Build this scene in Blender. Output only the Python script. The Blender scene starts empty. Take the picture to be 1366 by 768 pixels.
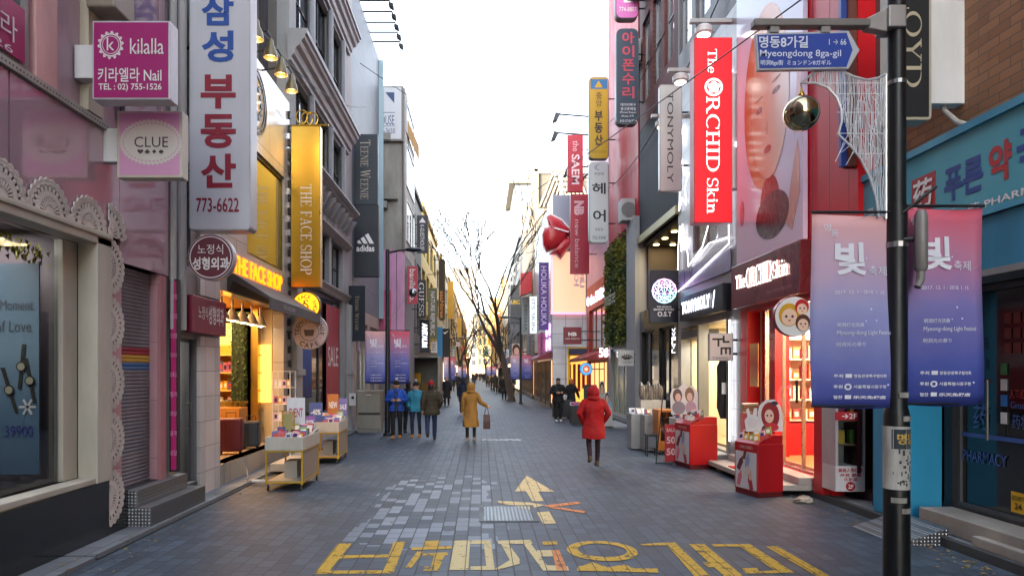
import bpy, bmesh, math, random
from mathutils import Vector, Matrix
R = math.radians
sc = bpy.context.scene
COL = sc.collection
random.seed(7)
# ---------------------------------------------------------------- camera, sky, sun, exposure
F, CX, HY, H = 900.0, 642.0, 495.0, 2.0        # focal length and principal point in the photograph's pixels, eye height
cam = bpy.data.cameras.new('camera'); camo = bpy.data.objects.new('camera', cam); COL.objects.link(camo)
cam.sensor_width = 36; cam.lens = 36*F/1366
cam.shift_x = (683-CX)/1366; cam.shift_y = (HY-384)/1366
camo.location = (0, 0, H); camo.rotation_euler = (R(90), 0, 0)
cam.clip_start = .05; cam.clip_end = 3000
sc.camera = camo
SUN_EL, SUN_AZ = 13, 222                        # the sun stands behind the roofs to the left and behind
wd = bpy.data.worlds.new('World'); sc.world = wd; wd.use_nodes = True
wn = wd.node_tree; bgn = wn.nodes['Background']
sky = wn.nodes.new('ShaderNodeTexSky'); sky.sky_type = 'NISHITA'; sky.sun_disc = False
sky.sun_elevation = R(SUN_EL); sky.sun_rotation = R(SUN_AZ)
sky.air_density = 1.0; sky.dust_density = 2.5; sky.ozone_density = 1.0
hs_ = wn.nodes.new('ShaderNodeHueSaturation'); hs_.inputs['Saturation'].default_value = .5      # a milky winter sky
wn.links.new(sky.outputs[0], hs_.inputs['Color']); wn.links.new(hs_.outputs[0], bgn.inputs[0]); bgn.inputs[1].default_value = .15
sl = bpy.data.lights.new('sun', 'SUN'); sl.energy = 1.0; sl.angle = R(.5); sl.color = (1, .8, .54)
so = bpy.data.objects.new('sun', sl); COL.objects.link(so)
sd = Vector((math.sin(R(SUN_AZ))*math.cos(R(SUN_EL)), math.cos(R(SUN_AZ))*math.cos(R(SUN_EL)), math.sin(R(SUN_EL))))
so.rotation_euler = sd.to_track_quat('Z', 'Y').to_euler()
vs = sc.view_settings
vs.view_transform = 'Standard'; vs.look = 'None'; vs.gamma = 1; vs.use_curve_mapping = False; vs.exposure = 3.5
sc.cycles.max_bounces = 6; sc.cycles.diffuse_bounces = 3; sc.cycles.glossy_bounces = 3; sc.cycles.transparent_max_bounces = 12
sc.cycles.caustics_reflective = False; sc.cycles.caustics_refractive = False
sc.cycles.sample_clamp_indirect = 4

# ---------------------------------------------------------------- measuring: photo pixels to metres on a known plane
def yl(px, X): return F*X/(px-CX)
def zp(py, Y): return H+(HY-py)/F*Y
def xp(px, Y): return (px-CX)/F*Y
def gy(py): return F*H/(py-HY)
def prect(a, b, c, d, Y): return (xp(a, Y), xp(c, Y), zp(d, Y), zp(b, Y))

# ---------------------------------------------------------------- mesh builder
ORG = {}
class MB:
    def __init__(s): s.v = []; s.f = []; s.m = []; s.cur = 0
    def _add(s, vs_, fs):
        o = len(s.v); s.v += [tuple(p) for p in vs_]
        for f in fs: s.f.append([i+o for i in f]); s.m.append(s.cur)
        return s
    def box(s, x0, x1, y0, y1, z0, z1):
        if x0 > x1: x0, x1 = x1, x0
        if y0 > y1: y0, y1 = y1, y0
        if z0 > z1: z0, z1 = z1, z0
        return s._add([(x0,y0,z0),(x1,y0,z0),(x1,y1,z0),(x0,y1,z0),(x0,y0,z1),(x1,y0,z1),(x1,y1,z1),(x0,y1,z1)],
                      [(0,3,2,1),(4,5,6,7),(0,1,5,4),(1,2,6,5),(2,3,7,6),(3,0,4,7)])
    def poly(s, pts): return s._add(pts, [list(range(len(pts)))])
    def prism(s, pts, d):
        n = len(pts); d = Vector(d)
        a = [Vector(p) for p in pts]; b = [p+d for p in a]
        fs = [list(range(n))[::-1], list(range(n, 2*n))]+[(i, (i+1) % n, n+(i+1) % n, n+i) for i in range(n)]
        return s._add(a+b, fs)
    def loft(s, rings, cap=True):
        n = len(rings[0]); vs_ = [p for r in rings for p in r]; fs = []
        for k in range(len(rings)-1):
            for i in range(n):
                j = (i+1) % n; fs.append((k*n+i, k*n+j, (k+1)*n+j, (k+1)*n+i))
        if cap: fs.append(list(range(n))[::-1]); fs.append([(len(rings)-1)*n+i for i in range(n)])
        return s._add(vs_, fs)
    def tube(s, path, r, n=8, cap=True):
        P = [Vector(p) for p in path]; rs = r if isinstance(r, (list, tuple)) else [r]*len(P)
        rings = []; prev = None
        for i, p in enumerate(P):
            t = (P[min(i+1, len(P)-1)]-P[max(i-1, 0)])
            t = t.normalized() if t.length > 1e-9 else Vector((0,0,1))
            if prev is None:
                u = t.orthogonal().normalized()
            else:
                u = prev-t*prev.dot(t)
                u = u.normalized() if u.length > 1e-6 else t.orthogonal().normalized()
            prev = u; w = t.cross(u)
            rings.append([p+(u*math.cos(2*math.pi*k/n)+w*math.sin(2*math.pi*k/n))*rs[i] for k in range(n)])
        return s.loft(rings, cap)
    def disc(s, c, r, d, n=32, rz=None):      # short cylinder, axis along vector d
        d = Vector(d); t = d.normalized(); u = Vector((0,0,1)).cross(t)
        u = u.normalized() if u.length > 1e-6 else Vector((1,0,0)); w = t.cross(u); c = Vector(c); rz = rz or r
        return s.prism([c+u*r*math.cos(2*math.pi*k/n)+w*rz*math.sin(2*math.pi*k/n) for k in range(n)], d)
    def ell(s, c, rx, ry, rz, n=12, m=8):
        rings = []
        for k in range(m+1):
            a = -math.pi/2+math.pi*k/m; q = max(math.cos(a), .02)
            rings.append([(c[0]+rx*q*math.cos(2*math.pi*i/n), c[1]+ry*q*math.sin(2*math.pi*i/n), c[2]+rz*math.sin(a)) for i in range(n)])
        return s.loft(rings)
    def lathe(s, c, prof, n=16):
        return s.loft([[(c[0]+r*math.cos(2*math.pi*i/n), c[1]+r*math.sin(2*math.pi*i/n), c[2]+z) for i in range(n)] for r, z in prof])
    def rot(s, i0, c, ang, ax='Z'):           # turn the vertices added since i0 about c
        m = Matrix.Rotation(ang, 3, ax); c = Vector(c)
        for i in range(i0, len(s.v)): s.v[i] = tuple(m@(Vector(s.v[i])-c)+c)
        return s
    def build(s, name, mats, parent=None, loc=None, smooth=False, bevel=0, fix=True):
        if not isinstance(mats, (list, tuple)): mats = [mats]
        base = ORG[parent.name] if parent else Vector(loc if loc is not None else (0,0,0))
        me = bpy.data.meshes.new(name)
        me.from_pydata([tuple(Vector(p)-base) for p in s.v], [], s.f)
        for m in mats: me.materials.append(m)
        me.polygons.foreach_set('material_index', s.m)
        if fix:
            b = bmesh.new(); b.from_mesh(me); bmesh.ops.recalc_face_normals(b, faces=b.faces); b.to_mesh(me); b.free()
        if smooth:
            me.polygons.foreach_set('use_smooth', [True]*len(me.polygons))
            try: me.set_sharp_from_angle(angle=R(40))
            except Exception: pass
        o = bpy.data.objects.new(name, me); COL.objects.link(o)
        if parent: o.parent = parent
        else: o.location = base
        ORG[o.name] = base
        if bevel:
            b = o.modifiers.new('edge', 'BEVEL'); b.width = bevel; b.segments = 2; b.limit_method = 'ANGLE'; b.angle_limit = R(50)
        return o

def tag(o, label=None, cat=None, group=None, kind=None):
    if label: o['label'] = label
    if cat: o['category'] = cat
    if group: o['group'] = group
    if kind: o['kind'] = kind
    return o
def thing(name, label, cat, loc, group=None):
    o = bpy.data.objects.new(name, None); COL.objects.link(o); o.location = loc; o.empty_display_size = .2
    ORG[o.name] = Vector(loc); return tag(o, label, cat, group)
def dup(root, loc, rotz=0, label=None, group=None, scale=None):
    kids = [c for c in bpy.data.objects if c.parent is not None]
    def cp(o, par):
        c = o.copy(); COL.objects.link(c)
        if par: c.parent = par
        for ch in kids:
            if ch.parent == o: cp(ch, c)
        return c
    r = cp(root, None); r.location = loc; r.rotation_euler = (0, 0, rotz)
    if scale: r.scale = scale
    if label: r['label'] = label
    if group: r['group'] = group
    return r

# ---------------------------------------------------------------- materials
def lin(h):
    h = h.lstrip('#'); c = [int(h[i:i+2], 16)/255 for i in (0, 2, 4)]
    return tuple((x/12.92 if x <= .04045 else ((x+.055)/1.055)**2.4) for x in c)+(1,)
MC = {}
def nd(nt, typ, **kw):
    n = nt.nodes.new(typ)
    for k, v in kw.items(): setattr(n, k, v)
    return n
def mth(nt, op, a, b=None, c=None):
    n = nt.nodes.new('ShaderNodeMath'); n.operation = op
    for i, x in enumerate((a, b, c)):
        if x is None: continue
        if isinstance(x, (int, float)): n.inputs[i].default_value = x
        else: nt.links.new(x, n.inputs[i])
    return n.outputs[0]
def mixc(nt, fac, a, b, mode='MIX'):
    n = nt.nodes.new('ShaderNodeMix'); n.data_type = 'RGBA'; n.blend_type = mode
    for i, x in ((0, fac), (6, a), (7, b)):
        if isinstance(x, (int, float)): n.inputs[i].default_value = x
        elif isinstance(x, tuple): n.inputs[i].default_value = x
        else: nt.links.new(x, n.inputs[i])
    return n.outputs[2]
def base(name):
    m = bpy.data.materials.new(name); m.use_nodes = True
    nt = m.node_tree; return m, nt, nt.nodes['Principled BSDF']
def M(col, rough=.55, metal=0, var=.16, scale=2.5, bump=.0, bscale=60, coat=0, spec=.5):
    """Painted, cloth or stone surface with its own blotches, grime and grain."""
    key = (col, rough, metal, var, scale, bump, bscale, coat, spec)
    if key in MC: return MC[key]
    m, nt, p = base('surface_'+col.strip('#'))
    c = lin(col)
    tc = nd(nt, 'ShaderNodeTexCoord')
    n1 = nd(nt, 'ShaderNodeTexNoise'); n1.inputs['Scale'].default_value = scale; n1.inputs['Detail'].default_value = 8; n1.inputs['Roughness'].default_value = .65
    st = nd(nt, 'ShaderNodeMapping'); st.inputs['Scale'].default_value = (1, 1, .32)      # grime runs downwards
    nt.links.new(tc.outputs['Object'], st.inputs[0]); nt.links.new(st.outputs[0], n1.inputs['Vector'])
    rr = nd(nt, 'ShaderNodeMapRange'); rr.inputs[1].default_value = .3; rr.inputs[2].default_value = .72
    rr.inputs[3].default_value = 1-var*1.6; rr.inputs[4].default_value = 1+var*.6
    nt.links.new(n1.outputs[0], rr.inputs[0])
    v = nd(nt, 'ShaderNodeVectorMath', operation='SCALE'); v.inputs[0].default_value = c[:3]; nt.links.new(rr.outputs[0], v.inputs['Scale'])
    nt.links.new(v.outputs[0], p.inputs['Base Color'])
    r2 = nd(nt, 'ShaderNodeMapRange'); r2.inputs[1].default_value = .3; r2.inputs[2].default_value = .7
    r2.inputs[3].default_value = rough*.8; r2.inputs[4].default_value = min(1, rough*1.25)
    nt.links.new(n1.outputs[0], r2.inputs[0]); nt.links.new(r2.outputs[0], p.inputs['Roughness'])
    p.inputs['Metallic'].default_value = metal
    p.inputs['Specular IOR Level'].default_value = spec
    if coat: p.inputs['Coat Weight'].default_value = coat; p.inputs['Coat Roughness'].default_value = .08
    if bump:
        n2 = nd(nt, 'ShaderNodeTexNoise'); n2.inputs['Scale'].default_value = bscale; n2.inputs['Detail'].default_value = 4
        nt.links.new(tc.outputs['Object'], n2.inputs['Vector'])
        b = nd(nt, 'ShaderNodeBump'); b.inputs['Strength'].default_value = bump; b.inputs['Distance'].default_value = .02
        nt.links.new(n2.outputs[0], b.inputs['Height']); nt.links.new(b.outputs[0], p.inputs['Normal'])
    MC[key] = m; return m
def GLOW(col, s=1.5, base_col=None):
    key = ('glow', col, s)
    if key in MC: return MC[key]
    m, nt, p = base('lit_'+col.strip('#'))
    p.inputs['Base Color'].default_value = lin(base_col or col)
    p.inputs['Emission Color'].default_value = lin(col); p.inputs['Emission Strength'].default_value = s*.26
    p.inputs['Roughness'].default_value = .4
    MC[key] = m; return m
def GLASS(tint='#ffffff', refl=.06, rough=.02):
    """Thin sheet of clear glass: see-through, with a reflection that grows at grazing angles."""
    key = ('glass', tint, refl, rough)
    if key in MC: return MC[key]
    m, nt, p = base('clear_glass'); nt.nodes.remove(p)
    t = nd(nt, 'ShaderNodeBsdfTransparent'); t.inputs[0].default_value = lin(tint)
    g = nd(nt, 'ShaderNodeBsdfGlossy'); g.inputs['Roughness'].default_value = rough
    lw = nd(nt, 'ShaderNodeLayerWeight'); lw.inputs[0].default_value = .5
    f = mth(nt, 'MINIMUM', mth(nt, 'ADD', mth(nt, 'MULTIPLY', mth(nt, 'POWER', lw.outputs['Facing'], 4.0), .7), refl*.6), 1.0)
    mx = nd(nt, 'ShaderNodeMixShader'); nt.links.new(f, mx.inputs[0]); nt.links.new(t.outputs[0], mx.inputs[1]); nt.links.new(g.outputs[0], mx.inputs[2])
    nt.links.new(mx.outputs[0], nt.nodes['Material Output'].inputs[0])
    MC[key] = m; return m
def DARKGLASS(col='#1a2026', rough=.06):
    key = ('dg', col, rough)
    if key in MC: return MC[key]
    m = M(col, rough, 0, .25, .7, coat=1); MC[key] = m; return m
def GRID(col, joint, w, h, axis='YZ', rough=.5, off=0., var=.12, jw=.012, metal=0, bump=.4, coat=0):
    """Tiles, bricks or panels laid in courses: axis names the two world directions (along the course, across it)."""
    key = ('grid', col, joint, w, h, axis, rough, off, var, jw, metal)
    if key in MC: return MC[key]
    m, nt, p = base('coursed_'+col.strip('#'))
    g = nd(nt, 'ShaderNodeNewGeometry'); s = nd(nt, 'ShaderNodeSeparateXYZ'); nt.links.new(g.outputs['Position'], s.inputs[0])
    a = s.outputs['XYZ'.index(axis[0])]; b = s.outputs['XYZ'.index(axis[1])]
    v = mth(nt, 'DIVIDE', b, h); row = mth(nt, 'FLOOR', v)
    u = mth(nt, 'ADD', mth(nt, 'DIVIDE', a, w), mth(nt, 'MULTIPLY', mth(nt, 'MODULO', mth(nt, 'ADD', row, 1000), 2), off)); colm = mth(nt, 'FLOOR', u)
    fu = mth(nt, 'FRACT', u); fv = mth(nt, 'FRACT', v)
    du = mth(nt, 'MULTIPLY', mth(nt, 'MINIMUM', fu, mth(nt, 'SUBTRACT', 1, fu)), w)
    dv = mth(nt, 'MULTIPLY', mth(nt, 'MINIMUM', fv, mth(nt, 'SUBTRACT', 1, fv)), h)
    d = mth(nt, 'MINIMUM', du, dv)
    j = nd(nt, 'ShaderNodeMapRange'); j.inputs[1].default_value = jw*.3; j.inputs[2].default_value = jw*.7; j.inputs[3].default_value = 1; j.inputs[4].default_value = 0
    nt.links.new(d, j.inputs[0])
    cb = nd(nt, 'ShaderNodeCombineXYZ'); nt.links.new(colm, cb.inputs[0]); nt.links.new(row, cb.inputs[1])
    wn_ = nd(nt, 'ShaderNodeTexWhiteNoise'); wn_.noise_dimensions = '2D'; nt.links.new(cb.outputs[0], wn_.inputs['Vector'])
    ns = nd(nt, 'ShaderNodeTexNoise'); ns.inputs['Scale'].default_value = 1.3; ns.inputs['Detail'].default_value = 8; nt.links.new(g.outputs['Position'], ns.inputs['Vector'])
    k = mth(nt, 'ADD', mth(nt, 'MULTIPLY', wn_.outputs[0], var*2), mth(nt, 'ADD', mth(nt, 'MULTIPLY', ns.outputs[0], .5), .75-var))
    vv = nd(nt, 'ShaderNodeVectorMath', operation='SCALE'); vv.inputs[0].default_value = lin(col)[:3]; nt.links.new(k, vv.inputs['Scale'])
    nt.links.new(mixc(nt, j.outputs[0], vv.outputs[0], lin(joint)), p.inputs['Base Color'])
    p.inputs['Roughness'].default_value = rough; p.inputs['Metallic'].default_value = metal
    if coat: p.inputs['Coat Weight'].default_value = coat; p.inputs['Coat Roughness'].default_value = .05
    bp = nd(nt, 'ShaderNodeBump'); bp.inputs['Strength'].default_value = bump; bp.inputs['Distance'].default_value = .01
    hgt = mth(nt, 'ADD', mth(nt, 'SUBTRACT', 1, j.outputs[0]), mth(nt, 'MULTIPLY', wn_.outputs[0], .2))
    nt.links.new(hgt, bp.inputs['Height']); nt.links.new(bp.outputs[0], p.inputs['Normal'])
    MC[key] = m; return m
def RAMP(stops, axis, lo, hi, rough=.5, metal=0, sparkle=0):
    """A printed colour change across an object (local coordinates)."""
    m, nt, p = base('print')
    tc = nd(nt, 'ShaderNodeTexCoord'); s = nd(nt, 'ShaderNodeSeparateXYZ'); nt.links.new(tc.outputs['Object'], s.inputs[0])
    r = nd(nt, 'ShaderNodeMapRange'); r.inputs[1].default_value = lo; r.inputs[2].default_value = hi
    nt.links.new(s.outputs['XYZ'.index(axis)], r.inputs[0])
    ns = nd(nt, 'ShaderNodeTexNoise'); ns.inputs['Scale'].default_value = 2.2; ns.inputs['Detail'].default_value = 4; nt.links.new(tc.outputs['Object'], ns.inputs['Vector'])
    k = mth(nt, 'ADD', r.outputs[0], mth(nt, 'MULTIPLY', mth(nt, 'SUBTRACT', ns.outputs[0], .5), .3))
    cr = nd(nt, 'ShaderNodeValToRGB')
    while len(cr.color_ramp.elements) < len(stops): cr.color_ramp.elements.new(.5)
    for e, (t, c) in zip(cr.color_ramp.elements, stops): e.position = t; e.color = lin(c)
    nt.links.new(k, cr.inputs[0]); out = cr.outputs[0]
    if sparkle:
        vo = nd(nt, 'ShaderNodeTexVoronoi'); vo.inputs['Scale'].default_value = sparkle; nt.links.new(tc.outputs['Object'], vo.inputs['Vector'])
        f = mth(nt, 'LESS_THAN', vo.outputs['Distance'], .07)
        gt = mth(nt, 'GREATER_THAN', vo.outputs['Color'], .6)
        out = mixc(nt, mth(nt, 'MULTIPLY', f, gt), out, lin('#c8d8f8'))
    nt.links.new(out, p.inputs['Base Color']); p.inputs['Roughness'].default_value = rough; p.inputs['Metallic'].default_value = metal
    return m
WHITE = M('#d8d8d6', .5, 0, .1); BLACK = M('#141414', .5); STEEL = M('#9a9c9e', .32, 1, .12, 4); DARKSTEEL = M('#33363a', .4, .6)
CREAM = M('#cfc8b6', .5, 0, .12); GOLD = M('#b8923c', .3, 1, .12, 3); CONCRETE = M('#8f8d88', .85, 0, .3, 1.5, .4, 40)
LAMPW = GLOW('#fff0d0', 12); LAMPC = GLOW('#f4f6ff', 8)

# ---------------------------------------------------------------- lettering
GC = {}
def _strip(s):
    key = s
    cu = bpy.data.curves.new('lettering', 'FONT'); return cu
def sans(s, bold=0, ext=0):
    k = (s, bold, ext)
    if k in GC: return GC[k]
    cu = bpy.data.curves.new('lettering', 'FONT'); cu.body = s; cu.offset = bold; cu.resolution_u = 3
    if ext: cu.extrude = ext
    o = bpy.data.objects.new('lettering', cu)
    me = bpy.data.meshes.new_from_object(o)
    vs_ = [tuple(v.co) for v in me.vertices]; fs = [list(p.vertices) for p in me.polygons]
    bpy.data.objects.remove(o); bpy.data.meshes.remove(me); bpy.data.curves.remove(cu)
    GC[k] = (vs_, fs); return GC[k]
class Ser:
    """A small hand-made serif alphabet: thick stems, thin cross strokes, slab serifs, stressed bowls."""
    T, t, S = .13, .05, .09
    def __init__(s): s.v = []; s.f = []
    def q(s, *p): o = len(s.v); s.v += [(a, b, 0) for a, b in p]; s.f.append(list(range(o, o+len(p))))
    def box(s, x0, x1, y0, y1): s.q((x0,y0),(x1,y0),(x1,y1),(x0,y1))
    def stem(s, x, y0=0, y1=1, w=None, sb=True, st=True):
        w = w or s.T; s.box(x, x+w, y0+(s.t if sb else 0), y1-(s.t if st else 0))
        if sb: s.box(x-s.S, x+w+s.S, y0, y0+s.t)
        if st: s.box(x-s.S, x+w+s.S, y1-s.t, y1)
    def dg(s, x0, y0, x1, y1, w): s.q((x0,y0),(x0+w,y0),(x1+w,y1),(x1,y1))
    def arc(s, cx, cy, rx, ry, a0, a1, th=None, tt=None, n=14):
        th = th or s.T; tt = tt or s.t; o = len(s.v)
        for i in range(n+1):
            a = R(a0+(a1-a0)*i/n)
            s.v.append((cx+rx*math.cos(a), cy+ry*math.sin(a), 0)); s.v.append((cx+(rx-th)*math.cos(a), cy+(ry-tt)*math.sin(a), 0))
        for i in range(n): s.f.append([o+2*i, o+2*i+2, o+2*i+3, o+2*i+1])
def serif_letter(c):
    g = Ser(); T, t, S = g.T, g.t, g.S; w = .7
    if c == 'T': g.stem(.3, st=False, y1=1-t); g.box(0,.73,1-t,1); g.box(0,.05,.8,1-t); g.box(.68,.73,.8,1-t); w=.73
    elif c == 'H': g.stem(.09); g.stem(.55); g.box(.2,.57,.48,.53); w=.77
    elif c in 'EF':
        g.stem(.09); g.box(.2,.62,1-t,1); g.box(.57,.62,.78,1-t); g.box(.2,.48,.5,.55); g.box(.44,.48,.42,.63); w=.64
        if c == 'E': g.box(.2,.66,0,t); g.box(.61,.66,t,.24); w=.68
    elif c == 'A': g.dg(.1,t,.36,1,.05); g.dg(.56,t,.33,1,.13); g.box(.2,.6,.32,.37); g.box(0,.26,0,t); g.box(.5,.8,0,t); w=.8
    elif c == 'C': g.arc(.42,.5,.42,.52,50,310); g.box(.66,.71,.7,.97); w=.74
    elif c == 'G': g.arc(.42,.5,.42,.52,50,310); g.box(.66,.71,.7,.97); g.box(.58,.71,.06,.42); g.box(.48,.8,.4,.45); w=.8
    elif c == 'O': g.arc(.44,.5,.44,.52,0,360,n=24); w=.88
    elif c == 'S': g.arc(.28,.73,.27,.28,35,270,.1); g.arc(.28,.25,.29,.26,90,-145,.1); g.box(.48,.52,.74,.98); g.box(.02,.06,.02,.28); w=.57
    elif c == 'P': g.stem(.09); g.box(.2,.38,1-t,1); g.box(.2,.38,.46,.51); g.arc(.36,.73,.27,.275,-90,90); w=.66
    elif c == 'R': g.stem(.09); g.box(.2,.38,1-t,1); g.box(.2,.38,.48,.53); g.arc(.36,.74,.26,.265,-90,90); g.dg(.62,0,.34,.5,.15); g.box(.6,.86,0,t); w=.82
    elif c == 'I': g.stem(.09); w=.31
    elif c == 'D': g.stem(.09); g.box(.2,.38,1-t,1); g.box(.2,.38,0,t); g.arc(.36,.5,.46,.5,-90,90); w=.84
    elif c == 'K': g.stem(.09); g.dg(.2,.42,.56,1-t,.06); g.dg(.58,t,.32,.55,.15); g.box(.46,.76,1-t,1); g.box(.5,.84,0,t); w=.84
    elif c == 'L': g.stem(.09); g.box(.2,.64,0,t); g.box(.59,.64,t,.26); w=.66
    elif c == 'Y': g.stem(.32,0,.46,st=False); g.dg(.32,.44,.06,1-t,.14); g.dg(.4,.44,.64,1-t,.06); g.box(0,.3,1-t,1); g.box(.54,.8,1-t,1); w=.8
    elif c == 'N': g.stem(.09,w=.06); g.stem(.66,w=.06,sb=False); g.dg(.58,0,.1,1,.14); w=.82
    elif c == 'W': g.dg(.24,0,.05,1-t,.13); g.dg(.26,0,.5,1-t,.05); g.dg(.64,0,.46,1-t,.13); g.dg(.68,0,.92,1-t,.05); g.box(0,.26,1-t,1); g.box(.8,1.06,1-t,1); w=1.06
    elif c == 'U': g.stem(.09,.3,1,sb=False); g.stem(.56,.3,1,w=.06,sb=False); g.arc(.355,.32,.265,.34,180,360,.11); w=.72
    elif c == 'M': g.stem(.09,w=.06); g.stem(.72,w=.13); g.dg(.42,0,.1,1,.12); g.dg(.45,0,.74,1,.05); w=.95
    elif c == 'h': g.stem(.07,st=False); g.box(0,.1,.95,1); g.stem(.42,0,.45,sb=True,st=False); g.arc(.36,.43,.19,.22,0,170); w=.63
    elif c == 'e': g.arc(.27,.32,.27,.34,0,320,.1); g.box(.08,.5,.32,.37); w=.56
    elif c == 'k': g.stem(.07,st=False); g.box(0,.1,.95,1); g.dg(.18,.28,.42,.62,.05); g.dg(.42,t,.25,.38,.13); g.box(.34,.58,.6,.65); g.box(.36,.64,0,t); w=.64
    elif c == 'i': g.stem(.07,0,.65,st=False); g.box(0,.1,.6,.65); g.arc(.13,.86,.08,.08,0,360,.079,.079,10); w=.28
    elif c == 'n': g.stem(.07,0,.65,st=False); g.box(0,.1,.6,.65); g.stem(.42,0,.45,st=False); g.arc(.36,.43,.19,.22,0,170); w=.63
    else: w = .35
    return g.v, g.f, w
def serif(s, small=False):
    k = ('ser', s, small)
    if k in GC: return GC[k]
    V, Fc, x = [], [], 0; first = True
    for ch in s:
        v, f, w = serif_letter(ch); sc_ = 1 if (not small or first) else .78
        first = ch == ' '
        o = len(V); V += [(x+a*sc_, b*sc_, c) for a, b, c in v]; Fc += [[i+o for i in q] for q in f]; x += w*sc_+.06
    GC[k] = (V, Fc); return GC[k]
def put(mb, gl, plane, rect, turn=0, off=.006, ext=0):
    """Fit a flat outline into a rectangle (left, right, bottom, top) of a plane."""
    V, Fc = gl
    if not V: return
    if turn == 90: V = [(y, -x, z) for x, y, z in V]          # reads downwards
    if turn == 180: V = [(-x, -y, z) for x, y, z in V]
    xs = [v[0] for v in V]; ys = [v[1] for v in V]; x0, x1, y0, y1 = min(xs), max(xs), min(ys), max(ys)
    zs = [v[2] for v in V]; zr = (max(zs)-min(zs)) or 1; zm = min(zs)
    a0, a1, v0, v1 = rect; k, c = plane; out = []
    for x, y, z in V:
        a = a0+(a1-a0)*(x-x0)/((x1-x0) or 1); b = v0+(v1-v0)*(y-y0)/((y1-y0) or 1); d = off+ext*(z-zm)/zr
        if k == 'F': out.append((a, c-d, b))
        elif k == 'B': out.append((a, c+d, b))
        elif k == 'L': out.append((c+d, a, b))
        elif k == 'R': out.append((c-d, a, b))
        elif k == 'G': out.append((a, b, c+d))
    mb._add(out, Fc)
def text(mb, s, plane, rect, mode='h', bold=.0, font='sans', off=.006, ext=0):
    if mode == 'v':
        n = len(s); a0, a1, v0, v1 = rect; g = .14
        for i, ch in enumerate(s):
            if ch == ' ': continue
            t1 = v1-(v1-v0)*i/n; t0 = v1-(v1-v0)*(i+1-g)/n
            put(mb, sans(ch, bold, .1 if ext else 0), plane, (a0, a1, t0, t1), 0, off, ext)
        return mb
    gl = serif(s, font == 'smallcaps') if font != 'sans' else sans(s, bold, .1 if ext else 0)
    put(mb, gl, plane, rect, 90 if mode == 'r' else 180 if mode == 'u' else 0, off, ext); return mb
def arctext(mb, s, plane_y, cx, cz, r, h, a0, a1, flip=False, off=.006, bold=.02):
    """Letters set round a circle on a camera-facing plane; angles in degrees, clockwise reading unless flipped."""
    n = len(s)
    for i, ch in enumerate(s):
        if ch == ' ': continue
        V, Fc = sans(ch, bold)
        a = R(a0+(a1-a0)*i/max(n-1, 1)); rot = a-math.pi/2 if not flip else a+math.pi/2
        xs = [v[0] for v in V]; mx = (min(xs)+max(xs))/2; out = []
        for x, y, z in V:
            lx, ly = (x-mx)*h*1.35, (y-.35)*h*1.35
            out.append((cx+r*math.cos(a)+lx*math.cos(rot)-ly*math.sin(rot), plane_y-off, cz+r*math.sin(a)+lx*math.sin(rot)+ly*math.cos(rot)))
        mb._add(out, Fc)

# ---------------------------------------------------------------- buildings: side -1 is the left of the street, +1 the right; d is the distance out from the facade
def fb(mb, s, xw, d0, d1, y0, y1, z0, z1):
    return mb.box(xw-s*d0, xw-s*d1, y0, y1, z0, z1)
def wall(mb, s, xw, y0, y1, z0, z1, holes=(), t=.25, d=0):
    zz = sorted({z0, z1}|{min(max(h[k], z0), z1) for h in holes for k in (2, 3)})
    for za, zb in zip(zz, zz[1:]):
        if zb-za < 1e-4: continue
        zm = (za+zb)/2; cut = sorted((h[0], h[1]) for h in holes if h[2] < zm < h[3]); y = y0
        for a, b in cut:
            if a-y > 1e-4: fb(mb, s, xw, d-t, d, y, a, za, zb)
            y = max(y, b)
        if y1-y > 1e-4: fb(mb, s, xw, d-t, d, y, y1, za, zb)
    return mb
def shell(mb, s, xw, y0, y1, z1, depth=7, t=.25, z0=0, front=-.25):
    fb(mb, s, xw, -depth, front, y0, y0+.2, z0, z1-.001); fb(mb, s, xw, -depth, front, y1-.2, y1, z0, z1-.001)
    fb(mb, s, xw, -depth-.2, -depth, y0, y1, z0, z1-.001); fb(mb, s, xw, -depth, front, y0+.2, y1-.2, z1-.25, z1-.002)
    return mb
def window(root, s, xw, ya, yb, za, zb, fm, pm, nx=1, nz=1, rec=.12, fw=.06, name='window'):
    mb = MB(); t = .07
    fb(mb, s, xw, -rec-t, -rec, ya, ya+fw, za, zb); fb(mb, s, xw, -rec-t, -rec, yb-fw, yb, za, zb)
    fb(mb, s, xw, -rec-t, -rec, ya+fw, yb-fw, za, za+fw); fb(mb, s, xw, -rec-t, -rec, ya+fw, yb-fw, zb-fw, zb)
    for i in range(1, nx):
        y = ya+(yb-ya)*i/nx; fb(mb, s, xw, -rec-t+.004, -rec-.004, y-fw*.4, y+fw*.4, za+fw, zb-fw)
    for i in range(1, nz):
        z = za+(zb-za)*i/nz; fb(mb, s, xw, -rec-t+.008, -rec-.008, ya+fw, yb-fw, z-fw*.4, z+fw*.4)
    w = mb.build(name, fm, root)
    g = MB(); fb(g, s, xw, -rec-t*.6, -rec-t*.5, ya+fw*.5, yb-fw*.5, za+fw*.5, zb-fw*.5); g.build('pane', pm, w)
    return w
def area(name, loc, size, energy, col, rot=(0,0,0)):
    l = bpy.data.lights.new(name, 'AREA'); l.shape = 'RECTANGLE'; l.size, l.size_y = size; l.energy = energy*.27; l.color = col
    o = bpy.data.objects.new(name, l); COL.objects.link(o); o.location = loc; o.rotation_euler = rot; return o
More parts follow.
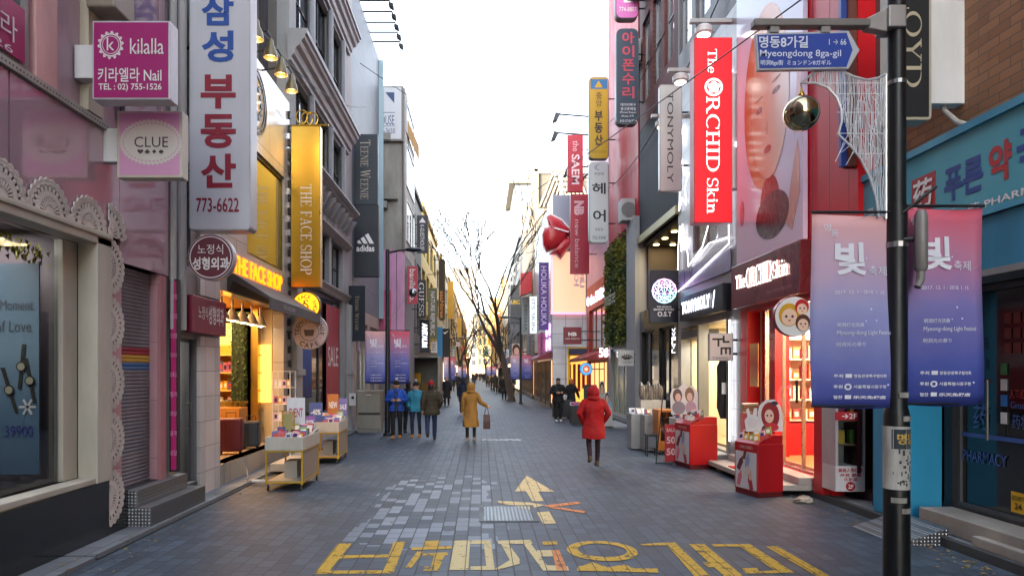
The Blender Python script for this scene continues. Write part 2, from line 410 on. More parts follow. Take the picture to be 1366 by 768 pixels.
def interior(root, s, xw, y0, y1, z0, z1, depth, wm, fm, cm=None, d0=-.26):
    mb = MB()
    fb(mb, s, xw, -depth, -depth+.05, y0, y1, z0, z1)
    fb(mb, s, xw, -depth+.05, d0, y0, y0+.05, z0, z1); fb(mb, s, xw, -depth+.05, d0, y1-.05, y1, z0, z1)
    fb(mb, s, xw, -depth+.05, d0, y0+.05, y1-.05, z1-.05, z1); o = mb.build('interior_wall', wm, root)
    f = MB(); fb(f, s, xw, -depth+.05, d0, y0+.05, y1-.05, z0, z0+.05); f.build('interior_floor', fm, root)
    return o

# ---------------------------------------------------------------- hanging signs
def rrect(x0, x1, z0, z1, r, y, n=5):
    pts = []
    for cx, cz, a0 in ((x1-r, z1-r, 0), (x0+r, z1-r, 90), (x0+r, z0+r, 180), (x1-r, z0+r, 270)):
        for i in range(n+1):
            a = R(a0+90*i/n); pts.append((cx+r*math.cos(a), y, cz+r*math.sin(a)))
    return pts
def sign(name, label, pxr, Y, th, face, edge, texts=(), side=None, wallx=None, rad=0, frame=.03, brackets=2, cat='sign', group=None, boxbr=None, extra=None, glowface=None):
    x0, x1, z0, z1 = prect(*pxr, Y)
    wx = wallx if wallx is not None else (-4.48 if side == 'L' else 5.4)
    root = thing(name, label, cat, ((x0+x1)/2, Y, z0), group)
    p = MB()
    if rad: p.prism(rrect(x0, x1, z0, z1, rad, Y), (0, th, 0))
    else: p.box(x0, x1, Y, Y+th, z0, z1)
    p.build('casing', edge, root, bevel=.008)
    f = MB(); e = frame
    if rad: f.prism(rrect(x0+e, x1-e, z0+e, z1-e, max(rad-e, .01), Y-.004), (0, .003, 0)); f.prism(rrect(x0+e, x1-e, z0+e, z1-e, max(rad-e, .01), Y+th+.001), (0, .003, 0))
    else: f.box(x0+e, x1-e, Y-.004, Y-.001, z0+e, z1-e); f.box(x0+e, x1-e, Y+th+.001, Y+th+.004, z0+e, z1-e)
    f.build('face_panel', face, root)
    by = {}
    for t in texts:
        s_, r_, mode, colm = t[:4]; kw = t[4] if len(t) > 4 else {}
        mb = by.setdefault(colm.name, (MB(), colm))[0]
        text(mb, s_, ('F', Y-.004), prect(*r_, Y), mode, **kw)
    for mb, cm in by.values():
        if mb.f: mb.build('lettering', cm, root, fix=False)
    if extra: extra(root, Y-.004)
    if brackets:
        b = MB(); inner = x0 if wx < 0 else x1; sg = -1 if wx < 0 else 1
        if boxbr:
            hh = (z1-z0)*boxbr/2; zc = (z0+z1)/2; b.box(inner, wx, Y+th*.15, Y+th*.85, zc-hh, zc+hh)
        else:
            for i in range(brackets):
                z = z0+(z1-z0)*((i+.5)/brackets if brackets > 1 else .5); b.tube([(inner-sg*.02, Y+th/2, z), (wx, Y+th/2, z)], .025, 8)
        b.build('bracket', WHITE if boxbr else DARKSTEEL, root)
    return root
def roundsign(name, label, cpx, cpy, rpx, Y, th, face, rim, wallx, extra=None, rimw=.06):
    c = (xp(cpx, Y), Y, zp(cpy, Y)); r = rpx/F*Y
    root = thing(name, label, 'sign', (c[0], Y, c[2]-r))
    MB().disc(c, r, (0, th, 0), 40).build('casing', rim, root, smooth=True, bevel=.006)
    MB().disc((c[0], Y-.006, c[2]), r*(1-rimw), (0, .004, 0), 40).build('face_panel', face, root)
    if extra: extra(root, c, r, Y-.006)
    b = MB(); b.tube([(c[0]+(-r if wallx < 0 else r)*.9, Y+th/2, c[2]), (wallx, Y+th/2, c[2])], .02); b.build('bracket', DARKSTEEL, root)
    return root
# ================================================================ the setting
def struct(name, mb, m): return tag(mb.build(name, m), kind='structure')
def road_material():
    m, nt, p = base('street_pavers')
    g = nd(nt, 'ShaderNodeNewGeometry'); s = nd(nt, 'ShaderNodeSeparateXYZ'); nt.links.new(g.outputs['Position'], s.inputs[0])
    X, Y = s.outputs[0], s.outputs[1]; W, L = .165, .25
    u = mth(nt, 'DIVIDE', X, W); col = mth(nt, 'FLOOR', u); fu = mth(nt, 'FRACT', u)
    wc = nd(nt, 'ShaderNodeTexWhiteNoise'); wc.noise_dimensions = '1D'; nt.links.new(col, wc.inputs['W'])
    v = mth(nt, 'ADD', mth(nt, 'DIVIDE', Y, L), wc.outputs[0]); row = mth(nt, 'FLOOR', v); fv = mth(nt, 'FRACT', v)
    du = mth(nt, 'MULTIPLY', mth(nt, 'MINIMUM', fu, mth(nt, 'SUBTRACT', 1, fu)), W)
    dv = mth(nt, 'MULTIPLY', mth(nt, 'MINIMUM', fv, mth(nt, 'SUBTRACT', 1, fv)), L)
    d = mth(nt, 'MINIMUM', mth(nt, 'MULTIPLY', du, .8), dv)
    j = nd(nt, 'ShaderNodeMapRange'); j.inputs[1].default_value = .003; j.inputs[2].default_value = .0075; j.inputs[3].default_value = 1; j.inputs[4].default_value = 0
    nt.links.new(d, j.inputs[0])
    cb = nd(nt, 'ShaderNodeCombineXYZ'); nt.links.new(col, cb.inputs[0]); nt.links.new(row, cb.inputs[1])
    wn_ = nd(nt, 'ShaderNodeTexWhiteNoise'); wn_.noise_dimensions = '2D'; nt.links.new(cb.outputs[0], wn_.inputs['Vector']); rnd = wn_.outputs[0]
    base_c = mixc(nt, rnd, lin('#343f4b'), lin('#475563'))
    # newer pale pavers let into the middle of the street
    def band(x, a, b, soft):
        r1 = nd(nt, 'ShaderNodeMapRange'); r1.inputs[1].default_value = a-soft; r1.inputs[2].default_value = a+soft; nt.links.new(x, r1.inputs[0])
        r2 = nd(nt, 'ShaderNodeMapRange'); r2.inputs[1].default_value = b-soft; r2.inputs[2].default_value = b+soft; r2.inputs[3].default_value = 1; r2.inputs[4].default_value = 0; nt.links.new(x, r2.inputs[0])
        return mth(nt, 'MULTIPLY', r1.outputs[0], r2.outputs[0])
    patch = mth(nt, 'MULTIPLY', band(X, -1.75, .35, .35), band(Y, 7.1, 13.0, .8))
    pn = nd(nt, 'ShaderNodeTexNoise'); pn.inputs['Scale'].default_value = .9; pn.inputs['Detail'].default_value = 2; nt.links.new(cb.outputs[0], pn.inputs['Vector'])
    pick = mth(nt, 'GREATER_THAN', mth(nt, 'ADD', mth(nt, 'MULTIPLY', rnd, .45), mth(nt, 'MULTIPLY', pn.outputs[0], .9)), mth(nt, 'SUBTRACT', 1.25, mth(nt, 'MULTIPLY', patch, .56)))
    light = mixc(nt, wc.outputs[0], lin('#6f7b88'), lin('#8793a0'))
    c1 = mixc(nt, pick, base_c, light)
    n1 = nd(nt, 'ShaderNodeTexNoise'); n1.inputs['Scale'].default_value = .8; n1.inputs['Detail'].default_value = 10; n1.inputs['Roughness'].default_value = .7; nt.links.new(g.outputs['Position'], n1.inputs['Vector'])
    n2 = nd(nt, 'ShaderNodeTexNoise'); n2.inputs['Scale'].default_value = 55; n2.inputs['Detail'].default_value = 5; nt.links.new(g.outputs['Position'], n2.inputs['Vector'])
    k = mth(nt, 'ADD', mth(nt, 'MULTIPLY', n1.outputs[0], 1.3), mth(nt, 'ADD', mth(nt, 'MULTIPLY', n2.outputs[0], .6), -.02))
    c2 = mixc(nt, 1.0, c1, k, 'MULTIPLY')
    # spots of trodden gum
    vo = nd(nt, 'ShaderNodeTexVoronoi'); vo.inputs['Scale'].default_value = 2.3; nt.links.new(g.outputs['Position'], vo.inputs['Vector'])
    gum = mth(nt, 'MULTIPLY', mth(nt, 'LESS_THAN', vo.outputs['Distance'], .045), .45)
    c3 = mixc(nt, gum, c2, lin('#2b2d30'))
    nt.links.new(mixc(nt, j.outputs[0], c3, lin('#23262a')), p.inputs['Base Color'])
    rr = nd(nt, 'ShaderNodeMapRange'); rr.inputs[3].default_value = .42; rr.inputs[4].default_value = .72; nt.links.new(n1.outputs[0], rr.inputs[0]); nt.links.new(rr.outputs[0], p.inputs['Roughness'])
    bp = nd(nt, 'ShaderNodeBump'); bp.inputs['Strength'].default_value = .55; bp.inputs['Distance'].default_value = .006
    hh = mth(nt, 'ADD', mth(nt, 'SUBTRACT', 1, j.outputs[0]), mth(nt, 'ADD', mth(nt, 'MULTIPLY', rnd, .25), mth(nt, 'MULTIPLY', n2.outputs[0], .3)))
    nt.links.new(hh, bp.inputs['Height']); nt.links.new(bp.outputs[0], p.inputs['Normal'])
    return m
struct('ground', MB().box(-700, 700, -60, 1500, -.6, -.25), M('#56585a', .9))
struct('road', MB().box(-4.16, 5.28, -8, 300, -.24, 0), road_material())
PAVE = GRID('#6d7074', '#2f3133', .6, .3, 'YX', .8, .5, .1, .008)
pv = MB(); pv.box(-12, -4.06, -8, 7.1, -.24, .05); pv.box(-12, -4.1, 7.16, 300, -.24, .05)
struct('pavement', pv, PAVE)
struct('kerb', MB().box(-4.1, -4.06, 7.16, 30, -.2, .02).box(5.28, 5.36, -8, 300, -.24, .1), M('#3d4043', .8, 0, .25, 3, .4))
struct('pavement_right', MB().box(5.36, 14, -8, 300, -.24, .085), PAVE)

# worn yellow and cream road paint, laid on the pavers
def paint_mat(c, hole):
    m, nt, p = base('road_paint'); g = nd(nt, 'ShaderNodeNewGeometry')
    n = nd(nt, 'ShaderNodeTexNoise'); n.inputs['Scale'].default_value = 6.5; n.inputs['Detail'].default_value = 12; n.inputs['Roughness'].default_value = .72
    nt.links.new(g.outputs['Position'], n.inputs['Vector'])
    n2 = nd(nt, 'ShaderNodeTexNoise'); n2.inputs['Scale'].default_value = 38; n2.inputs['Detail'].default_value = 6; nt.links.new(g.outputs['Position'], n2.inputs['Vector'])
    s = nd(nt, 'ShaderNodeSeparateXYZ'); nt.links.new(g.outputs['Position'], s.inputs[0])
    fu = mth(nt, 'FRACT', mth(nt, 'DIVIDE', s.outputs[0], .165)); du = mth(nt, 'MINIMUM', fu, mth(nt, 'SUBTRACT', 1, fu))
    jo = mth(nt, 'LESS_THAN', du, .03)
    a = nd(nt, 'ShaderNodeMapRange'); a.inputs[1].default_value = hole-.05; a.inputs[2].default_value = hole+.05
    nt.links.new(mth(nt, 'ADD', n.outputs[0], mth(nt, 'MULTIPLY', mth(nt, 'SUBTRACT', n2.outputs[0], .5), .5)), a.inputs[0])
    nt.links.new(mth(nt, 'MULTIPLY', a.outputs[0], mth(nt, 'SUBTRACT', 1, mth(nt, 'MULTIPLY', jo, .8))), p.inputs['Alpha'])
    k = nd(nt, 'ShaderNodeMapRange'); k.inputs[3].default_value = .7; k.inputs[4].default_value = 1.15; nt.links.new(n2.outputs[0], k.inputs[0])
    nt.links.new(mixc(nt, 1.0, lin(c), k.outputs[0], 'MULTIPLY'), p.inputs['Base Color']); p.inputs['Roughness'].default_value = .7
    return m
def gpt(px, py, z=.004): Y = F*(H-z)/(py-HY); return (xp(px, Y), Y, z)
def z5(x, y): return gpt(400+x/3.036, 600+y/3.036)
def z6(x, y): return gpt(750+x/3.036, 600+y/3.036)
class Paint(MB):                                  # every stroke is its own thin coat, a hair above the one before
    top = 0
    def poly(s, pts):
        Paint.top += 1; dz = .00009*Paint.top
        return MB.poly(s, [(p[0], p[1], p[2]+dz) for p in pts])
yel = Paint(); crm = Paint(); org = Paint()
for q in ([(155,377),(210,377),(110,500),(55,500)], [(100,487),(375,485),(371,498),(98,500)], [(380,370),(427,370),(380,495),(335,495)], [(165,425),(360,421),(355,433),(155,438)]):
    yel.poly([z5(*p) for p in q])
for q in ([(455,393),(615,387),(617,399),(450,404)], [(505,367),(568,365),(565,388),(500,390)], [(475,410),(500,410),(452,475),(427,475)], [(500,418),(600,412),(600,424),(494,428)],
          [(545,420),(590,418),(560,488),(500,488),(505,470),(530,470)]):
    yel.poly([z5(*p) for p in q])
for q in ([(627,366),(690,364),(682,485),(605,485)], [(693,364),(770,364),(778,378),(690,380)], [(745,380),(775,380),(790,485),(690,485),(692,470),(755,468)],
          [(800,366),(935,362),(942,378),(805,380)], [(815,380),(845,380),(890,440),(890,460),(800,484),(790,480),(850,445)], [(905,378),(935,378),(1000,465),(1085,470),(1090,487),(985,487)]):
    crm.poly([z5(*p) for p in q])
org.poly([z5(*p) for p in [(1020,405),(1050,403),(1085,485),(1040,485)]]); crm.poly([z5(*p) for p in [(960,405),(1018,404),(1026,430),(962,430)]])
for q in ([(980,370),(1040,368),(1045,382),(985,384)], [(1125,470),(1170,465),(1240,470),(1245,490),(1125,488)]):
    yel.poly([z5(*p) for p in q])
# the ring
o = []; i_ = []
for k in range(28):
    a = 2*math.pi*k/28; o.append(z5(1225+142*math.cos(a)+28*math.sin(a), 408+41*math.sin(a))); i_.append(z5(1225+98*math.cos(a)+20*math.sin(a), 405+27*math.sin(a)))
Paint.top += 1
for k in range(28): MB.poly(yel, [(p[0], p[1], p[2]+.00009*Paint.top) for p in (o[k], o[(k+1) % 28], i_[(k+1) % 28], i_[k])])
for q in ([(60,478),(120,452),(180,475),(250,462),(290,478),(385,478),(390,496),(60,488)], [(312,380),(455,372),(600,510),(535,510),(425,385),(330,386)],
          [(512,380),(575,380),(740,515),(660,515)], [(605,380),(760,380),(940,495),(800,500),(795,490),(860,487),(720,390),(615,390)], [(565,455),(640,452),(660,470),(590,475)], [(725,478),(790,476),(800,498),(745,500)],
          [(825,390),(870,388),(1085,510),(1030,510)]):
    yel.poly([z6(*p) for p in q])
# the arrow with its cross strokes and the stub behind
for q in ([(918,103),(1030,168),(965,168),(988,207),(942,207),(915,166),(870,168)], [(800,205),(930,212),(990,222),(930,240),(870,228),(805,213)], [(960,252),(1010,248),(1038,297),(985,299)]):
    crm.poly([z5(*p) for p in q])
for q in ([(985,224),(1130,208),(1138,217),(1010,232)], [(1000,232),(1040,230),(1160,248),(1150,255)]): org.poly([z5(*p) for p in q])
ry = yel.build('road_marking', paint_mat('#c9a22c', .40)); tag(ry, kind='structure')
rc = crm.build('road_marking', paint_mat('#d6c58e', .37)); tag(rc, kind='structure')
ro = org.build('road_marking', paint_mat('#d98a4a', .40)); tag(ro, kind='structure')
tag(MB().poly([gpt(643,585),(gpt(696,585)),gpt(696,587.4),gpt(643,587.4)]).build('road_marking', paint_mat('#b9bec2', .45)), kind='structure')

# manhole
mx0, mx1, my0, my1 = xp(645,9.3), xp(711,9.3), gy(694.5), gy(675)
mh = thing('manhole_cover', 'grey steel drain cover with raised studs set in the pavers', 'drain cover', ((mx0+mx1)/2, (my0+my1)/2, 0))
a = MB(); a.box(mx0-.06, mx1+.06, my0-.06, my0, .001, .010).box(mx0-.06, mx1+.06, my1, my1+.06, .001, .010).box(mx0-.06, mx0, my0, my1, .001, .010).box(mx1, mx1+.06, my0, my1, .001, .010)
a.build('frame', M('#3a3d40', .5, .5), mh)
a = MB(); a.box(mx0+.012, mx1-.012, my0+.012, my1-.012, .001, .006)
for i in range(13):
    for j in range(16):
        x = mx0+.04+(mx1-mx0-.08)*i/12; y = my0+.04+(my1-my0-.08)*j/15; a.box(x-.011, x+.011, y-.016, y+.016, .006, .012)
a.build('cover_plate', M('#7e858a', .45, .7, .2, 6), mh)
lf = MB(); random.seed(3)                        # fallen leaves and litter along the kerbs
for k in range(800):
    if random.random() < .6: x, y = 5.1+random.gauss(0, .16), random.uniform(6.5, 13)
    elif random.random() < .5: x, y = -3.95+random.gauss(0, .15), random.uniform(6.6, 14)
    else: x, y = random.uniform(-3.8, 5), random.uniform(6.8, 22)
    if 5.2 < x < 5.4: continue
    z = .09 if x > 5.36 else .055 if x < -4.06 else .005
    a = random.random()*6.3; l = random.uniform(.012, .035); w = l*.5
    lf.poly([(x+l*math.cos(a), y+l*math.sin(a), z+.004), (x-w*math.sin(a), y+w*math.cos(a), z+.01), (x-l*math.cos(a), y-l*math.sin(a), z+.004), (x+w*math.sin(a), y-w*math.cos(a), z+.002)])
tag(lf.build('leaf_litter', M('#9a8350', .8, 0, .5, 8)), kind='stuff')

# ================================================================ left side of the street
XL = -4.48; L = ('L', XL)
# ---- pink accessories shop
PINKGLASS = M('#c4a2ac', .06, .3, .05, .5, coat=1)
PINK = M('#b98088', .4, 0, .12, 1.2); MAUVE = M('#8f7080', .35, 0, .12)
b1 = thing('pink_shop_building', 'pink glass-fronted shop with white lace trim round its display window', 'building', (XL, 6, 0))
w = MB()
wall(w, -1, XL, 1.5, 8.02, .71, 3.62, [(2.0, 8.0, .71, 3.62)]); wall(w, -1, XL, 8.02, 9.6, .51, 3.34, [(8.4, 9.33, .51, 3.34)])
w.build('wall', GRID('#c4979c', '#a07c82', .45, .8, 'YZ', .35), b1)
w = MB(); fb(w, -1, XL, -.25, -.02, 1.5, 9.6, 4.92, 22); w.build('upper_wall', M('#b99aa2', .4), b1)  # raised out of view so the roofline shades the right side
w = MB(); fb(w, -1, XL, -.02, .05, 6.72, 7.05, 4.92, 15.9); w.build('pilaster', M('#d8a6a0', .5), b1)
w = MB(); shell(w, -1, XL, 1.5, 9.6, 22); w.box(-12, XL, -34, 1.49, .05, 22); w.build('shell', M('#6d5f60', .7), b1)  # unseen wing behind the camera, added to keep the low sun off the street
w = MB(); fb(w, -1, XL, -.25, .06, 1.5, 8.02, .05, .71); fb(w, -1, XL, -.25, .05, 8.02, 8.47, .05, .51); w.build('plinth', M('#16171a', .18, 0, .3, 1, coat=.6), b1, bevel=.006)
w = MB(); fb(w, -1, XL, -.25, -.001, 8.47, 9.6, .05, .5); w.build('threshold', M('#3a3a3c', .6), b1)
w = MB()                                           # mirror-like pink cladding above the window and the shutter
for a, b in ((1.5, 4.1), (4.12, 6.35), (6.37, 8.3)): fb(w, -1, XL, .0, .03, a, b, 3.63, 4.83)
fb(w, -1, XL, .0, .03, 8.31, 9.6, 3.35, 4.83); w.build('fascia', PINKGLASS, b1)
w = MB(); fb(w, -1, XL, .0, .07, 1.5, 8.02, 4.84, 4.92); w.build('trim', M('#a8a39a', .5, .2), b1)
for a in range(40):
    pass
w = MB()
for k in range(60): fb(w, -1, XL, .07, .075, 5.0+k*.05, 5.012+k*.05, 4.87, 4.885)
w.build('trim_bead', M('#5a554e', .6), b1)
# display window: cream frame, glass, inside
w = MB(); fb(w, -1, XL, -.14, .09, 7.72, 8.02, .712, 3.55); fb(w, -1, XL, -.14, .09, 1.5, 8.02, 3.46, 3.62); fb(w, -1, XL, -.14, .07, 1.5, 7.72, .712, .78)
fb(w, -1, XL, -.24, -.14, 7.45, 7.72, .78, 3.46); fb(w, -1, XL, .09, .11, 1.5, 8.02, 3.55, 3.6)
df = w.build('window', M('#bdb6a6', .5, 0, .14), b1, bevel=.012)
g = MB(); fb(g, -1, XL, -.2, -.19, 2, 7.5, .78, 3.46); g.build('pane', GLASS('#dfe3e6', .09), df)
iw = MB(); fb(iw, -1, XL, -2.2, -2.1, 1.6, 7.7, .5, 3.9); fb(iw, -1, XL, -2.1, -.26, 7.6, 7.7, .5, 3.9); fb(iw, -1, XL, -2.1, -.26, 1.6, 1.7, .5, 3.9); fb(iw, -1, XL, -2.1, -.26, 1.7, 7.6, 3.6, 3.7)
iw.build('interior_wall', M('#6a5b60', .6), b1)
iw = MB(); fb(iw, -1, XL, -2.1, -.26, 1.7, 7.6, .5, .62); iw.build('interior_floor', M('#3a3436', .5), b1)
# lace: fans of two rings with open petals
def lace_fan(mb, c, r, a0, a1, plane):
    def P(rr, a): return (XL+.045, c[0]+rr*math.cos(a), c[1]+rr*math.sin(a))
    n = max(4, int(round((a1-a0)/R(15)))); da = (a1-a0)/n; th = (.014, 0, 0)
    for i in range(n):
        s0 = a0+da*i; s1 = s0+da
        for ra, rb in ((.76, .9), (.44, .62), (0.03, .24)):
            mb.prism([P(r*ra, s0), P(r*rb, s0), P(r*rb, s1), P(r*ra, s1)], th)
        mb.prism([P(r*.88, s0), P(r*.95, s0+da*.1), P(r, s0+da*.5), P(r*.95, s1-da*.1), P(r*.88, s1)], th)
        for ra, rb, f in ((.6, .8, .26), (.2, .46, .3)):
            mb.prism([P(r*ra, s0-da*f), P(r*rb, s0-da*f), P(r*rb, s0+da*f), P(r*ra, s0+da*f)], th)
    mb.prism([P(r*.6, a1-da*.18), P(r*.8, a1-da*.18), P(r*.8, a1), P(r*.6, a1)], th)
lc = MB()
for k in range(7): lace_fan(lc, (7.62-.7*k, 3.62), .36, 0, math.pi, L)
for k in range(5): lace_fan(lc, (8.02, 3.25-.69*k), .35, -math.pi/2, math.pi/2, L)
lace_fan(lc, (8.02, 3.62), .4, 0, math.pi/2, L)
lc.build('lace_trim', M('#ddd3c8', .6), b1)
# roller shutter
pr = []; n = 58
sh = MB()
for k in range(n):
    z = .5+(3.34-.5)*k/n; dz = (3.34-.5)/n; q = 0
    zm = z+dz/2
    sh.cur = 1 if 2.2 < zm < 2.29 else 2 if 2.12 < zm <= 2.2 else 3 if 2.04 < zm <= 2.12 else 0
    sh.prism([(XL-.115, 8.4, z), (XL-.106, 8.4, z+dz*.3), (XL-.105, 8.4, z+dz*.75), (XL-.118, 8.4, z+dz*.98), (XL-.13, 8.4, z+dz*.98), (XL-.13, 8.4, z)], (0, .93, 0))
sh.build('shutter', [M('#86848a', .5, .35, .3, 2.2), M('#9c2a3a', .5), M('#caa23a', .5), M('#3f6ea0', .5)], b1)
w = MB(); fb(w, -1, XL, .0, .04, 9.34, 9.5, .5, 3.33); w.build('door_post', M('#b77f84', .4), b1)
# upper windows
wu = window(b1, -1, XL, 3.2, 6.62, 4.95, 8.2, M('#8f8c88', .4, .3), DARKGLASS('#59636a'), 1, 1, -.03)
st = MB(); text(st, '라', L, (6.2, 6.42, 5.1, 5.34), 'h', .0, off=.065); text(st, '526', L, (5.98, 6.36, 4.985, 5.055), 'h', .0, off=.065)
v = MB(); fb(v, -1, XL, .045, .05, 3.3, 6.55, 4.98, 5.5); v.build('sticker', M('#a01a55', .4), wu); st.build('lettering', M('#d9c8ce', .5), wu, fix=False)
for (a, b, c, d) in ((8.3, 9.4, 5.1, 7.6), (8.3, 9.4, 8.3, 10.8)): window(b1, -1, XL, a, b, c, d, M('#a08890', .4), DARKGLASS('#8a6a78'), 1, 2, -.05)
w = MB(); fb(w, -1, XL, -.02, .08, 7.56, 7.86, 3.63+1.3, 12); w.build('column', M('#b9ae98', .6), b1)
w = MB(); fb(w, -1, XL, .08, .4, 7.5, 7.95, 6.05, 6.9); w.build('vent_box', M('#8a8272', .5, .2), b1, bevel=.02)
w = MB(); w.tube([(XL+.12, 8.05, 7.2), (XL+.12, 8.2, 6.3), (XL+.12, 8.2, 4.9)], .03); w.build('pipe', M('#33343a', .4), b1)
# poster hanging in the display window and the garland over it
pr_ = MB(); Yp = 7.2; pr_.box(XL-1.1, XL-.24, Yp, Yp+.02, .9, 3.15)
po = thing('window_poster', 'pale blue watch poster hanging inside the lace-trimmed window', 'poster', (XL-.67, Yp, .9))
pr_.build('sheet', RAMP([(0, '#41627e'), (.6, '#6f8796'), (1, '#4a5c6a')], 'Z', 0, 2.2), po)
q = MB(); text(q, '39900', ('F', Yp), (XL-.6, XL-.3, 1.3, 1.42)); q.build('lettering', M('#3b3f8f'), po, fix=False)
q = MB(); text(q, 'Just Moment', ('F', Yp), (XL-.85, XL-.3, 2.62, 2.76)); text(q, 'of Love', ('F', Yp), (XL-.7, XL-.32, 2.42, 2.54)); q.build('lettering', M('#4a4e58'), po, fix=False)
q = MB()
for x, z, a in ((-.55, 1.8, .3), (-.42, 2.05, -.1), (-.33, 1.9, .2), (-.72, 2.15, .1)):
    q.prism([(XL+x-.018+a*.25, Yp-.004, z-.24), (XL+x+.018+a*.25, Yp-.004, z-.24), (XL+x+.022-a*.25, Yp-.004, z+.24), (XL+x-.022-a*.25, Yp-.004, z+.24)], (0, -.004, 0)); q.disc((XL+x, Yp-.012, z), .055, (0, -.004, 0), 20)
q.build('watch_print', M('#34332c', .5), po)
q = MB()
for x, z in ((-.55, 1.8), (-.42, 2.05), (-.33, 1.9), (-.72, 2.15)): q.disc((XL+x, Yp-.018, z), .04, (0, -.002, 0), 16)
q.build('dial_print', M('#a8a48c', .4), po)
q = MB()
for x, z in ((-.8, 2.3), (-.75, 1.45), (-.36, 1.62), (-.8, 1.15)):
    for k in range(3):
        a = R(60*k); q.prism([(XL+x+.09*math.cos(a)+.012*math.sin(a), Yp-.003, z+.09*math.sin(a)-.012*math.cos(a)), (XL+x+.09*math.cos(a)-.012*math.sin(a), Yp-.003, z+.09*math.sin(a)+.012*math.cos(a)),
            (XL+x-.09*math.cos(a)-.012*math.sin(a), Yp-.003, z-.09*math.sin(a)+.012*math.cos(a)), (XL+x-.09*math.cos(a)+.012*math.sin(a), Yp-.003, z-.09*math.sin(a)-.012*math.cos(a))], (0, -.003, 0))
q.build('snowflake_print', WHITE, po)
gl = MB(); random.seed(5)
for k in range(500):
    y = random.uniform(4.6, 7.5); x = XL-.4+random.gauss(0, .05); z = 3.3+random.gauss(0, .06); a = random.random()*6.3
    gl.poly([(x, y, z), (x+.04*math.cos(a), y+.04*math.sin(a), z+.02), (x+.02*math.cos(a+.6), y+.05*math.sin(a+.6), z-.04)])
tag(gl.build('garland', M('#8a8420', .7, 0, .4, 6), loc=(XL-.4, 6, 3.2)), 'dry yellow-green garland along the top of the display window', 'garland')
area('display_light', (XL-1.0, 6.3, 3.55), (.8, 2.2), 34, (1, .95, .9))  # unseen area light, added to brighten the window interior
for k, (x, y, h_, c_) in enumerate(((-1.3, 7.3, 1.0, '#8a3a4a'), (-.6, 6.6, .5, '#6a2a3a'), (-1.6, 6.9, 1.3, '#b8a8a8'))):
    q = MB(); q.box(XL+x-.18, XL+x+.18, y-.18, y+.18, .62, .62+h_); q.box(XL+x-.12, XL+x+.12, y-.12, y+.12, .62+h_, .7+h_); tag(q.build('display_plinth', M(c_, .4), loc=(XL+x, y, .62), bevel=.01), ('dark pink', 'low maroon', 'tall pale')[k]+' display plinth inside the lace-trimmed window', 'plinth')
# step and watch-shop signs
DP = MC.setdefault('dp', None)
def diamond():
    m, nt, p = base('diamond_plate'); tc = nd(nt, 'ShaderNodeTexCoord')
    mp = nd(nt, 'ShaderNodeMapping'); mp.inputs['Rotation'].default_value = (R(45), R(45), R(45)); nt.links.new(tc.outputs['Object'], mp.inputs[0])
    w1 = nd(nt, 'ShaderNodeTexVoronoi'); w1.inputs['Scale'].default_value = 24; w1.inputs['Randomness'].default_value = 0; nt.links.new(tc.outputs['Object'], w1.inputs['Vector'])
    f = nd(nt, 'ShaderNodeMapRange'); f.inputs[1].default_value = .2; f.inputs[2].default_value = .45; f.inputs[3].default_value = 1; f.inputs[4].default_value = 0; nt.links.new(w1.outputs['Distance'], f.inputs[0])
    nt.links.new(mixc(nt, f.outputs[0], lin('#77797c'), lin('#b4b6b8')), p.inputs['Base Color'])
    p.inputs['Metallic'].default_value = .9; p.inputs['Roughness'].default_value = .38
    b = nd(nt, 'ShaderNodeBump'); b.inputs['Strength'].default_value = .8; b.inputs['Distance'].default_value = .01; nt.links.new(f.outputs[0], b.inputs['Height']); nt.links.new(b.outputs[0], p.inputs['Normal'])
    return m
DP = diamond()
tag(MB().box(-4.47, -4.15, 8.47, 10.15, .05, .29).build('metal_step', DP, loc=(-4.3, 9.3, .05), bevel=.008), 'lower studded steel step standing on the kerb below the shutter', 'step')
tag(MB().box(-4.478, -4.33, 8.49, 9.95, .295, .5).build('metal_step', DP, loc=(-4.4, 9.2, .295), bevel=.008), 'upper studded steel step right under the grey roller shutter', 'step')

WTXT = M('#e6e2e0', .5, 0, .05); DTXT = M('#4a3f44', .5); BLUET = M('#1c4c9c', .45); REDT = M('#8f1730', .45); MAG = M('#a0176a', .45, 0, .05)
def crest(root, y):
    Y = y; c = (xp(148, 7.4), zp(60, 7.4)); k = 7.4/F
    m = MB()
    for i in range(28):
        a = 2*math.pi*i/28; b = 2*math.pi*(i+1)/28
        def pt(r, a): return (c[0]+r*k*math.cos(a), Y-.004, c[1]+r*k*(1.02*math.sin(a) if math.sin(a) > 0 else 1.12*math.sin(a)))
        m.prism([pt(13, a), pt(14.6, a), pt(14.6, b), pt(13, b)], (0, .003, 0))
        m.prism([pt(10.6, a), pt(11.4, a), pt(11.4, b), pt(10.6, b)], (0, .003, 0))
        if i % 2 == 0: m.prism([pt(15.2, a-.05), pt(18, a+.1), pt(16, b+.05), pt(15, b)], (0, .003, 0))
    text(m, 'k', ('F', Y), prect(143, 51, 153, 68, 7.4)); m.build('crest', WTXT, root, fix=False)
sign('hanging_sign', 'square magenta nail-salon box sign with a white crest on pink building', (123,28,227,133), 7.4, .2, MAG, M('#c9c6cc', .35, .1),
     [('kilalla', (174,52,219,73), 'h', WTXT), ('nail cafe', (180,67.5,213,70.5), 'h', WTXT), ('키라엘라 Nail', (131,91,216,110), 'h', WTXT, dict(bold=.01)), ('TEL : 02) 755-1526', (132,112,216,123), 'h', WTXT, dict(bold=.015))], 'L', boxbr=.42, extra=crest, frame=.02)
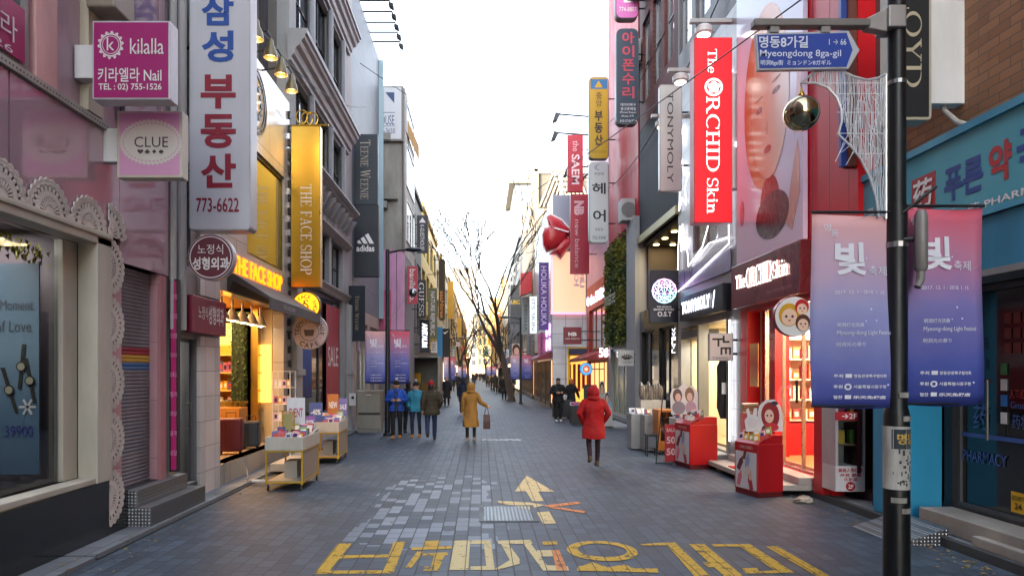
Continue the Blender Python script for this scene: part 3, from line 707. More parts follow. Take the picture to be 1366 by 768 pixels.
def oval(root, y):
    k = 7.92/F; c = (xp(201.5, 7.92), y, zp(190, 7.92)); m = MB()
    n = 44
    for i in range(n):
        a = 2*math.pi*i/n; b = 2*math.pi*(i+1)/n
        def pt(rx, rz, a): return (c[0]+rx*k*math.cos(a), y-.003, c[2]+rz*k*math.sin(a))
        m.prism([pt(40, 28.5, a), pt(42.5, 31, (a+b)/2), pt(40, 28.5, b), pt(38, 26.5, b), pt(38, 26.5, a)], (0, .002, 0))
        m.prism([pt(36, 24.5, a), pt(38, 26.5, a), pt(38, 26.5, a*.5+b*.5), pt(36, 24.5, a*.5+b*.5)], (0, .002, 0))
    m.disc((c[0], y-.003, c[2]), 36*k, (0, .002, 0), 40, 24.5*k); m.build('lace_oval', M('#d9d4cb', .5, 0, .06), root)
    t = MB(); text(t, 'CLUE', ('F', y-.004), prect(180, 183, 225, 197, 7.92)); text(t, '♥♣♦♠', ('F', y-.004), prect(184, 200, 219, 205.5, 7.92)); t.build('lettering', DTXT, root, fix=False)
sign('hanging_sign', 'pale pink box sign with dark letters in a white lace oval', (156,148,243,237), 7.92, .17, M('#d59bc0', .45, 0, .05), CREAM, [], 'L', boxbr=.5, extra=oval, frame=.03)
sign('hanging_sign', 'tall white sign with blue and dark red stacked letters and phone number', (252,-25,334,307), 10.0, .3, M('#c2c3c8', .4, 0, .05), M('#b9babd', .35), [
     ('삼성', (269,-7,312,90), 'v', BLUET, dict(bold=.035)), ('부동산', (268,100,315,258), 'v', REDT, dict(bold=.035)), ('773-6622', (262,264,319,283), 'h', REDT, dict(bold=.01))], 'L', rad=.06, frame=.02)
def clin(root, c, r, y):
    m = MB(); k = 40
    for i in range(k):
        a = 2*math.pi*i/k; b = 2*math.pi*(i+1)/k
        m.prism([(c[0]+q*r*math.cos(t), y-.002, c[2]+q*r*math.sin(t)) for q, t in ((.86, a), (.9, a), (.9, b), (.86, b))], (0, .002, 0))
    text(m, '노정식', ('F', y), prect(264, 326, 298, 339, 9.9)); text(m, '성형외과', ('F', y), prect(257, 343, 306, 360, 9.9), 'h', .03); m.build('lettering', WTXT, root, fix=False)
roundsign('round_sign', 'round maroon clinic sign with white rim below the tall white sign', 281, 343, 31, 9.9, .14, M('#5f1730', .4), M('#b5b2b6', .4), XL, clin, .04)
# ---- narrow clinic entrance
b2 = thing('clinic_building', 'narrow grey clinic front with glass door and white tiled column', 'building', (XL, 10.5, 0))
w = MB(); wall(w, -1, XL, 9.6, 11.42, 0.05, 22, [(9.75, 10.62, .28, 2.5), (9.8, 10.4, 3.6, 5.2), (9.8, 10.4, 5.8, 8)]); shell(w, -1, XL, 9.6, 11.42, 22); w.build('wall', M('#8f8d8c', .6), b2)  # carried up past the view to hold back the sun
window(b2, -1, XL, 9.8, 10.4, 3.6, 5.2, BLACK, DARKGLASS('#20232a')); window(b2, -1, XL, 9.8, 10.4, 5.8, 8, BLACK, DARKGLASS('#20232a'))
w = MB(); fb(w, -1, XL, 0, .06, 10.62, 11.4, .05, 2.55); fb(w, -1, XL, 0, .06, 10.62, 11.4, 3.2, 6); w.build('column', GRID('#c9c6c2', '#8f8d8a', .4, .4, 'YZ', .3), b2)
w = MB(); fb(w, -1, XL, 0, .02, 9.6, 10.6, .05, .28); w.build('threshold', M('#45474a', .5), b2)
d_ = window(b2, -1, XL, 9.75, 10.62, .28, 2.5, M('#8d9194', .35, .8), GLASS(), 1, 1, .1, .05, 'door')
q = MB(); q.tube([(XL-.1, 10.5, 1.1), (XL-.04, 10.5, 1.12), (XL-.04, 10.5, 1.5), (XL-.1, 10.5, 1.52)], .015); q.build('handle', STEEL, d_)
interior(b2, -1, XL, 9.65, 11.3, .2, 2.9, 2.2, M('#8d8a86', .6), M('#5d5a56', .5))
q = MB()
for z in (.9, 1.3, 1.7): fb(q, -1, XL, -2.1, -1.7, 9.8, 11.2, z, z+.03)
q.build('shelf', M('#77726b'), b2); area('clinic_lamp', (XL-1.2, 10.4, 2.8), (.6, .6), 14, (1, .97, .92))
for k, x in enumerate((.07, .09)):
    q = MB(); q.tube([(XL+x, 9.66+.2*k, 2.6), (XL+x, 9.66+.2*k, 15)], .05+.03*k, 10); q.build('downpipe', M('#a3a19f', .5), b2)
ws = thing('wall_sign', 'dark red lettered board over the narrow clinic door', 'sign', (XL, 10.7, 2.58))
q = MB(); fb(q, -1, XL, .07, .2, 10.03, 11.33, 2.58, 3.14); q.build('casing', M('#7d1d38', .4), ws, bevel=.01)
q = MB(); text(q, '노정식', ('L', XL+.2), (10.2, 10.55, 2.8, 3.0)); text(q, '성형외과', ('L', XL+.2), (10.58, 11.2, 2.74, 3.04), 'h', .02); q.build('lettering', WTXT, ws, fix=False)
sign('price_board', 'narrow pink price board on a black post beside the shutter', (225.5,372,238,629), 9.62, .07, M('#b81d6c', .4), BLACK,
     [(t, (227.5, 392+i*26, 236.5, 399+i*26), 'h', M('#e0a8c4', .5)) for i, t in enumerate(('리프팅', '눈매교정', '코성형', '지방이식', '보톡스', '필러', '제모', '윤곽', '상담'))], 'L', brackets=0)
# ---- golden cosmetics shop
WPAN = GRID('#b4aea6', '#77726c', 1.3, 1.1, 'YZ', .22, .5, .05, .012)
b3 = thing('cosmetics_building', 'pale panelled cosmetics shop with warm orange interior and grey awning', 'building', (XL, 13.5, 0))
w = MB(); wall(w, -1, XL, 11.42, 15.75, .05, 8.25, [(11.5, 15.3, .4, 3.4), (12.9, 15.35, 4.25, 6.4)]); w.build('wall', WPAN, b3)
w = MB(); wall(w, -1, XL, 11.42, 15.75, 8.26, 22, [(11.6, 15.5, 8.6, 15)], d=-.5); w.build('upper_wall', M('#4c474a', .6), b3)
for a, b in ((11.7, 13.4), (13.6, 15.4)): window(b3, -1, XL, a, b, 8.6, 15, M('#77736d'), DARKGLASS('#1d232c'), 2, 2, .6)
w = MB(); shell(w, -1, XL, 11.42, 15.75, 22, front=-.8); w.build('shell', M('#5c5a5a'), b3)  # height out of view raised to cast shade across the street
w = MB(); fb(w, -1, XL, .0, .03, 11.43, 11.5, .05, 8.2); w.build('column', GRID('#c4c0ba', '#8d8984', .4, .55, 'YZ', .3), b3)
w = MB(); fb(w, -1, XL, -.26, .02, 11.76, 15.7, .05, .4); w.build('threshold', GRID('#a39b90', '#6c6660', .8, .4, 'YZ', .4), b3)
window(b3, -1, XL, 12.9, 15.35, 4.25, 6.4, M('#77682e', .35, .8), M('#8a7a30', .12, 0, .1, .5, coat=1), 1, 1, .05, .07)
ORG_W = M('#d3902e', .5); interior(b3, -1, XL, 11.5, 15.6, .35, 3.5, 4.5, ORG_W, M('#b8a48a', .3))
for i in range(3):
    q = MB(); fb(q, -1, XL, -4.2+.02, -3.9, 12+i*1.2, 12.8+i*1.2, .42, 2.6); q.build('cabinet', M('#b8761e', .4), b3)
q = MB(); q.box(-5.52, -5.24, 14.9, 15.1, .4, 3.3); gc = q.build('plant_column', M('#20301a', .9), b3)
q = MB(); random.seed(8)
for k in range(500):
    z = random.uniform(.45, 3.3); a = random.random()*6.3; x = random.uniform(-5.55, -5.2); y = 14.88
    if random.random() < .35: y, x = random.uniform(14.86, 15.1), -5.22
    q.poly([(x, y, z), (x+.05*math.cos(a), y-.03, z+.05*math.sin(a)), (x+.03*math.cos(a+1), y-.02, z+.05*math.sin(a+1))])
q.build('leaves', M('#3f5a2a', .7, 0, .5, 8), gc)
for x0 in (-5.16, -6.3):
    q = MB(); q.box(x0, x0+.16, 15.1, 15.3, .4, 3.4); q.build('pillar', M('#c9a04a', .3, .8), b3)
q = MB(); fb(q, -1, XL, -.55, -.26, 15.3, 15.545, .4, 3.4); q.build('side_panel', M('#d0bd96', .5), b3)
q = MB()
for z in (.75, 1.15, 1.55, 1.95, 2.35): q.box(-6.9, -5.55, 15.15, 15.54, z, z+.03); q.box(-5.0, -4.95, 15.2, 15.5, z, z+.03)
q.build('shelf', M('#d8b060', .4), b3)
q = MB(); q.box(-6.9, -5.55, 15.5, 15.545, 2.6, 3.1); q.box(-5.0, -4.76, 15.25, 15.29, 1.3, 2.6); q.build('lit_panel', GLOW('#ffb040', 1.3, '#d8a050'), b3)
q = MB(); q.box(-6.94, -5.54, 15.48, 15.498, .4, 2.6); q.build('back_panel', M('#d8902a', .5), b3)
q = MB(); q.box(-7.2, -6.95, 14.6, 15.5, .4, 3.0); q.build('green_panel', M('#2c4420', .8, 0, .4, 6), b3)
for i in range(6):
    y = 12.0+i*.55; q = MB(); q.lathe((XL-.35, y, 2.98), [(.02, .42), (.02, .24), (.05, .22), (.13, .05), (.14, 0), (.12, .0), (.02, .19)], 14)
    o = q.build('pendant_lamp', M('#c9c2b4', .4), b3, smooth=True)
    MB().ell((XL-.35, y, 3.02), .06, .06, .06).build('bulb', LAMPW, o)
for y in (12.4, 13.6, 14.8):
    area('ceiling_lamp', (XL-1.6, y, 3.42), (1.4, .7), 36, (1, .58, .24))
q = MB(); q.prism([(XL, 11.9, 3.42), (XL, 11.9, 3.75), (XL+.12, 11.9, 3.72), (XL+.78, 11.9, 3.3), (XL+.78, 11.9, 3.1), (XL+.74, 11.9, 3.1), (XL+.74, 11.9, 3.26), (XL+.1, 11.9, 3.6), (XL+.02, 11.9, 3.42)], (0, 3.7, 0))
aw = q.build('awning', M('#5a5654', .7, 0, .15), b3)
q = MB(); text(q, 'THE FACE SHOP', ('L', XL+.78), (12.6, 13.4, 3.16, 3.24)); q.build('lettering', M('#b5b0a8'), aw, fix=False)
q = MB(); put(q, sans('THE FACE SHOP', .01, .1), L, (12.15, 15.1, 3.78, 4.12), 0, .01, .02); q.build('lettering', GLOW('#ff7a08', 1.3, '#c86a10'), b3)
q = MB()
for k in range(24): fb(q, -1, XL, 0, .05, 15.62, 15.72, .5+k*.32, .66+k*.32)
q.build('grille', BLACK, b3)
# round emblem of rings on the upper wall
q = MB(); ec = (13.35, 7.35)
for rr in (.5, .6):
    for i in range(32):
        a = 2*math.pi*i/32; b = 2*math.pi*(i+1)/32
        q.prism([(XL+.02, ec[0]+r_*math.cos(t), ec[1]+r_*math.sin(t)) for r_, t in ((rr, a), (rr+.05, a), (rr+.05, b), (rr, b))], (.02, 0, 0))
for i in range(12):
    a = 2*math.pi*i/12; q.disc((XL+.02, ec[0]+.32*math.cos(a), ec[1]+.32*math.sin(a)), .07, (.02, 0, 0), 10)
q.build('emblem', M('#23221f', .4, .5), b3)
def gooseneck(x, y, z, label):
    t = thing('wall_lamp', label, 'lamp', (x, y, z), 'gooseneck lamps above the golden shop')
    q = MB(); q.tube([(x-.62, y, z+.05), (x-.2, y, z+.12), (x-.06, y, z+.11), (x, y, z)], .018); q.build('arm', DARKSTEEL, t)
    q = MB(); q.lathe((x, y, z-.38), [(.025, .36), (.05, .33), (.055, .25), (.11, .13), (.13, 0), (.12, 0), (.045, .22)], 16); q.build('lamp_shade', M('#6a614c', .35, .8), t, smooth=True)
    MB().ell((x, y, z-.27), .05, .05, .06).build('bulb', GLOW('#ffb84a', 5), t)
    p = bpy.data.lights.new('bulb_light', 'POINT'); p.energy = 2.2; p.color = (1, .68, .3); p.shadow_soft_size = .08
    o = bpy.data.objects.new('bulb_light', p); COL.objects.link(o); o.location = (x, y, z-.46)
for (px, py), lab in zip(((342,47), (361,72), (375,95), (389,117)), ('topmost gooseneck lamp, hanging beside the tall white sign', 'second gooseneck lamp from the top, above the round emblem', 'third gooseneck lamp from the top of the row', 'lowest gooseneck lamp of the row, nearest the cornice')):
    Y = yl(px, XL+.6); gooseneck(XL+.6, Y, zp(py, Y)+.3, lab)
def goldtop(root, y):
    q = MB()
    for i in range(3):
        c = (xp(404+7*i-3, 15.6), 15.6+.1, zp(157-3*(i == 0), 15.6)); n = 20
        q.tube([(c[0]+.13*math.cos(2*math.pi*k/n), c[1], c[2]+.16*math.sin(2*math.pi*k/n)) for k in range(n+1)], .018, 6)
    q.tube([(xp(385,15.6), 15.7, zp(166,15.6)), (xp(437,15.6), 15.7, zp(165,15.6))], .025); q.build('ornament', GOLD, root)
WH2 = M('#efe9dc', .5, 0, .04)
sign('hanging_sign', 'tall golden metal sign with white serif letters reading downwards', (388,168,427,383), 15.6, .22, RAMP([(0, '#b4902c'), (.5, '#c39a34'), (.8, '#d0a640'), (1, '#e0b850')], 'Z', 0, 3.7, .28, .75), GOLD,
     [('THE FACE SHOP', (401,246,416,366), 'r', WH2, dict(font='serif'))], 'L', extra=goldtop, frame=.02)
def tfs(root, c, r, y):
    q = MB(); arctext(q, 'THE FACE SHOP', y-.001, c[0], c[2], r*.66, r*.26, 215, -35); text(q, '§', ('F', y), (c[0]-r*.22, c[0]+r*.22, c[2]-r*.4, c[2]+r*.42)); q.build('lettering', M('#5a3a08', .5), root, fix=False)
roundsign('round_sign', 'round glowing orange sign hanging above the mauve cafe disc', 408, 408, 19.5, 15.25, .12, GLOW('#f09a14', 1.1, '#c88a20'), M('#8a6a1c', .4, .5), XL, tfs, .1)
def cafe(root, c, r, y):
    q = MB(); arctext(q, 'TEENIE WEENIE', y-.001, c[0], c[2], r*.7, r*.24, 190, -10); arctext(q, 'CAFE', y-.001, c[0], c[2], r*.78, r*.28, 238, 302, True)
    n = 32
    for i in range(n):
        a = 2*math.pi*i/n; b = 2*math.pi*(i+1)/n
        q.prism([(c[0]+k*r*math.cos(t), y-.002, c[2]+k*r*math.sin(t)) for k, t in ((.5, a), (.53, a), (.53, b), (.5, b))], (0, .002, 0))
    q.prism([(c[0]-r*.25, y-.002, c[2]-r*.25), (c[0]+r*.2, y-.002, c[2]-r*.25), (c[0]+r*.28, y-.002, c[2]+r*.1), (c[0]-r*.33, y-.002, c[2]+r*.1)], (0, .002, 0))
    q.build('lettering', M('#3a2c30', .5), root, fix=False)
roundsign('round_sign', 'round mauve cafe sign below the glowing orange disc', 413, 442, 24, 15.5, .12, M('#a3949a', .5), M('#8d8b88', .4), XL, cafe, .05)

# ---- stone fronted fashion store
STONE = M('#a6a6a4', .75, 0, .18, 1.4, .3, 50)
b4 = thing('stone_store_building', 'grey stone fashion store with deep moulded cornices and dark windows', 'building', (XL, 19.5, 0))
hs = [(16.3, 21.9, .35, 4.25)]+[(16.3+k*1.95, 17.95+k*1.95, 4.5, 5.95) for k in range(3)]+[(16.3+k*1.95, 17.95+k*1.95, a, b) for a, b in ((7.35, 9.1), (10.0, 12.5), (13.3, 15.6)) for k in range(3)]
w = MB(); wall(w, -1, XL, 15.75, 23.4, .05, 21, hs, .3); w.build('wall', STONE, b4)
w = MB(); shell(w, -1, XL, 15.75, 23.4, 21, front=-.31); w.build('shell', M('#6f6a66'), b4)  # top raised out of view to keep sun off the facades opposite
for (a, b, c, d) in hs[1:]:
    window(b4, -1, XL, a, b, c, d, BLACK, M('#2b3644', .08, 0, .35, 1.2, coat=1), 2, 2, .14, .07)
def cornice(root, y0, y1, zb, zt, dm, dent=False):
    q = MB(); hgt = zt-zb
    prof = [(0, 0), (.18, 0), (.2, .14), (.34, .2), (.4, .34), (.42, .4), (.62, .48), (.7, .62), (.86, .7), (.9, .82), (1, .84), (1, 1), (0, 1)]
    q.prism([(XL+dm*a, y0, zb+hgt*b) for a, b in prof], (0, y1-y0, 0))
    o = q.build('cornice', M('#a8a8a8', .6, 0, .15), root)
    if dent:
        k = y0+.2
        while k < y1-.2:
            d = MB(); d.prism([(XL+.0, k, zb-.45), (XL+.08, k, zb-.45), (XL+dm*.85, k, zb-.01), (XL, k, zb-.01)], (0, .16, 0)); k += .62; d.build('corbel', STONE, o)
cornice(b4, 15.6, 22.5, 9.2, 9.93, .45); cornice(b4, 15.6, 22.7, 12.6, 13.25, .45); cornice(b4, 15.9, 22.6, 6.95, 7.25, .42, True); cornice(b4, 15.9, 22.6, 5.98, 6.14, .2); cornice(b4, 15.9, 22.6, 4.28, 4.5, .15)
q = MB(); put(q, serif('TEENIE WEENIE', True), L, (18.2, 20.6, 6.3, 6.62), 0, .012, .0); q.build('lettering', M('#3b3634', .5), b4, fix=False)
for y in (15.85, 22.35):
    q = MB(); fb(q, -1, XL, 0, .16, y, y+.5, .05, 4.2); fb(q, -1, XL, 0, .2, y-.04, y+.54, .05, .5); fb(q, -1, XL, 0, .22, y-.05, y+.55, 1.9, 2.05); q.build('pilaster', STONE, b4, bevel=.01)
for y in (17.6, 19.8, 21.6):
    q = MB(); q.tube([(XL+.05, y, 7.3), (XL+.05, y, 9.15)], .09, 10); q.tube([(XL+.05, y, 9.95), (XL+.05, y, 12.55)], .09, 10); q.build('column', M('#8f9194', .5), b4)
sf = window(b4, -1, XL, 16.3, 21.9, .35, 4.25, M('#17181c', .35), M('#14171d', .06, 0, .3, .8, coat=1), 4, 1, .12, .12, 'shopfront')
q = MB(); fb(q, -1, XL, -.1, -.09, 19.9, 21.7, .85, 4.0); q.build('poster', M('#a32135', .4), sf)
q = MB(); text(q, 'SALE', ('L', XL-.09), (20.1, 21.5, 2.15, 2.75), 'h', .01); q.build('lettering', WTXT, sf, fix=False)
q = MB(); fb(q, -1, XL, -.1, -.09, 16.8, 18.2, 1.3, 3.9); q.build('poster', RAMP([(0, '#2a2c5a'), (.5, '#3a5a9a'), (1, '#1c2038')], 'Z', 1.3, 3.9), sf)
NAVY = M('#27303a', .5, 0, .08)
sign('hanging_sign', 'slate grey fashion sign with cream serif letters, upper of two on the stone store', (472,179,504,273), 23.8, .2, NAVY, NAVY, [('TEENIE WEENIE', (481,187,494,266), 'r', M('#b9ac98', .5), dict(font='smallcaps'))], 'L', frame=.01)
def adi(root, y):
    q = MB(); Y = 23.8
    for pl4 in (((476.2,322), (479.6,320), (482.6,325), (477.8,325)), ((481,318.2), (485.4,315.6), (490.6,325), (485,325)), ((486.8,313.8), (491.2,311.2), (499,325), (493.2,325))):
        q.prism([(xp(a, Y), y-.003, zp(b, Y)) for a, b in pl4], (0, .002, 0))
    text(q, 'adidas', ('F', y), prect(475.5, 327, 499.5, 335.5, Y), 'h', .03); q.build('lettering', WTXT, root, fix=False)
sign('hanging_sign', 'dark navy sportswear sign with three white slanted bars', (467,273,505,369), 23.8, .25, M('#151d2a', .5), M('#151d2a', .5), [], 'L', frame=.01, extra=adi)
sign('hanging_banner', 'navy cloth banner with small gold letters under the sportswear sign', (465,381,487,455), 22.6, .03, M('#18222f', .7), M('#18222f', .7), [('TEENIE WEENIE', (474,394,479,441), 'r', M('#a89a6a', .5), dict(font='smallcaps'))], 'L', brackets=1, cat='banner', frame=.004)

# ---- smooth grey building and its lamp arms
b5 = thing('grey_panel_building', 'smooth pale grey building with a glass fin along its roof edge', 'building', (XL, 26.5, 0))
w = MB(); wall(w, -1, XL, 23.4, 29.8, 4.3, 15.65); w.build('wall', GRID('#5f646a', '#44474b', 3.2, 2.6, 'YZ', .55, 0, .04, .02), b5)
w = MB(); shell(w, -1, XL, 23.4, 29.8, 15.65); w.build('shell', M('#8a8c90'), b5)
w = MB(); wall(w, -1, XL, 23.4, 29.8, .05, 4.29, [(24.2, 26.6, .3, 3.8), (27.2, 29.3, .3, 3.8)]); w.build('base_wall', M('#a39486', .6), b5)
window(b5, -1, XL, 24.2, 26.6, .3, 3.8, STEEL, DARKGLASS('#7d7a70'), 3, 1, .1, .06, 'shopfront'); window(b5, -1, XL, 27.2, 29.3, .3, 3.8, STEEL, DARKGLASS('#5d5a55'), 2, 1, .1, .06, 'shopfront')
w = MB(); fb(w, -1, XL, .0, .2, 29.5, 29.7, 4.3, 15.6); w.build('glass_fin', M('#a9c4cc', .1, 0, .05, coat=1), b5)
for k in range(5):
    Y = 25+.78*k; x1 = -3.39; z = 15.72
    t = thing('roof_floodlight', 'thin dark floodlight arm reaching out from the grey roof edge', 'floodlight', (XL-.1, Y, z), 'row of floodlight arms on the grey roof')
    q = MB(); q.tube([(XL-.1, Y, z), (x1, Y, z)], .035); q.build('arm', M('#16242c', .6), t)
    q = MB(); q.tube([(x1, Y, z), (x1+.02, Y, z-.12)], .015); q.prism([(x1-.02, Y-.12, z-.1), (x1+.14, Y-.12, z-.16), (x1+.14, Y-.12, z-.3), (x1-.04, Y-.12, z-.2)], (0, .3, 0)); q.build('lamp_head', M('#141c24', .6), t)
# ---- building that steps forward, end wall facing us
b6 = thing('weathered_end_building', 'weathered plaster building stepping forward with a pink clad lower end', 'building', (-4.6, 32, 0))
XF = -3.4
w = MB(); w.box(-9, XF, 30, 34.4, 7.2, 14.6); w.build('wall', M('#a8a49a', .8, 0, .32, .9, .3, 20), b6)
w = MB(); w.box(-9, XF-.01, 30.01, 34.38, .05, 7.19); w.build('base_wall', M('#777472', .7), b6)
w = MB()
for k in range(6): w.box(-5.6+k*.37, -5.26+k*.37, 29.94, 30, 2.9, 7.4)
w.build('cladding', M('#c98fb4', .35), b6)
q = MB(); q.box(-4.7, -4.0, 29.93, 30, 3.0, 5.6); q.build('lower_panel', M('#c25a80', .35), b6)
for a, b in ((7.9, 9.8), (10.4, 12.3), (12.8, 14.2)): window(b6, -1, XF, 30.5, 34, a, b, STEEL, DARKGLASS('#6d757c'), 3, 1, -.05)
q = MB(); q.box(-4.4, -4.15, 29.7, 30, 9.2, 9.5).box(-4.35, -4.0, 29.72, 30, 12.2, 12.5).box(-4.3, -3.7, 29.75, 30, 9.6, 9.68); q.build('meter_box', M('#8d8b84', .6, .3), b6)
q = MB(); q.tube([(-3.45, 29.9, 7.3), (-3.45, 29.9, 14.5)], .05); q.build('downpipe', M('#77706a'), b6)
q = MB(); q.prism([(-3.4, 31.0, 13.6), (-2.95, 31.6, 12.6), (-2.95, 31.6, 11.9), (-3.4, 31.0, 12.9)], (.03, .5, 0)); q.build('signboard', M('#a98a50', .6), b6)
sg = thing('roof_sign', 'white framed guesthouse board high on the weathered end wall', 'sign', (-4, 29.8, 12.4))
MB().box(xp(500,29.8), xp(538,29.8), 29.8, 29.98, zp(188,29.8), zp(115,29.8)).build('casing', M('#7d7a74', .5, .3), sg)
MB().box(xp(502,29.8), xp(535.5,29.8), 29.79, 29.797, zp(185.5,29.8), zp(117,29.8)).build('face_panel', M('#d5d7da', .5, 0, .06), sg)
q = MB(); text(q, 'HOUSE', ('F', 29.79), prect(503,154,526,167,29.8)); text(q, '776-3650', ('F', 29.79), prect(503,171.5,527,178.5,29.8)); text(q, 'K', ('F', 29.79), prect(506.5,130,512,137,29.8), 'h', .04)
q.poly([(xp(514,29.8), 29.784, zp(123.5,29.8)), (xp(526,29.8), 29.784, zp(123.5,29.8)), (xp(526,29.8), 29.784, zp(138,29.8))]); q.box(xp(503,29.8), xp(527,29.8), 29.783, 29.786, zp(150.8,29.8), zp(150,29.8)); q.box(xp(503,29.8), xp(527,29.8), 29.783, 29.786, zp(168.9,29.8), zp(168.3,29.8)); q.build('lettering', M('#33507a', .5), sg, fix=False)

# ---- the rest of the left row
def row_building(label, s, xw, y0, y1, h, col, frame='#6f6c68', pane='#3a444e', floors=4, nx=3, z0=3.6, end=True, base_col='#4a4644', metal=0, panel=None, depth=8):
    b = thing('row_building', label, 'building', (xw, (y0+y1)/2, 0))
    wm = GRID(col, '#6b655c', panel[0], panel[1], 'YZ', .5, 0, .06, .02) if panel else M(col, .6, metal, .16, .6)
    hs = []; fh = (h-z0-.8)/floors
    for f in range(floors):
        for i in range(nx):
            a = y0+(y1-y0)*(i+.14)/nx; c = y0+(y1-y0)*(i+.86)/nx; hs.append((a, c, z0+f*fh+.7, z0+f*fh+fh-.3))
    w = MB(); wall(w, s, xw, y0, y1, z0, h, hs, .3); w.build('wall', wm, b)
    w = MB(); shell(w, s, xw, y0, y1, h, depth, front=-.3); w.build('shell', M(col, .7), b)
    for q in hs: window(b, s, xw, *q, M(frame), DARKGLASS(pane), 2, 1, .12, .08)
    w = MB(); fb(w, s, xw, -.3, 0, y0, y1, .05, z0-.01); w.build('base_wall', M(base_col), b)
    w = MB(); fb(w, s, xw, -.35, .15, y0+.02, y1-.02, h, h+.3); w.build('parapet', M(col, .7, 0, .2), b)
    for i in range(2):
        a = y0+(y1-y0)*(i*.5+.06); c = y0+(y1-y0)*(i*.5+.44); q = MB(); fb(q, s, xw, .0, .04, a, c, .3, 2.9); q.build('shop_window', GLOW(random.choice(('#ffd9a0', '#fff0d8', '#ffe2b8')), .9, '#c0a880'), b)
    return b
random.seed(21)
XB = -4.0
row_building('dark shop block behind the green and pink hanging signs', -1, XB, 34.45, 45, 12.6, '#5d5a58', nx=3, floors=3)
row_building('golden yellow panelled block on the left, further down', -1, XB, 45, 60, 13.0, '#c9a53c', panel=(1.2, 2.4), nx=4, floors=3)
row_building('cream block with yellow window band beyond the golden one', -1, XB, 60, 80, 12.4, '#bfb295', nx=4, floors=3)
row_building('tan block far down the left side of the street', -1, XB, 80, 118, 13.2, '#b59b6c', nx=5, floors=3)
row_building('farthest ochre block on the left side of the street', -1, XB, 118, 185, 13, '#a9895a', nx=6, floors=3)
OLIVE = M('#6b6742', .5); YEL = M('#d59e1c', .4)
sign('hanging_sign', 'dark grey guesthouse sign with white letters and a mountain mark', (556,287,571,337), 34.6, .2, M('#34393f'), M('#55585c'), [('K-GUESTHOUSE', (560.5,300,566,334), 'r', WTXT), ('▲', (559,290,568,297), 'h', WTXT)], 'L', XB)
sign('hanging_sign', 'red sign with flowing white letters beside the left street lamp', (543,355,557,405), 30.6, .15, M('#b01f3c', .4), M('#b01f3c', .4), [('banila co.', (546.5,359,554,402), 'r', WTXT)], 'L', XF)
sign('hanging_sign', 'black sign with five bold white serif capitals', (556,373,568,425), 33.0, .2, BLACK, BLACK, [('GUESS', (558.5,377,565.5,421), 'r', WTXT, dict(font='serif'))], 'L', XF)
sign('hanging_sign', 'black blue-edged sign with glowing white capitals above the truck', (560,426,573,470), 34.0, .2, M('#14161f'), M('#20263a'), [('ARITAUM', (563,431,570,463), 'r', GLOW('#e8ecff', 1.2), dict(bold=.03))], 'L', XF)
sign('hanging_sign', 'olive green sign with thin white capitals', (571,384,583,452), 42.5, .2, OLIVE, OLIVE, [('NATURE REPUBLIC', (574.5,389,580,447), 'r', WTXT)], 'L', XB)
sign('hanging_sign', 'dark brown rounded sign with orange letters and a row of bulbs', (585,345,594,428), 50, .2, M('#3a3226'), M('#c08a1c', .4, .4), [('seaNtree', (587,388,592,424), 'r', M('#e08a2a'), dict(bold=.02))], 'L', XB, rad=.2)
sign('hanging_sign', 'bright orange-yellow blank banner board on the golden block', (597,375,605,425), 64, .3, YEL, YEL, [], 'L', XB)
sign('hanging_sign', 'sky blue board hanging just left of the black sportswear board', (583,436,590,478), 46, .2, M('#2f7fae'), M('#2f7fae'), [], 'L', XB)
def swoosh(root, y):
    Y = 55; MB().prism([(xp(a, Y), y-.003, zp(b, Y)) for a, b in ((591.3,442.5), (593,443.4), (598.5,440.6), (594.2,445.2), (592,445.2))], (0, .002, 0)).build('emblem', WTXT, root)
sign('hanging_sign', 'black sportswear board with a small white tick mark', (590,438,600,480), 55, .25, M('#1c1c20'), M('#1c1c20'), [], 'L', XB, extra=swoosh)
sign('hanging_sign', 'rounded grey board with white letters far down the left side', (602,462,608,487), 70, .2, M('#8b8b8b'), M('#8b8b8b'), [('NAIM', (603.7,466,606.5,483), 'r', WTXT)], 'L', XB, rad=.2)
sign('hanging_sign', 'tall orange board far down the left side, left of the bare trees', (610,424,615.5,453), 85, .3, YEL, YEL, [], 'L', XB)
# ================================================================ right side of the street
XR = 5.4; XP = 5.9
# ---- pharmacy under brown brick
TEAL = M('#2f8fb0', .4, 0, .08, 1.2)
c1 = thing('pharmacy_building', 'brown brick building with a teal pharmacy fascia and dark glass front', 'building', (XP, 7, 0))
w = MB(); wall(w, 1, XP, 1.5, 9.6, 3.1, 16); w.build('wall', GRID('#94694a', '#66574a', .32, .11, 'YZ', .8, .5, .16, .012), c1)
w = MB(); wall(w, 1, XP, 1.5, 9.6, .085, 3.09, [(1.9, 8.45, .33, 3.0), (8.6, 9.5, .33, 3.0)]); w.build('base_wall', M('#24262a', .4), c1)
w = MB(); shell(w, 1, XP, 1.5, 9.6, 16); w.box(XP, 13, -34, 1.49, .085, 16); w.build('shell', M('#6b4a34'), c1)  # includes an unseen block behind the camera, added to shade the near street
fa = MB(); fb(fa, 1, XP, .28, .42, 1.5, 10.7, 3.73, 4.7); fas = fa.build('fascia', RAMP([(0, '#4a9ab0'), (.5, '#66acbb'), (1, '#468ea8')], 'Y', -3, 4, .12), c1)
q = MB(); fb(q, 1, XP, 0, .46, 1.5, 10.72, 4.7, 4.79); fb(q, 1, XP, .42, .45, 1.5, 10.72, 3.69, 3.74); q.build('fascia_trim', M('#4698b8', .4), fas)
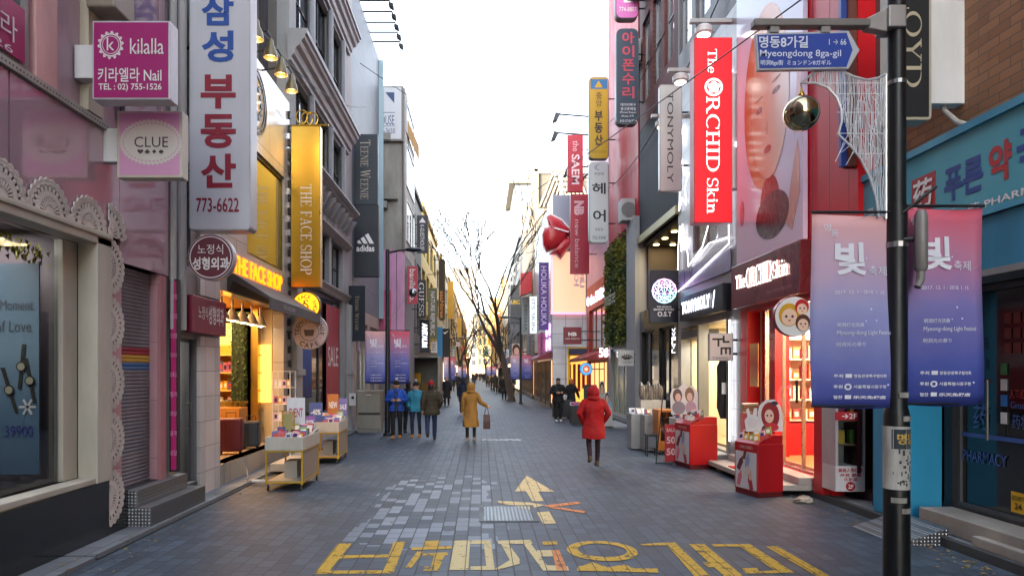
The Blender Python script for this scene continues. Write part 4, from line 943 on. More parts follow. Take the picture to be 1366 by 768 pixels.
q = MB(); q.prism([(XP-.41, 1.5, 3.68), (XP-.38, 1.5, 3.1), (XP-.0, 1.5, 3.1), (XP-.0, 1.5, 3.68)], (0, 9.2, 0)); q.build('canopy', M('#2c86ac', .45), c1)
PF = ('R', XP-.42)
q = MB(); text(q, '푸른', PF, (7.98, 7.36, 3.98, 4.38), 'h', .035); text(q, '국', PF, (6.9, 6.5, 4.0, 4.45), 'h', .03); q.build('lettering', M('#123a8c', .4), fas, fix=False)
q = MB(); text(q, '약', PF, (7.28, 6.96, 4.0, 4.42), 'h', .04); q.build('lettering', M('#b3161c', .4), fas, fix=False)
q = MB(); text(q, '药 PHARMACY', PF, (7.6, 6.3, 3.77, 3.87), 'h', .02); q.build('lettering', WTXT, fas, fix=False)
q = MB(); fb(q, 1, XP, .42, .428, 8.14, 8.58, 3.98, 4.42); sqp = q.build('red_square', M('#a31c24', .4), fas)
q = MB(); text(q, '药', ('R', XP-.43), (8.54, 8.18, 4.02, 4.38), 'h', .02); q.build('lettering', WTXT, sqp, fix=False)
q = MB(); text(q, '홍시건재약국', PF, (10.6, 9.4, 4.05, 4.3), 'h', .02); q.build('lettering', M('#c4d4dc'), fas, fix=False)
pf = window(c1, 1, XP, 1.9, 8.45, .33, 3.0, M('#6a6e72', .4, .6), M('#15181b', .07, 0, .3, .8, coat=1), 4, 1, .06, .05, 'shopfront')
BLUEL = M('#3f5fa8', .5); PG = ('R', XP+.085)
q = MB(); text(q, 'PHARMACY', PG, (8.38, 7.68, .9, 1.04), 'h', .01); text(q, '药', PG, (8.2, 7.96, 1.3, 1.6)); text(q, '药妆', PG, (7.6, 7.36, 1.36, 1.52)); text(q, 'Ginseng', PG, (7.62, 7.34, 1.56, 1.66)); text(q, '藥', PG, (7.4, 7.2, .8, 1.06), 'h', .02)
fb(q, 1, XP, -.088, -.084, 6.0, 8.4, 1.2, 1.25); q.build('lettering', BLUEL, pf, fix=False)
q = MB(); text(q, '人蔘/红蔘', PG, (7.64, 7.33, 1.69, 1.8), 'h', .02); text(q, '약', PG, (7.36, 7.1, 1.87, 2.2), 'h', .05); q.build('lettering', M('#a02028'), pf, fix=False)
q = MB()
for k in range(3):
    for j in range(5): fb(q, 1, XP, -.089, -.084, 7.1+.13*j, 7.2+.13*j, 2.2+.17*k, 2.32+.17*k)
q.build('notice', M('#7a2a24'), pf)
q = MB(); fb(q, 1, XP, -.088, -.083, 7.4, 7.62, .42, .65); st_ = q.build('sticker', M('#d2a51c'), pf)
q = MB(); text(q, 'SECURITY', ('R', XP+.083), (7.6, 7.42, .56, .61), 'h', .02); text(q, '24', ('R', XP+.083), (7.56, 7.46, .46, .53), 'h', .02); q.build('lettering', BLACK, st_, fix=False)
for k, z in enumerate((1.6, 1.8, 1.98, 2.16)):
    q = MB(); fb(q, 1, XP, -.088, -.08, 7.68, 7.77, z-.2, z-.07); q.build('sticker', M(('#d8dadd', '#2d6fb8', '#c9cbd0', '#3a7a4a')[k]), pf)
q = MB(); q.tube([(XP-.02, 7.84, 1.2), (XP-.02, 7.84, 1.9)], .016); q.build('door_handle', M('#55585c', .4, .7), pf)
q = MB(); fb(q, 1, XP, .0, .42, 1.5, 8.45, .09, .31); fb(q, 1, XP, .42, .52, 1.5, 7.4, .09, .2); q.build('threshold', M('#9a958d', .7, 0, .25, 2), c1, bevel=.01)
q = MB(); fb(q, 1, XP, .02, .5, 3.0, 9.6, 3.02, 3.09); q.build('light_strip', M('#8f9294', .4, .3), c1)
tc_ = thing('teal_column', 'teal boxed column with red arrow and floor lettering beside the pharmacy glass', 'column', (XP-.15, 8.9, .09))
MB().box(XP-.5, XP-.01, 8.62, 9.3, .09, 3.08).build('casing', M('#2b8ab2', .4, 0, .08), tc_, bevel=.01)
q = MB(); text(q, '药妆', ('F', 8.62), (XP-.4, XP-.12, 2.28, 2.44), 'h', .02); text(q, '1F', ('F', 8.62), (XP-.4, XP-.2, 2.02, 2.16), 'h', .03); q.build('lettering', M('#1c3f78'), tc_, fix=False)
q = MB(); y = 8.612; q.prism([(XP-.42, y, 1.86), (XP-.22, y, 1.86), (XP-.22, y, 1.82), (XP-.12, y, 1.88), (XP-.22, y, 1.94), (XP-.22, y, 1.9), (XP-.42, y, 1.9)], (0, -.003, 0)); q.build('arrow', M('#8c1f34'), tc_)
rp = MB(); rp.prism([(4.78, 7.75, .004), (XP-.53, 7.75, .004), (XP-.53, 7.75, .2)], (0, .95, 0))
tag(rp.build('wheelchair_ramp', DP, loc=(5.1, 8.2, .004)), 'small studded steel ramp leading up to the pharmacy sill', 'ramp')
# ---- stair entrance with ginseng display
sc_ = thing('stair_entrance', 'narrow dark stair entrance between the teal column and the red shop', 'entrance', (5.7, 9.75, .09))
MB().box(5.6, 7.6, 9.62, 9.66, .09, 3.08).box(5.6, 7.6, 10.36, 10.4, .09, 3.08).box(7.55, 7.6, 9.66, 10.36, .09, 3.08).build('wall', M('#17151a', .6), sc_)
q = MB()
for k in range(6): q.box(5.75+.3*k, 6.05+.3*k, 9.66, 10.36, .09, .2+.17*k)
q.build('stair', M('#4a3a40', .7), sc_)
q = MB(); q.box(5.56, 5.6, 9.95, 10.36, .5, 2.9); sv = q.build('side_strip', M('#3a1218', .5), sc_)
gs = thing('ginseng_display', 'red and white glass display case with arrows to the second floor', 'display case', (5.46, 10.2, .2))
MB().box(5.24, 5.68, 9.98, 10.38, .22, .6).build('base_panel', M('#c6c2c4', .4), gs, bevel=.01)
q = MB(); q.box(5.24, 5.68, 9.98, 10.38, 2.1, 2.3).box(5.24, 5.28, 9.98, 10.38, .6, 2.1).box(5.64, 5.68, 9.98, 10.38, .6, 2.1).box(5.28, 5.64, 10.34, 10.38, .6, 2.1); q.build('case_frame', M('#a9a4a6', .4), gs)
q = MB()
for z in (.9, 1.25, 1.6, 1.9): q.box(5.3, 5.62, 10.0, 10.32, z, z+.02)
q.build('shelf', M('#8a6a5a'), gs)
q = MB(); q.box(5.28, 5.64, 9.975, 9.98, .6, 2.1); q.build('pane', GLASS('#e8ecec'), gs)
rb = MB(); rb.box(5.23, 5.69, 9.955, 9.972, 1.7, 1.82).box(5.23, 5.58, 9.955, 9.972, 1.28, 1.4); rbo = rb.build('red_band', M('#b01c28'), gs)
q = MB(); text(q, '人参→2F', ('F', 9.955), (5.28, 5.64, 1.72, 1.8), 'h', .02); text(q, '→2F', ('F', 9.955), (5.32, 5.54, 1.3, 1.38), 'h', .02); q.build('lettering', WTXT, rbo, fix=False)
q = MB(); text(q, '高丽人参红参', ('F', 9.98), (5.28, 5.64, .51, .57), 'h', .02); text(q, '海苔 烟草', ('F', 9.98), (5.3, 5.62, .44, .49), 'h', .02); text(q, '化妆品', ('F', 9.98), (5.36, 5.56, .38, .43), 'h', .02); q.disc((5.46, 9.978, .3), .07, (0, -.003, 0), 24); q.build('lettering', M('#a02028'), gs, fix=False)
q = MB(); text(q, '2F', ('F', 9.972), (5.42, 5.5, .27, .33), 'h', .02); q.build('lettering', WTXT, gs, fix=False)
random.seed(4)
for k in range(8):
    x = 5.37+.17*(k % 2); z = (.92, 1.27, 1.62)[k//3] if k < 9 else .92
    q = MB(); q.box(x-.05, x+.05, 10.06+.08*(k//2 % 2), 10.14+.08*(k//2 % 2), z, z+.2); q.box(x-.052, x+.052, 10.058+.08*(k//2 % 2), 10.142+.08*(k//2 % 2), z+.07, z+.13)
    tag(q.build('gift_box', M(random.choice(('#a8322c', '#c8a03c', '#4a6a2a', '#8a2a4a'))), loc=(x, 10.1, z), bevel=.004), 'small coloured gift box standing in the ginseng display case', 'box', 'gift boxes in the ginseng display')
area('display_light', (5.46, 10.1, 2.08), (.3, .2), 2, (1, .9, .75), (0, 0, 0))

# ---- red cosmetics shop with the large poster
REDP = M('#a5101c', .35, 0, .08); DRED = M('#6a0f1a', .3, 0, .1, 1, coat=.4)
c2 = thing('red_shop_building', 'red clad cosmetics shop with tall poster and brightly lit glass front', 'building', (XR, 12, 0))
w = MB(); wall(w, 1, XR, 9.67, 14.05, .085, 16, [(10.75, 13.7, .3, 3.2), (9.67, 10.41, .085, 3.25)]); w.build('wall', GRID('#c8101e', '#7a0a12', .55, 30, 'YZ', .35, 0, .05, .02), c2)
w = MB(); shell(w, 1, XR, 9.67, 14.05, 16, z0=3.3); fb(w, 1, XR, -7, -.25, 10.42, 10.6, .085, 3.28); fb(w, 1, XR, -7, -.25, 13.86, 14.04, .085, 3.28); w.build('shell', M('#5a1a20'), c2)
q = MB(); q.box(5.27, 5.398, 10.42, 10.7, .085, 3.3); q.build('pillar', M('#b8141e', .3, 0, .05), c2, bevel=.01)
q = MB(); fb(q, 1, XR, .0, .12, 9.7, 9.86, 4.95, 16); q.build('pilaster', M('#6a3428', .6), c2)
q = MB(); fb(q, 1, XR, .121, .2, 9.75, 9.82, 4.96, 16); q.build('side_trim', M('#2c4a9a', .4), c2)
q = MB(); fb(q, 1, XR, .01, .2, 11.02, 14.04, 3.28, 4.15); band = q.build('sign_band', DRED, c2, bevel=.01)
BW = GLOW('#fff6ea', 2.2)
q = MB()
for s_, a, b, z0, z1 in (('The', 13.75, 13.25, 3.66, 3.93), ('ORCHID', 13.2, 12.05, 3.62, 4.0), ('Skin', 12.0, 11.4, 3.64, 3.94)): put(q, serif(s_), ('R', XR-.2), (a, b, z0, z1), 0, .02)
q.build('lettering', BW, band, fix=False)
q = MB(); text(q, '명동의 새로운 화장품 문화', ('R', XR-.2), (12.3, 11.3, 3.4, 3.46)); q.build('lettering', M('#c08890'), band, fix=False)
# the printed poster: an abstract soft portrait in pinks behind glass
pst = MB(); fb(pst, 1, XR, .02, .1, 11.12, 14.0, 4.18, 14); pob = pst.build('poster', RAMP([(0, '#e4c8dc'), (.3, '#d8c8e4'), (.6, '#dacfe8'), (1, '#bcd4ea')], 'Z', 4.2, 9.5, .15), c2)
def blob(mat_, name, pts, off):
    q = MB(); q.prism([(XR-.1-off, a, b) for a, b in pts], (-.003, 0, 0)); q.build(name, mat_, pob)
def el(cy, cz, ry, rz, a0=0, n=36): return [(cy+ry*math.cos(2*math.pi*i/n+a0), cz+rz*math.sin(2*math.pi*i/n+a0)) for i in range(n)]
def soft(stops, hi): return RAMP(stops, 'Y', .0, hi, .2)
blob(RAMP([(0, '#e2b6a4'), (.55, '#cf8a66'), (1, '#b9683e')], 'Y', -.2, 1.6, .2), 'print_shape', el(12.6, 7.1, .98, 1.7), .002)
blob(RAMP([(0, '#e6cdc6'), (.5, '#e8bfae'), (1, '#cf8f70')], 'Y', -.5, 1.1, .2), 'print_shape', el(12.4, 7.0, .8, 1.45), .007)
blob(M('#a83a3c', .25), 'print_shape', el(12.4, 5.05, .42, .55), .004)
blob(M('#57333a', .25), 'print_shape', el(12.3, 4.85, .7, .42, .3), .0045)
blob(M('#d79a90', .25), 'print_shape', [(11.5, 4.4), (11.2, 5.0), (11.25, 5.7), (11.32, 5.9), (11.55, 5.2), (11.75, 4.6)], .004)
blob(M('#8a5a68', .25), 'print_shape', el(12.85, 6.95, .15, .055), .011); blob(M('#7a5a62', .25), 'print_shape', el(12.1, 7.05, .16, .05), .011); blob(M('#b07a60', .25), 'print_shape', el(12.85, 7.16, .18, .022), .011); blob(M('#a87460', .25), 'print_shape', el(12.1, 7.25, .19, .022), .011); blob(M('#d8a494', .25), 'print_shape', el(12.5, 6.6, .05, .22), .0105)
blob(M('#c04a50', .25), 'print_shape', el(12.47, 6.1, .15, .07), .011); blob(M('#e6b8c4', .25), 'print_shape', [(11.15, 6.2), (11.4, 6.0), (11.3, 7.2), (11.15, 7.3)], .004)
blob(M('#cf7f92', .25), 'print_shape', el(13.7, 5.2, .12, .25), .004)
# glass shop front and lit shelves
interior(c2, 1, XR, 10.75, 13.7, .3, 3.25, 3.2, M('#d9b59a', .5), M('#b98a5a', .35))
q = MB(); fb(q, 1, XR, -.55, -.27, 13.02, 13.62, .35, 3.2); q.build('red_partition', M('#c8141e', .35), c2)
sfr = window(c2, 1, XR, 10.75, 13.0, .3, 3.2, M('#b9b4ac', .25, .9), GLASS(), 3, 1, .06, .035, 'shopfront')
q = MB(); fb(q, 1, XR, -.05, -.03, 11.6, 11.66, 1.45, 1.85); q.build('door_handle', BLACK, sfr)
q = MB(); q.box(XR+.56, XR+3.1, 13.25, 13.64, .36, .98); q.build('counter', M('#b81824', .35), c2)
q = MB()
for k in range(5): q.box(XR+.56, XR+3.1, 13.3, 13.64, 1.02+.4*k, 1.05+.4*k)
q.build('shelf', M('#e0d4c4', .4), c2)
lb = MB(); lb.box(XR+.58, XR+3.0, 13.6, 13.645, 2.66, 3.12); lbo = lb.build('lit_panel', GLOW('#fff4e4', 2.6), c2)
q = MB(); text(q, '▪▪  ㅁㅁ', ('F', 13.6), (XR+.8, XR+1.3, 2.78, 2.98)); q.build('lettering', M('#a83a3a'), lbo, fix=False)
random.seed(12)
pal = [M(x, .4) for x in ('#d8a23a', '#d04a4a', '#e8d9b0', '#c87a30', '#e0e0d8', '#b83058', '#9aa84a', '#e8b8b0')]
def mini(name, mb, mats, loc, label, cat, group, bevel=.004):
    o = mb.build(name, mats, None, (0, 0, 0), bevel=bevel); o.location = loc; return tag(o, label, cat, group)
firstp = []; nP = 0
for k in range(4):
    for i in range(13):
        loc = (XR+.68+.155*i+random.uniform(-.01, .01), 13.4, 1.052+.4*k)
        if nP < len(pal):
            q = MB(); q.box(-.06, .06, -.05, .05, 0, .2); q.cur = 1; q.box(-.04, .04, -.053, -.05, .05, .15)
            firstp.append(mini('product_box', q, [pal[nP], WHITE], loc, 'small product box on the brightly lit shelves of the red shop', 'box', 'product boxes on the lit shelves'))
        else:
            o = random.choice(firstp).copy(); COL.objects.link(o); o.location = loc; o.scale = (random.uniform(.8, 1.05), 1, random.uniform(.7, 1.4))
        nP += 1
for y in (11.3, 12.5): area('ceiling_lamp', (XR+1.4, y, 3.15), (1.2, .6), 60, (1, .74, .5))
q = MB(); fb(q, 1, XR, .0, .75, 10.8, 13.9, .087, .18); fb(q, 1, XR, .0, .32, 10.8, 13.9, .18, .3); q.build('doorstep', M('#a8a39c', .6, 0, .2, 2), c2, bevel=.01)
tag(MB().box(4.72, 5.3, 11.75, 12.9, .182, .197).build('door_mat', M('#a81c24', .9, 0, .2, 5), loc=(5, 12.3, .182)), 'red mat laid on the doorstep of the red shop', 'mat')
ht = thing('tower_heater', 'tall glowing heater leaning inside the red shop window', 'heater', (XR+.5, 11.35, .36))
q = MB(); q.box(XR+.42, XR+.58, 11.25, 11.42, .36, 1.2); q.build('body', M('#3a2a22', .4), ht, bevel=.02)
q = MB(); q.box(XR+.41, XR+.419, 11.29, 11.38, .55, 1.12); q.build('heating_element', GLOW('#ff7a1a', 3), ht)
wp = MB(); fb(wp, 1, XR, .003, .02, 13.12, 13.52, 1.7, 2.55); wpo = tag(wp.build('wall_poster', RAMP([(0, '#d9a86a'), (.5, '#b8543a'), (1, '#d8a45a')], 'Z', -.4, .5), loc=(XR-.01, 13.3, 2.1)), 'orange framed poster on the red wall left of the glass doors', 'poster')
hang = 14.1
REDS = GLOW('#e0121e', .35, '#c00f1a')
def orchid(root, y):
    Y = hang; q = MB()
    for s_, r_ in (('The', (944,66,956,98)), ('RCHID', (942,129,960,229)), ('Skin', (943,238,958,285))): put(q, serif(s_), ('F', y), prect(*r_, Y), 90, .003)
    c = (xp(952, Y), zp(116.5, Y)); k = Y/F
    for i in range(30):
        a = 2*math.pi*i/30; b = 2*math.pi*(i+1)/30
        q.prism([(c[0]+r*k*math.cos(t), y-.003, c[1]+r*k*math.sin(t)) for r, t in ((9.5, a), (12, a), (12, b), (9.5, b))], (0, .002, 0))
    for i in range(5):
        a = math.pi/2+2*math.pi*i/5; q.disc((c[0]+4.6*k*math.cos(a), y-.003, c[1]+4.6*k*math.sin(a)), 3.6*k, (0, .002, 0), 12)
    q.build('lettering', GLOW('#fff4ee', .8), root, fix=False)
sign('hanging_sign', 'big bright red sign with white serif letters reading downwards', (926,50,977,297), hang, .3, REDS, M('#b01620', .4), [], 'R', XR, extra=orchid, boxbr=.62, frame=.015)
def girls(root, c, r, y):
    # three plain round faces with yellow, red and brown hair
    for j, (dx, dz, rr, hair) in enumerate(((-.28, .02, .52, '#d8a21c'), (.34, .42, .34, '#c01c1c'), (.38, -.35, .36, '#5a2a1c'))):
        x, z, o = c[0]+dx*r, c[2]+dz*r, j*.006
        MB().disc((x, y-.004-o, z+.06*r), rr*r, (0, .002, 0), 24, rr*r*1.1).build('hair_print', M(hair, .4), root)
        MB().disc((x, y-.008-o, z-.06*r), rr*r*.74, (0, .002, 0), 24, rr*r*.82).build('face_print', M('#ecc4a8', .4, 0, .03), root)
        q = MB()
        for e in (-.3, .3): q.disc((x+e*rr*r, y-.011-o, z-.02*r), rr*r*.13, (0, .002, 0), 10)
        q.build('eye_print', M('#2a3a4a'), root)
        MB().disc((x, y-.011-o, z-.42*rr*r), rr*r*.12, (0, .002, 0), 10, rr*r*.07).build('lip_print', M('#b8242c'), root)
roundsign('round_sign', 'round white sign with three cartoon faces over the red shop door', 1060, 422, 27, 10.3, .1, M('#e4e0dc', .35, 0, .04), M('#8f1f2a', .3, .3), XR, girls, .03)

# ---- grey tiled shop with star lights
c3 = thing('grey_tile_building', 'grey tiled cosmetics shop with star and skyline light outlines', 'building', (XR, 16.3, 0))
GT = GRID('#8d8b8c', '#5c5a5c', .9, .6, 'YZ', .3, .5, .05, .012)
w = MB(); wall(w, 1, XR, 14.06, 18.5, .085, 9.8, [(14.6, 18.2, .25, 3.15), (15.4, 17.2, 5.0, 7.4)]); w.build('wall', GT, c3)
MAR = GRID('#5a2a28', '#3a2220', .25, .08, 'YZ', .7, .5, .12, .012)
hs = [(14.5+k*1.4, 15.6+k*1.4, 10.6, 13.6) for k in range(3)]
w = MB(); wall(w, 1, XR, 14.06, 18.5, 9.81, 16, hs); w.build('upper_wall', M('#5f6064', .5), c3)
for q_ in hs: window(c3, 1, XR, *q_, M('#85888c', .4, .4), DARKGLASS('#6d7a84'), 1, 2, .08)
w = MB(); shell(w, 1, XR, 14.06, 18.5, 16); w.build('shell', M('#55504f'), c3)
window(c3, 1, XR, 15.4, 17.2, 5.0, 7.4, M('#77797c', .3, .8), M('#6a5a50', .15, 0, .2, .8, coat=1), 2, 1, .05)
q = MB(); fb(q, 1, XR, .01, .22, 14.5, 17.6, 3.3, 3.9); box_ = q.build('sign_box', M('#22242c', .4), c3, bevel=.01)
q = MB(); put(q, sans('TONYMOLY', .02), ('R', XR-.22), (17.35, 15.2, 3.45, 3.76), 0, .03); text(q, '/', ('R', XR-.22), (15.12, 14.95, 3.42, 3.8)); q.build('lettering', GLOW('#eef2ff', 1.9), box_, fix=False)
q = MB(); text(q, '토니모리', ('R', XR), (15.1, 14.5, 3.18, 3.26)); q.build('lettering', M('#4a4a4e'), c3, fix=False)
LINE = GLOW('#f4f2ff', 3)
q = MB()
def star(cy, cz, r, inner=.42, n=5):
    pts = [(XR-.06, cy+(r if i % 2 == 0 else r*inner)*math.sin(math.pi*i/n), cz+(r if i % 2 == 0 else r*inner)*1.3*math.cos(math.pi*i/n)) for i in range(2*n)]
    q.tube(pts+[pts[0]], .008, 5)
star(17.9, 6.9, .55); star(14.5, 6.6, .45); star(14.6, 8.2, .3, .3, 6); star(18.0, 8.3, .25, .3, 6)
q.build('star_light', LINE, c3)
sk = [(18.35, 4.15), (18.3, 5.3), (18.15, 5.9), (18.0, 5.2), (17.9, 5.9), (17.75, 5.2), (17.6, 5.5), (17.45, 5.0), (17.4, 4.7), (16.3, 5.0), (15.9, 5.4), (15.85, 6.4), (15.7, 6.6), (15.65, 6.0), (15.4, 6.0), (15.35, 6.9), (15.2, 7.0), (15.15, 6.4), (14.95, 6.9), (14.9, 6.3), (14.6, 6.4), (14.55, 4.75)]
q = MB(); q.tube([(XR-.06, a, b) for a, b in sk]+[(XR-.06, *sk[0])], .009, 5); q.tube([(XR-.06, 16.9, 4.75), (XR-.06, 15.8, 5.0), (XR-.06, 14.6, 4.9)], .009, 5); q.build('skyline_light', LINE, c3)
q = MB(); fb(q, 1, XR, .015, .035, 14.55, 18.3, 4.17, 4.65); q.build('lilac_panel', M('#8d86a8', .3), c3)
interior(c3, 1, XR, 14.6, 18.2, .25, 3.2, 3, M('#cfc0a0', .5), M('#a8906a', .3))
for y in (15.4, 17.2): area('ceiling_lamp', (XR+1.3, y, 3.1), (1.2, .6), 50, (1, .88, .68))
q = MB()
for y in (14.6, 16.6, 18.06): q = MB(); fb(q, 1, XR, -.2, .05, y, y+.14, .25, 3.15); q.build('door_frame', M('#8d9094', .35, .6), c3)
q = MB(); fb(q, 1, XR, .05, .07, 14.47, 14.52, .5, 3.1); q.build('strip_light', GLOW('#f6f8ff', 3.4), c3)
q = MB(); fb(q, 1, XR, -.5, .05, 16.75, 18.05, 2.85, 3.05); q.build('shutter_box', M('#4a4a4c', .5), c3)
q = MB(); fb(q, 1, XR, -2.9, -2.5, 14.7, 18.1, .3, .9)
for k in range(4): fb(q, 1, XR, -2.9, -2.6, 14.7, 18.1, 1.2+.45*k, 1.23+.45*k)
q.build('shelf', M('#d9c8a8'), c3)
q = MB(); fb(q, 1, XR, 0, .5, 14.5, 18.3, .087, .2); q.build('doorstep', M('#8f8d8a', .7, 0, .2), c3)
for y, z, lab in ((14.5, 9.3, 'shop floodlight above the red hanging sign, nearest of three'), (16.2, 9.0, 'shop floodlight left of the red hanging sign, middle of three'), (17.8, 8.5, 'shop floodlight over the white hanging sign, farthest of three')):
    t = thing('wall_floodlight', lab, 'floodlight', (XR-.6, y, z))
    q = MB(); q.box(XR-.9, XR, y, y+.12, z+.2, z+.28); q.build('arm', M('#b9b6b4', .4), t)
    q = MB(); q.lathe((XR-.6, y+.06, z-.05), [(.14, .0), (.19, .03), (.19, .14), (.12, .2), (.03, .25)], 16); q.build('lamp_head', M('#d4d2d0', .3), t, smooth=True)
    MB().disc((XR-.6, y+.06, z-.055), .13, (0, 0, -.01), 16).build('lens', GLOW('#fff8ee', 5), t)
sign('hanging_sign', 'slim white metal sign with thin dark capitals reading downwards', (880,113,910,255), 17.6, .15, M('#c4c0bc', .35, .2, .05), M('#b4b0ac', .35, .3), [('TONYMOLY', (890,123,898,244), 'r', M('#3a3a3c'))], 'R', XR, rad=.06)
def tlm(root, y):
    q = MB()
    for a, b, c, d in ((950,451,966,453.5), (957,451,959.5,462), (964,447.5,966.5,457), (964,454.5,973,457), (961,463,963.5,473), (961,463,975,465.5), (967,463,969.5,472), (972.5,463,975,473)):
        r = prect(a, b, c, d, 14.2); q.box(r[0], r[1], y-.003, y-.001, r[2], r[3])
    text(q, 'TONYMOLY', ('F', y), prect(950, 476, 975, 479, 14.2)); q.build('lettering', M('#2c2c2e'), root, fix=False)
sign('hanging_sign', 'square white sign with black angular strokes over the grey shop door', (946,444,978,481), 14.2, .1, M('#cfcdc6', .4, 0, .05), M('#a8a6a2', .4), [], 'R', XR, extra=tlm, frame=.02)

# ---- black shop with navy cladding
c4 = thing('navy_clad_building', 'dark building with navy ribbed cladding over a lit black shop recess', 'building', (XR, 20.7, 0))
w = MB(); wall(w, 1, XR, 18.52, 23, 6.4, 10.1); w.build('wall', GRID('#121823', '#080b10', .3, 30, 'YZ', .7, 0, .06, .03), c4)
hs = [(18.9+k*1.35, 19.9+k*1.35, 10.9, 13.6) for k in range(3)]
w = MB(); wall(w, 1, XR, 18.52, 23, 10.12, 16.5, hs); w.build('upper_wall', MAR, c4)
for q_ in hs: window(c4, 1, XR, *q_, M('#8a8d90', .4), DARKGLASS('#7d8a94'), 1, 2, .1)
w = MB(); shell(w, 1, XR, 18.52, 23, 16.5); w.build('shell', M('#3a3030'), c4)
w = MB(); wall(w, 1, XR, 18.52, 23, .085, 4.0, [(18.9, 20.5, .2, 3.3), (21.1, 22.7, .2, 3.3)]); w.build('shop_wall', M('#121318', .2, 0, .2, 1, coat=.6), c4)
window(c4, 1, XR, 18.9, 20.5, .2, 3.3, BLACK, DARKGLASS('#20242e'), 2, 1, .08); window(c4, 1, XR, 21.1, 22.7, .2, 3.3, BLACK, DARKGLASS('#20242e'), 2, 1, .08)
q = MB(); fb(q, 1, XR, -.02, .08, 18.5, 23.02, 6.32, 6.55); q.build('gilt_edge', M('#a39868', .35, .7, .3, 6), c4)
q = MB(); fb(q, 1, XR, -1.4, -1.35, 18.7, 22.8, 4, 6.3); q.build('recess_wall', M('#3a3630', .5), c4)
q = MB(); fb(q, 1, XR, -1.35, -.1, 18.75, 22.8, 6.2, 6.3); rc_ = q.build('recess_ceiling', M('#2c2a28', .5), c4)
for i in range(4):
    for j in range(2):
        MB().disc((XR+.4+.55*j, 19.2+1.05*i, 6.19), .09, (0, 0, -.01), 14).build('downlight', GLOW('#ffd68a', 14), rc_)
area('recess_light', (XR+.7, 20.7, 6.15), (.8, 3.4), 30, (1, .78, .4))
q = MB(); fb(q, 1, XR, -1.34, -1.3, 19.2, 20.4, 4.4, 5.6); fb(q, 1, XR, -1.34, -1.3, 21.2, 22.2, 4.4, 5.4); q.build('gilt_panel', M('#b8a040', .3, .6, .4, 5), c4)
q = MB(); text(q, 'VVILYL', ('R', XR), (19.1, 18.75, 2.5, 3.2), 'v'); q.build('lettering', GLOW('#e0e4ff', 1.5), c4, fix=False)
def ost(root, y):
    Y = 18.3; c = (xp(886, Y), zp(388, Y)); k = Y/F
    ring = [(c[0]+16*k*math.cos(2*math.pi*i/12), y-.006, c[1]+16*k*math.sin(2*math.pi*i/12)) for i in range(12)]
    for j, cl in enumerate(('#f0a0e0', '#c0c8ff', '#9ae0ff')):
        q = MB()
        for i in range(4):
            a = j*4+i; q.tube([ring[a], ring[(a+1) % 12]], .018, 5); q.tube([ring[a], (c[0]+(ring[a][0]-c[0])*.1, y-.006, c[1]+5*k if i % 2 else c[1]-14*k*(.3))], .009, 4)
            q.tube([ring[a], ring[(a+4) % 12]], .009, 4)
        q.build('emblem', GLOW(cl, 1.1), root)
    q = MB(); text(q, 'THE ORIGINAL', ('F', y), prect(876, 408, 896, 410.5, Y), 'h', .02); text(q, 'BRAND STORE', ('F', y), prect(872, 411.5, 899, 414, Y), 'h', .02); text(q, 'O.S.T', ('F', y), prect(877, 415.5, 896, 422, Y), 'h', .03); q.build('lettering', WTXT, root, fix=False)
sign('hanging_sign', 'dark navy sign with glowing faceted globe emblem', (867,360,905,430), 18.3, .18, M('#0d1424', .35), M('#1c2230', .4), [], 'R', XR, extra=ost, frame=.01)
# air conditioners on the maroon wall
for y, z, lab in ((21.4, 14.2, 'upper air conditioner on the maroon brick wall'), (22.6, 12.4, 'lower air conditioner on the maroon brick wall')):
    t = thing('air_conditioner', lab, 'air conditioner', (XR-.3, y, z))
    MB().box(XR-.55, XR-.05, y, y+.9, z, z+.75).build('casing', M('#a9a8a4', .5), t, bevel=.02)
    q = MB()
    for k in range(8): q.box(XR-.5, XR-.1, y-.01, y, z+.08+.075*k, z+.11+.075*k)
    q.build('grille', M('#5a5a5a'), t)
    q = MB(); q.tube([(XR, y+.1, z-.02), (XR-.6, y+.1, z-.02)], .02); q.tube([(XR, y+.8, z-.02), (XR-.6, y+.8, z-.02)], .02); q.build('bracket', M('#77787a'), t)

# ---- grey column with planted wall
c5 = thing('planted_wall_building', 'low grey shop with a green planted wall on its upper floor', 'building', (XR, 25.8, 0))
w = MB(); wall(w, 1, XR, 23.02, 28.6, .085, 7.1, [(24.0, 28.2, .25, 2.9)]); w.build('wall', M('#a3a4a6', .6, 0, .1), c5)
w = MB(); fb(w, 1, XR, .0, .15, 23.02, 24.4, .085, 7.3); w.build('column', M('#9a9c9f', .6, 0, .15), c5)
w = MB(); shell(w, 1, XR, 23.02, 28.6, 7.1); w.build('shell', M('#8a8a8a'), c5)
window(c5, 1, XR, 24.0, 28.2, .25, 2.9, M('#b9b6a8', .4), M('#a8ab84', .2, 0, .25, 2, coat=.5), 4, 1, .1, .08, 'shopfront')
q = MB(); fb(q, 1, XR, .02, .1, 24.6, 28.5, 3.1, 6.95); pw = q.build('planted_wall', M('#1c2414', .95), c5)
random.seed(9); q = MB()
for k in range(4200):
    y = random.uniform(24.55, 28.55); z = random.uniform(3.05, 7.0)+(.15 if random.random() < .05 else 0); x = XR-.12-random.random()**2*.1; a = random.random()*6.3; l = random.uniform(.05, .12); t = random.uniform(-.1, .1)
    q.cur = 0 if math.sin(y*2.3)+math.sin(z*2.9+1)+random.gauss(0, .8) > 0 else 1
    q.poly([(x, y, z), (x-.05+t, y+l*math.cos(a)-.02, z+l*math.sin(a)), (x-.02, y+l*1.5*math.cos(a), z+l*1.5*math.sin(a)), (x+.01, y+l*math.cos(a+.7), z+l*math.sin(a+.7))])
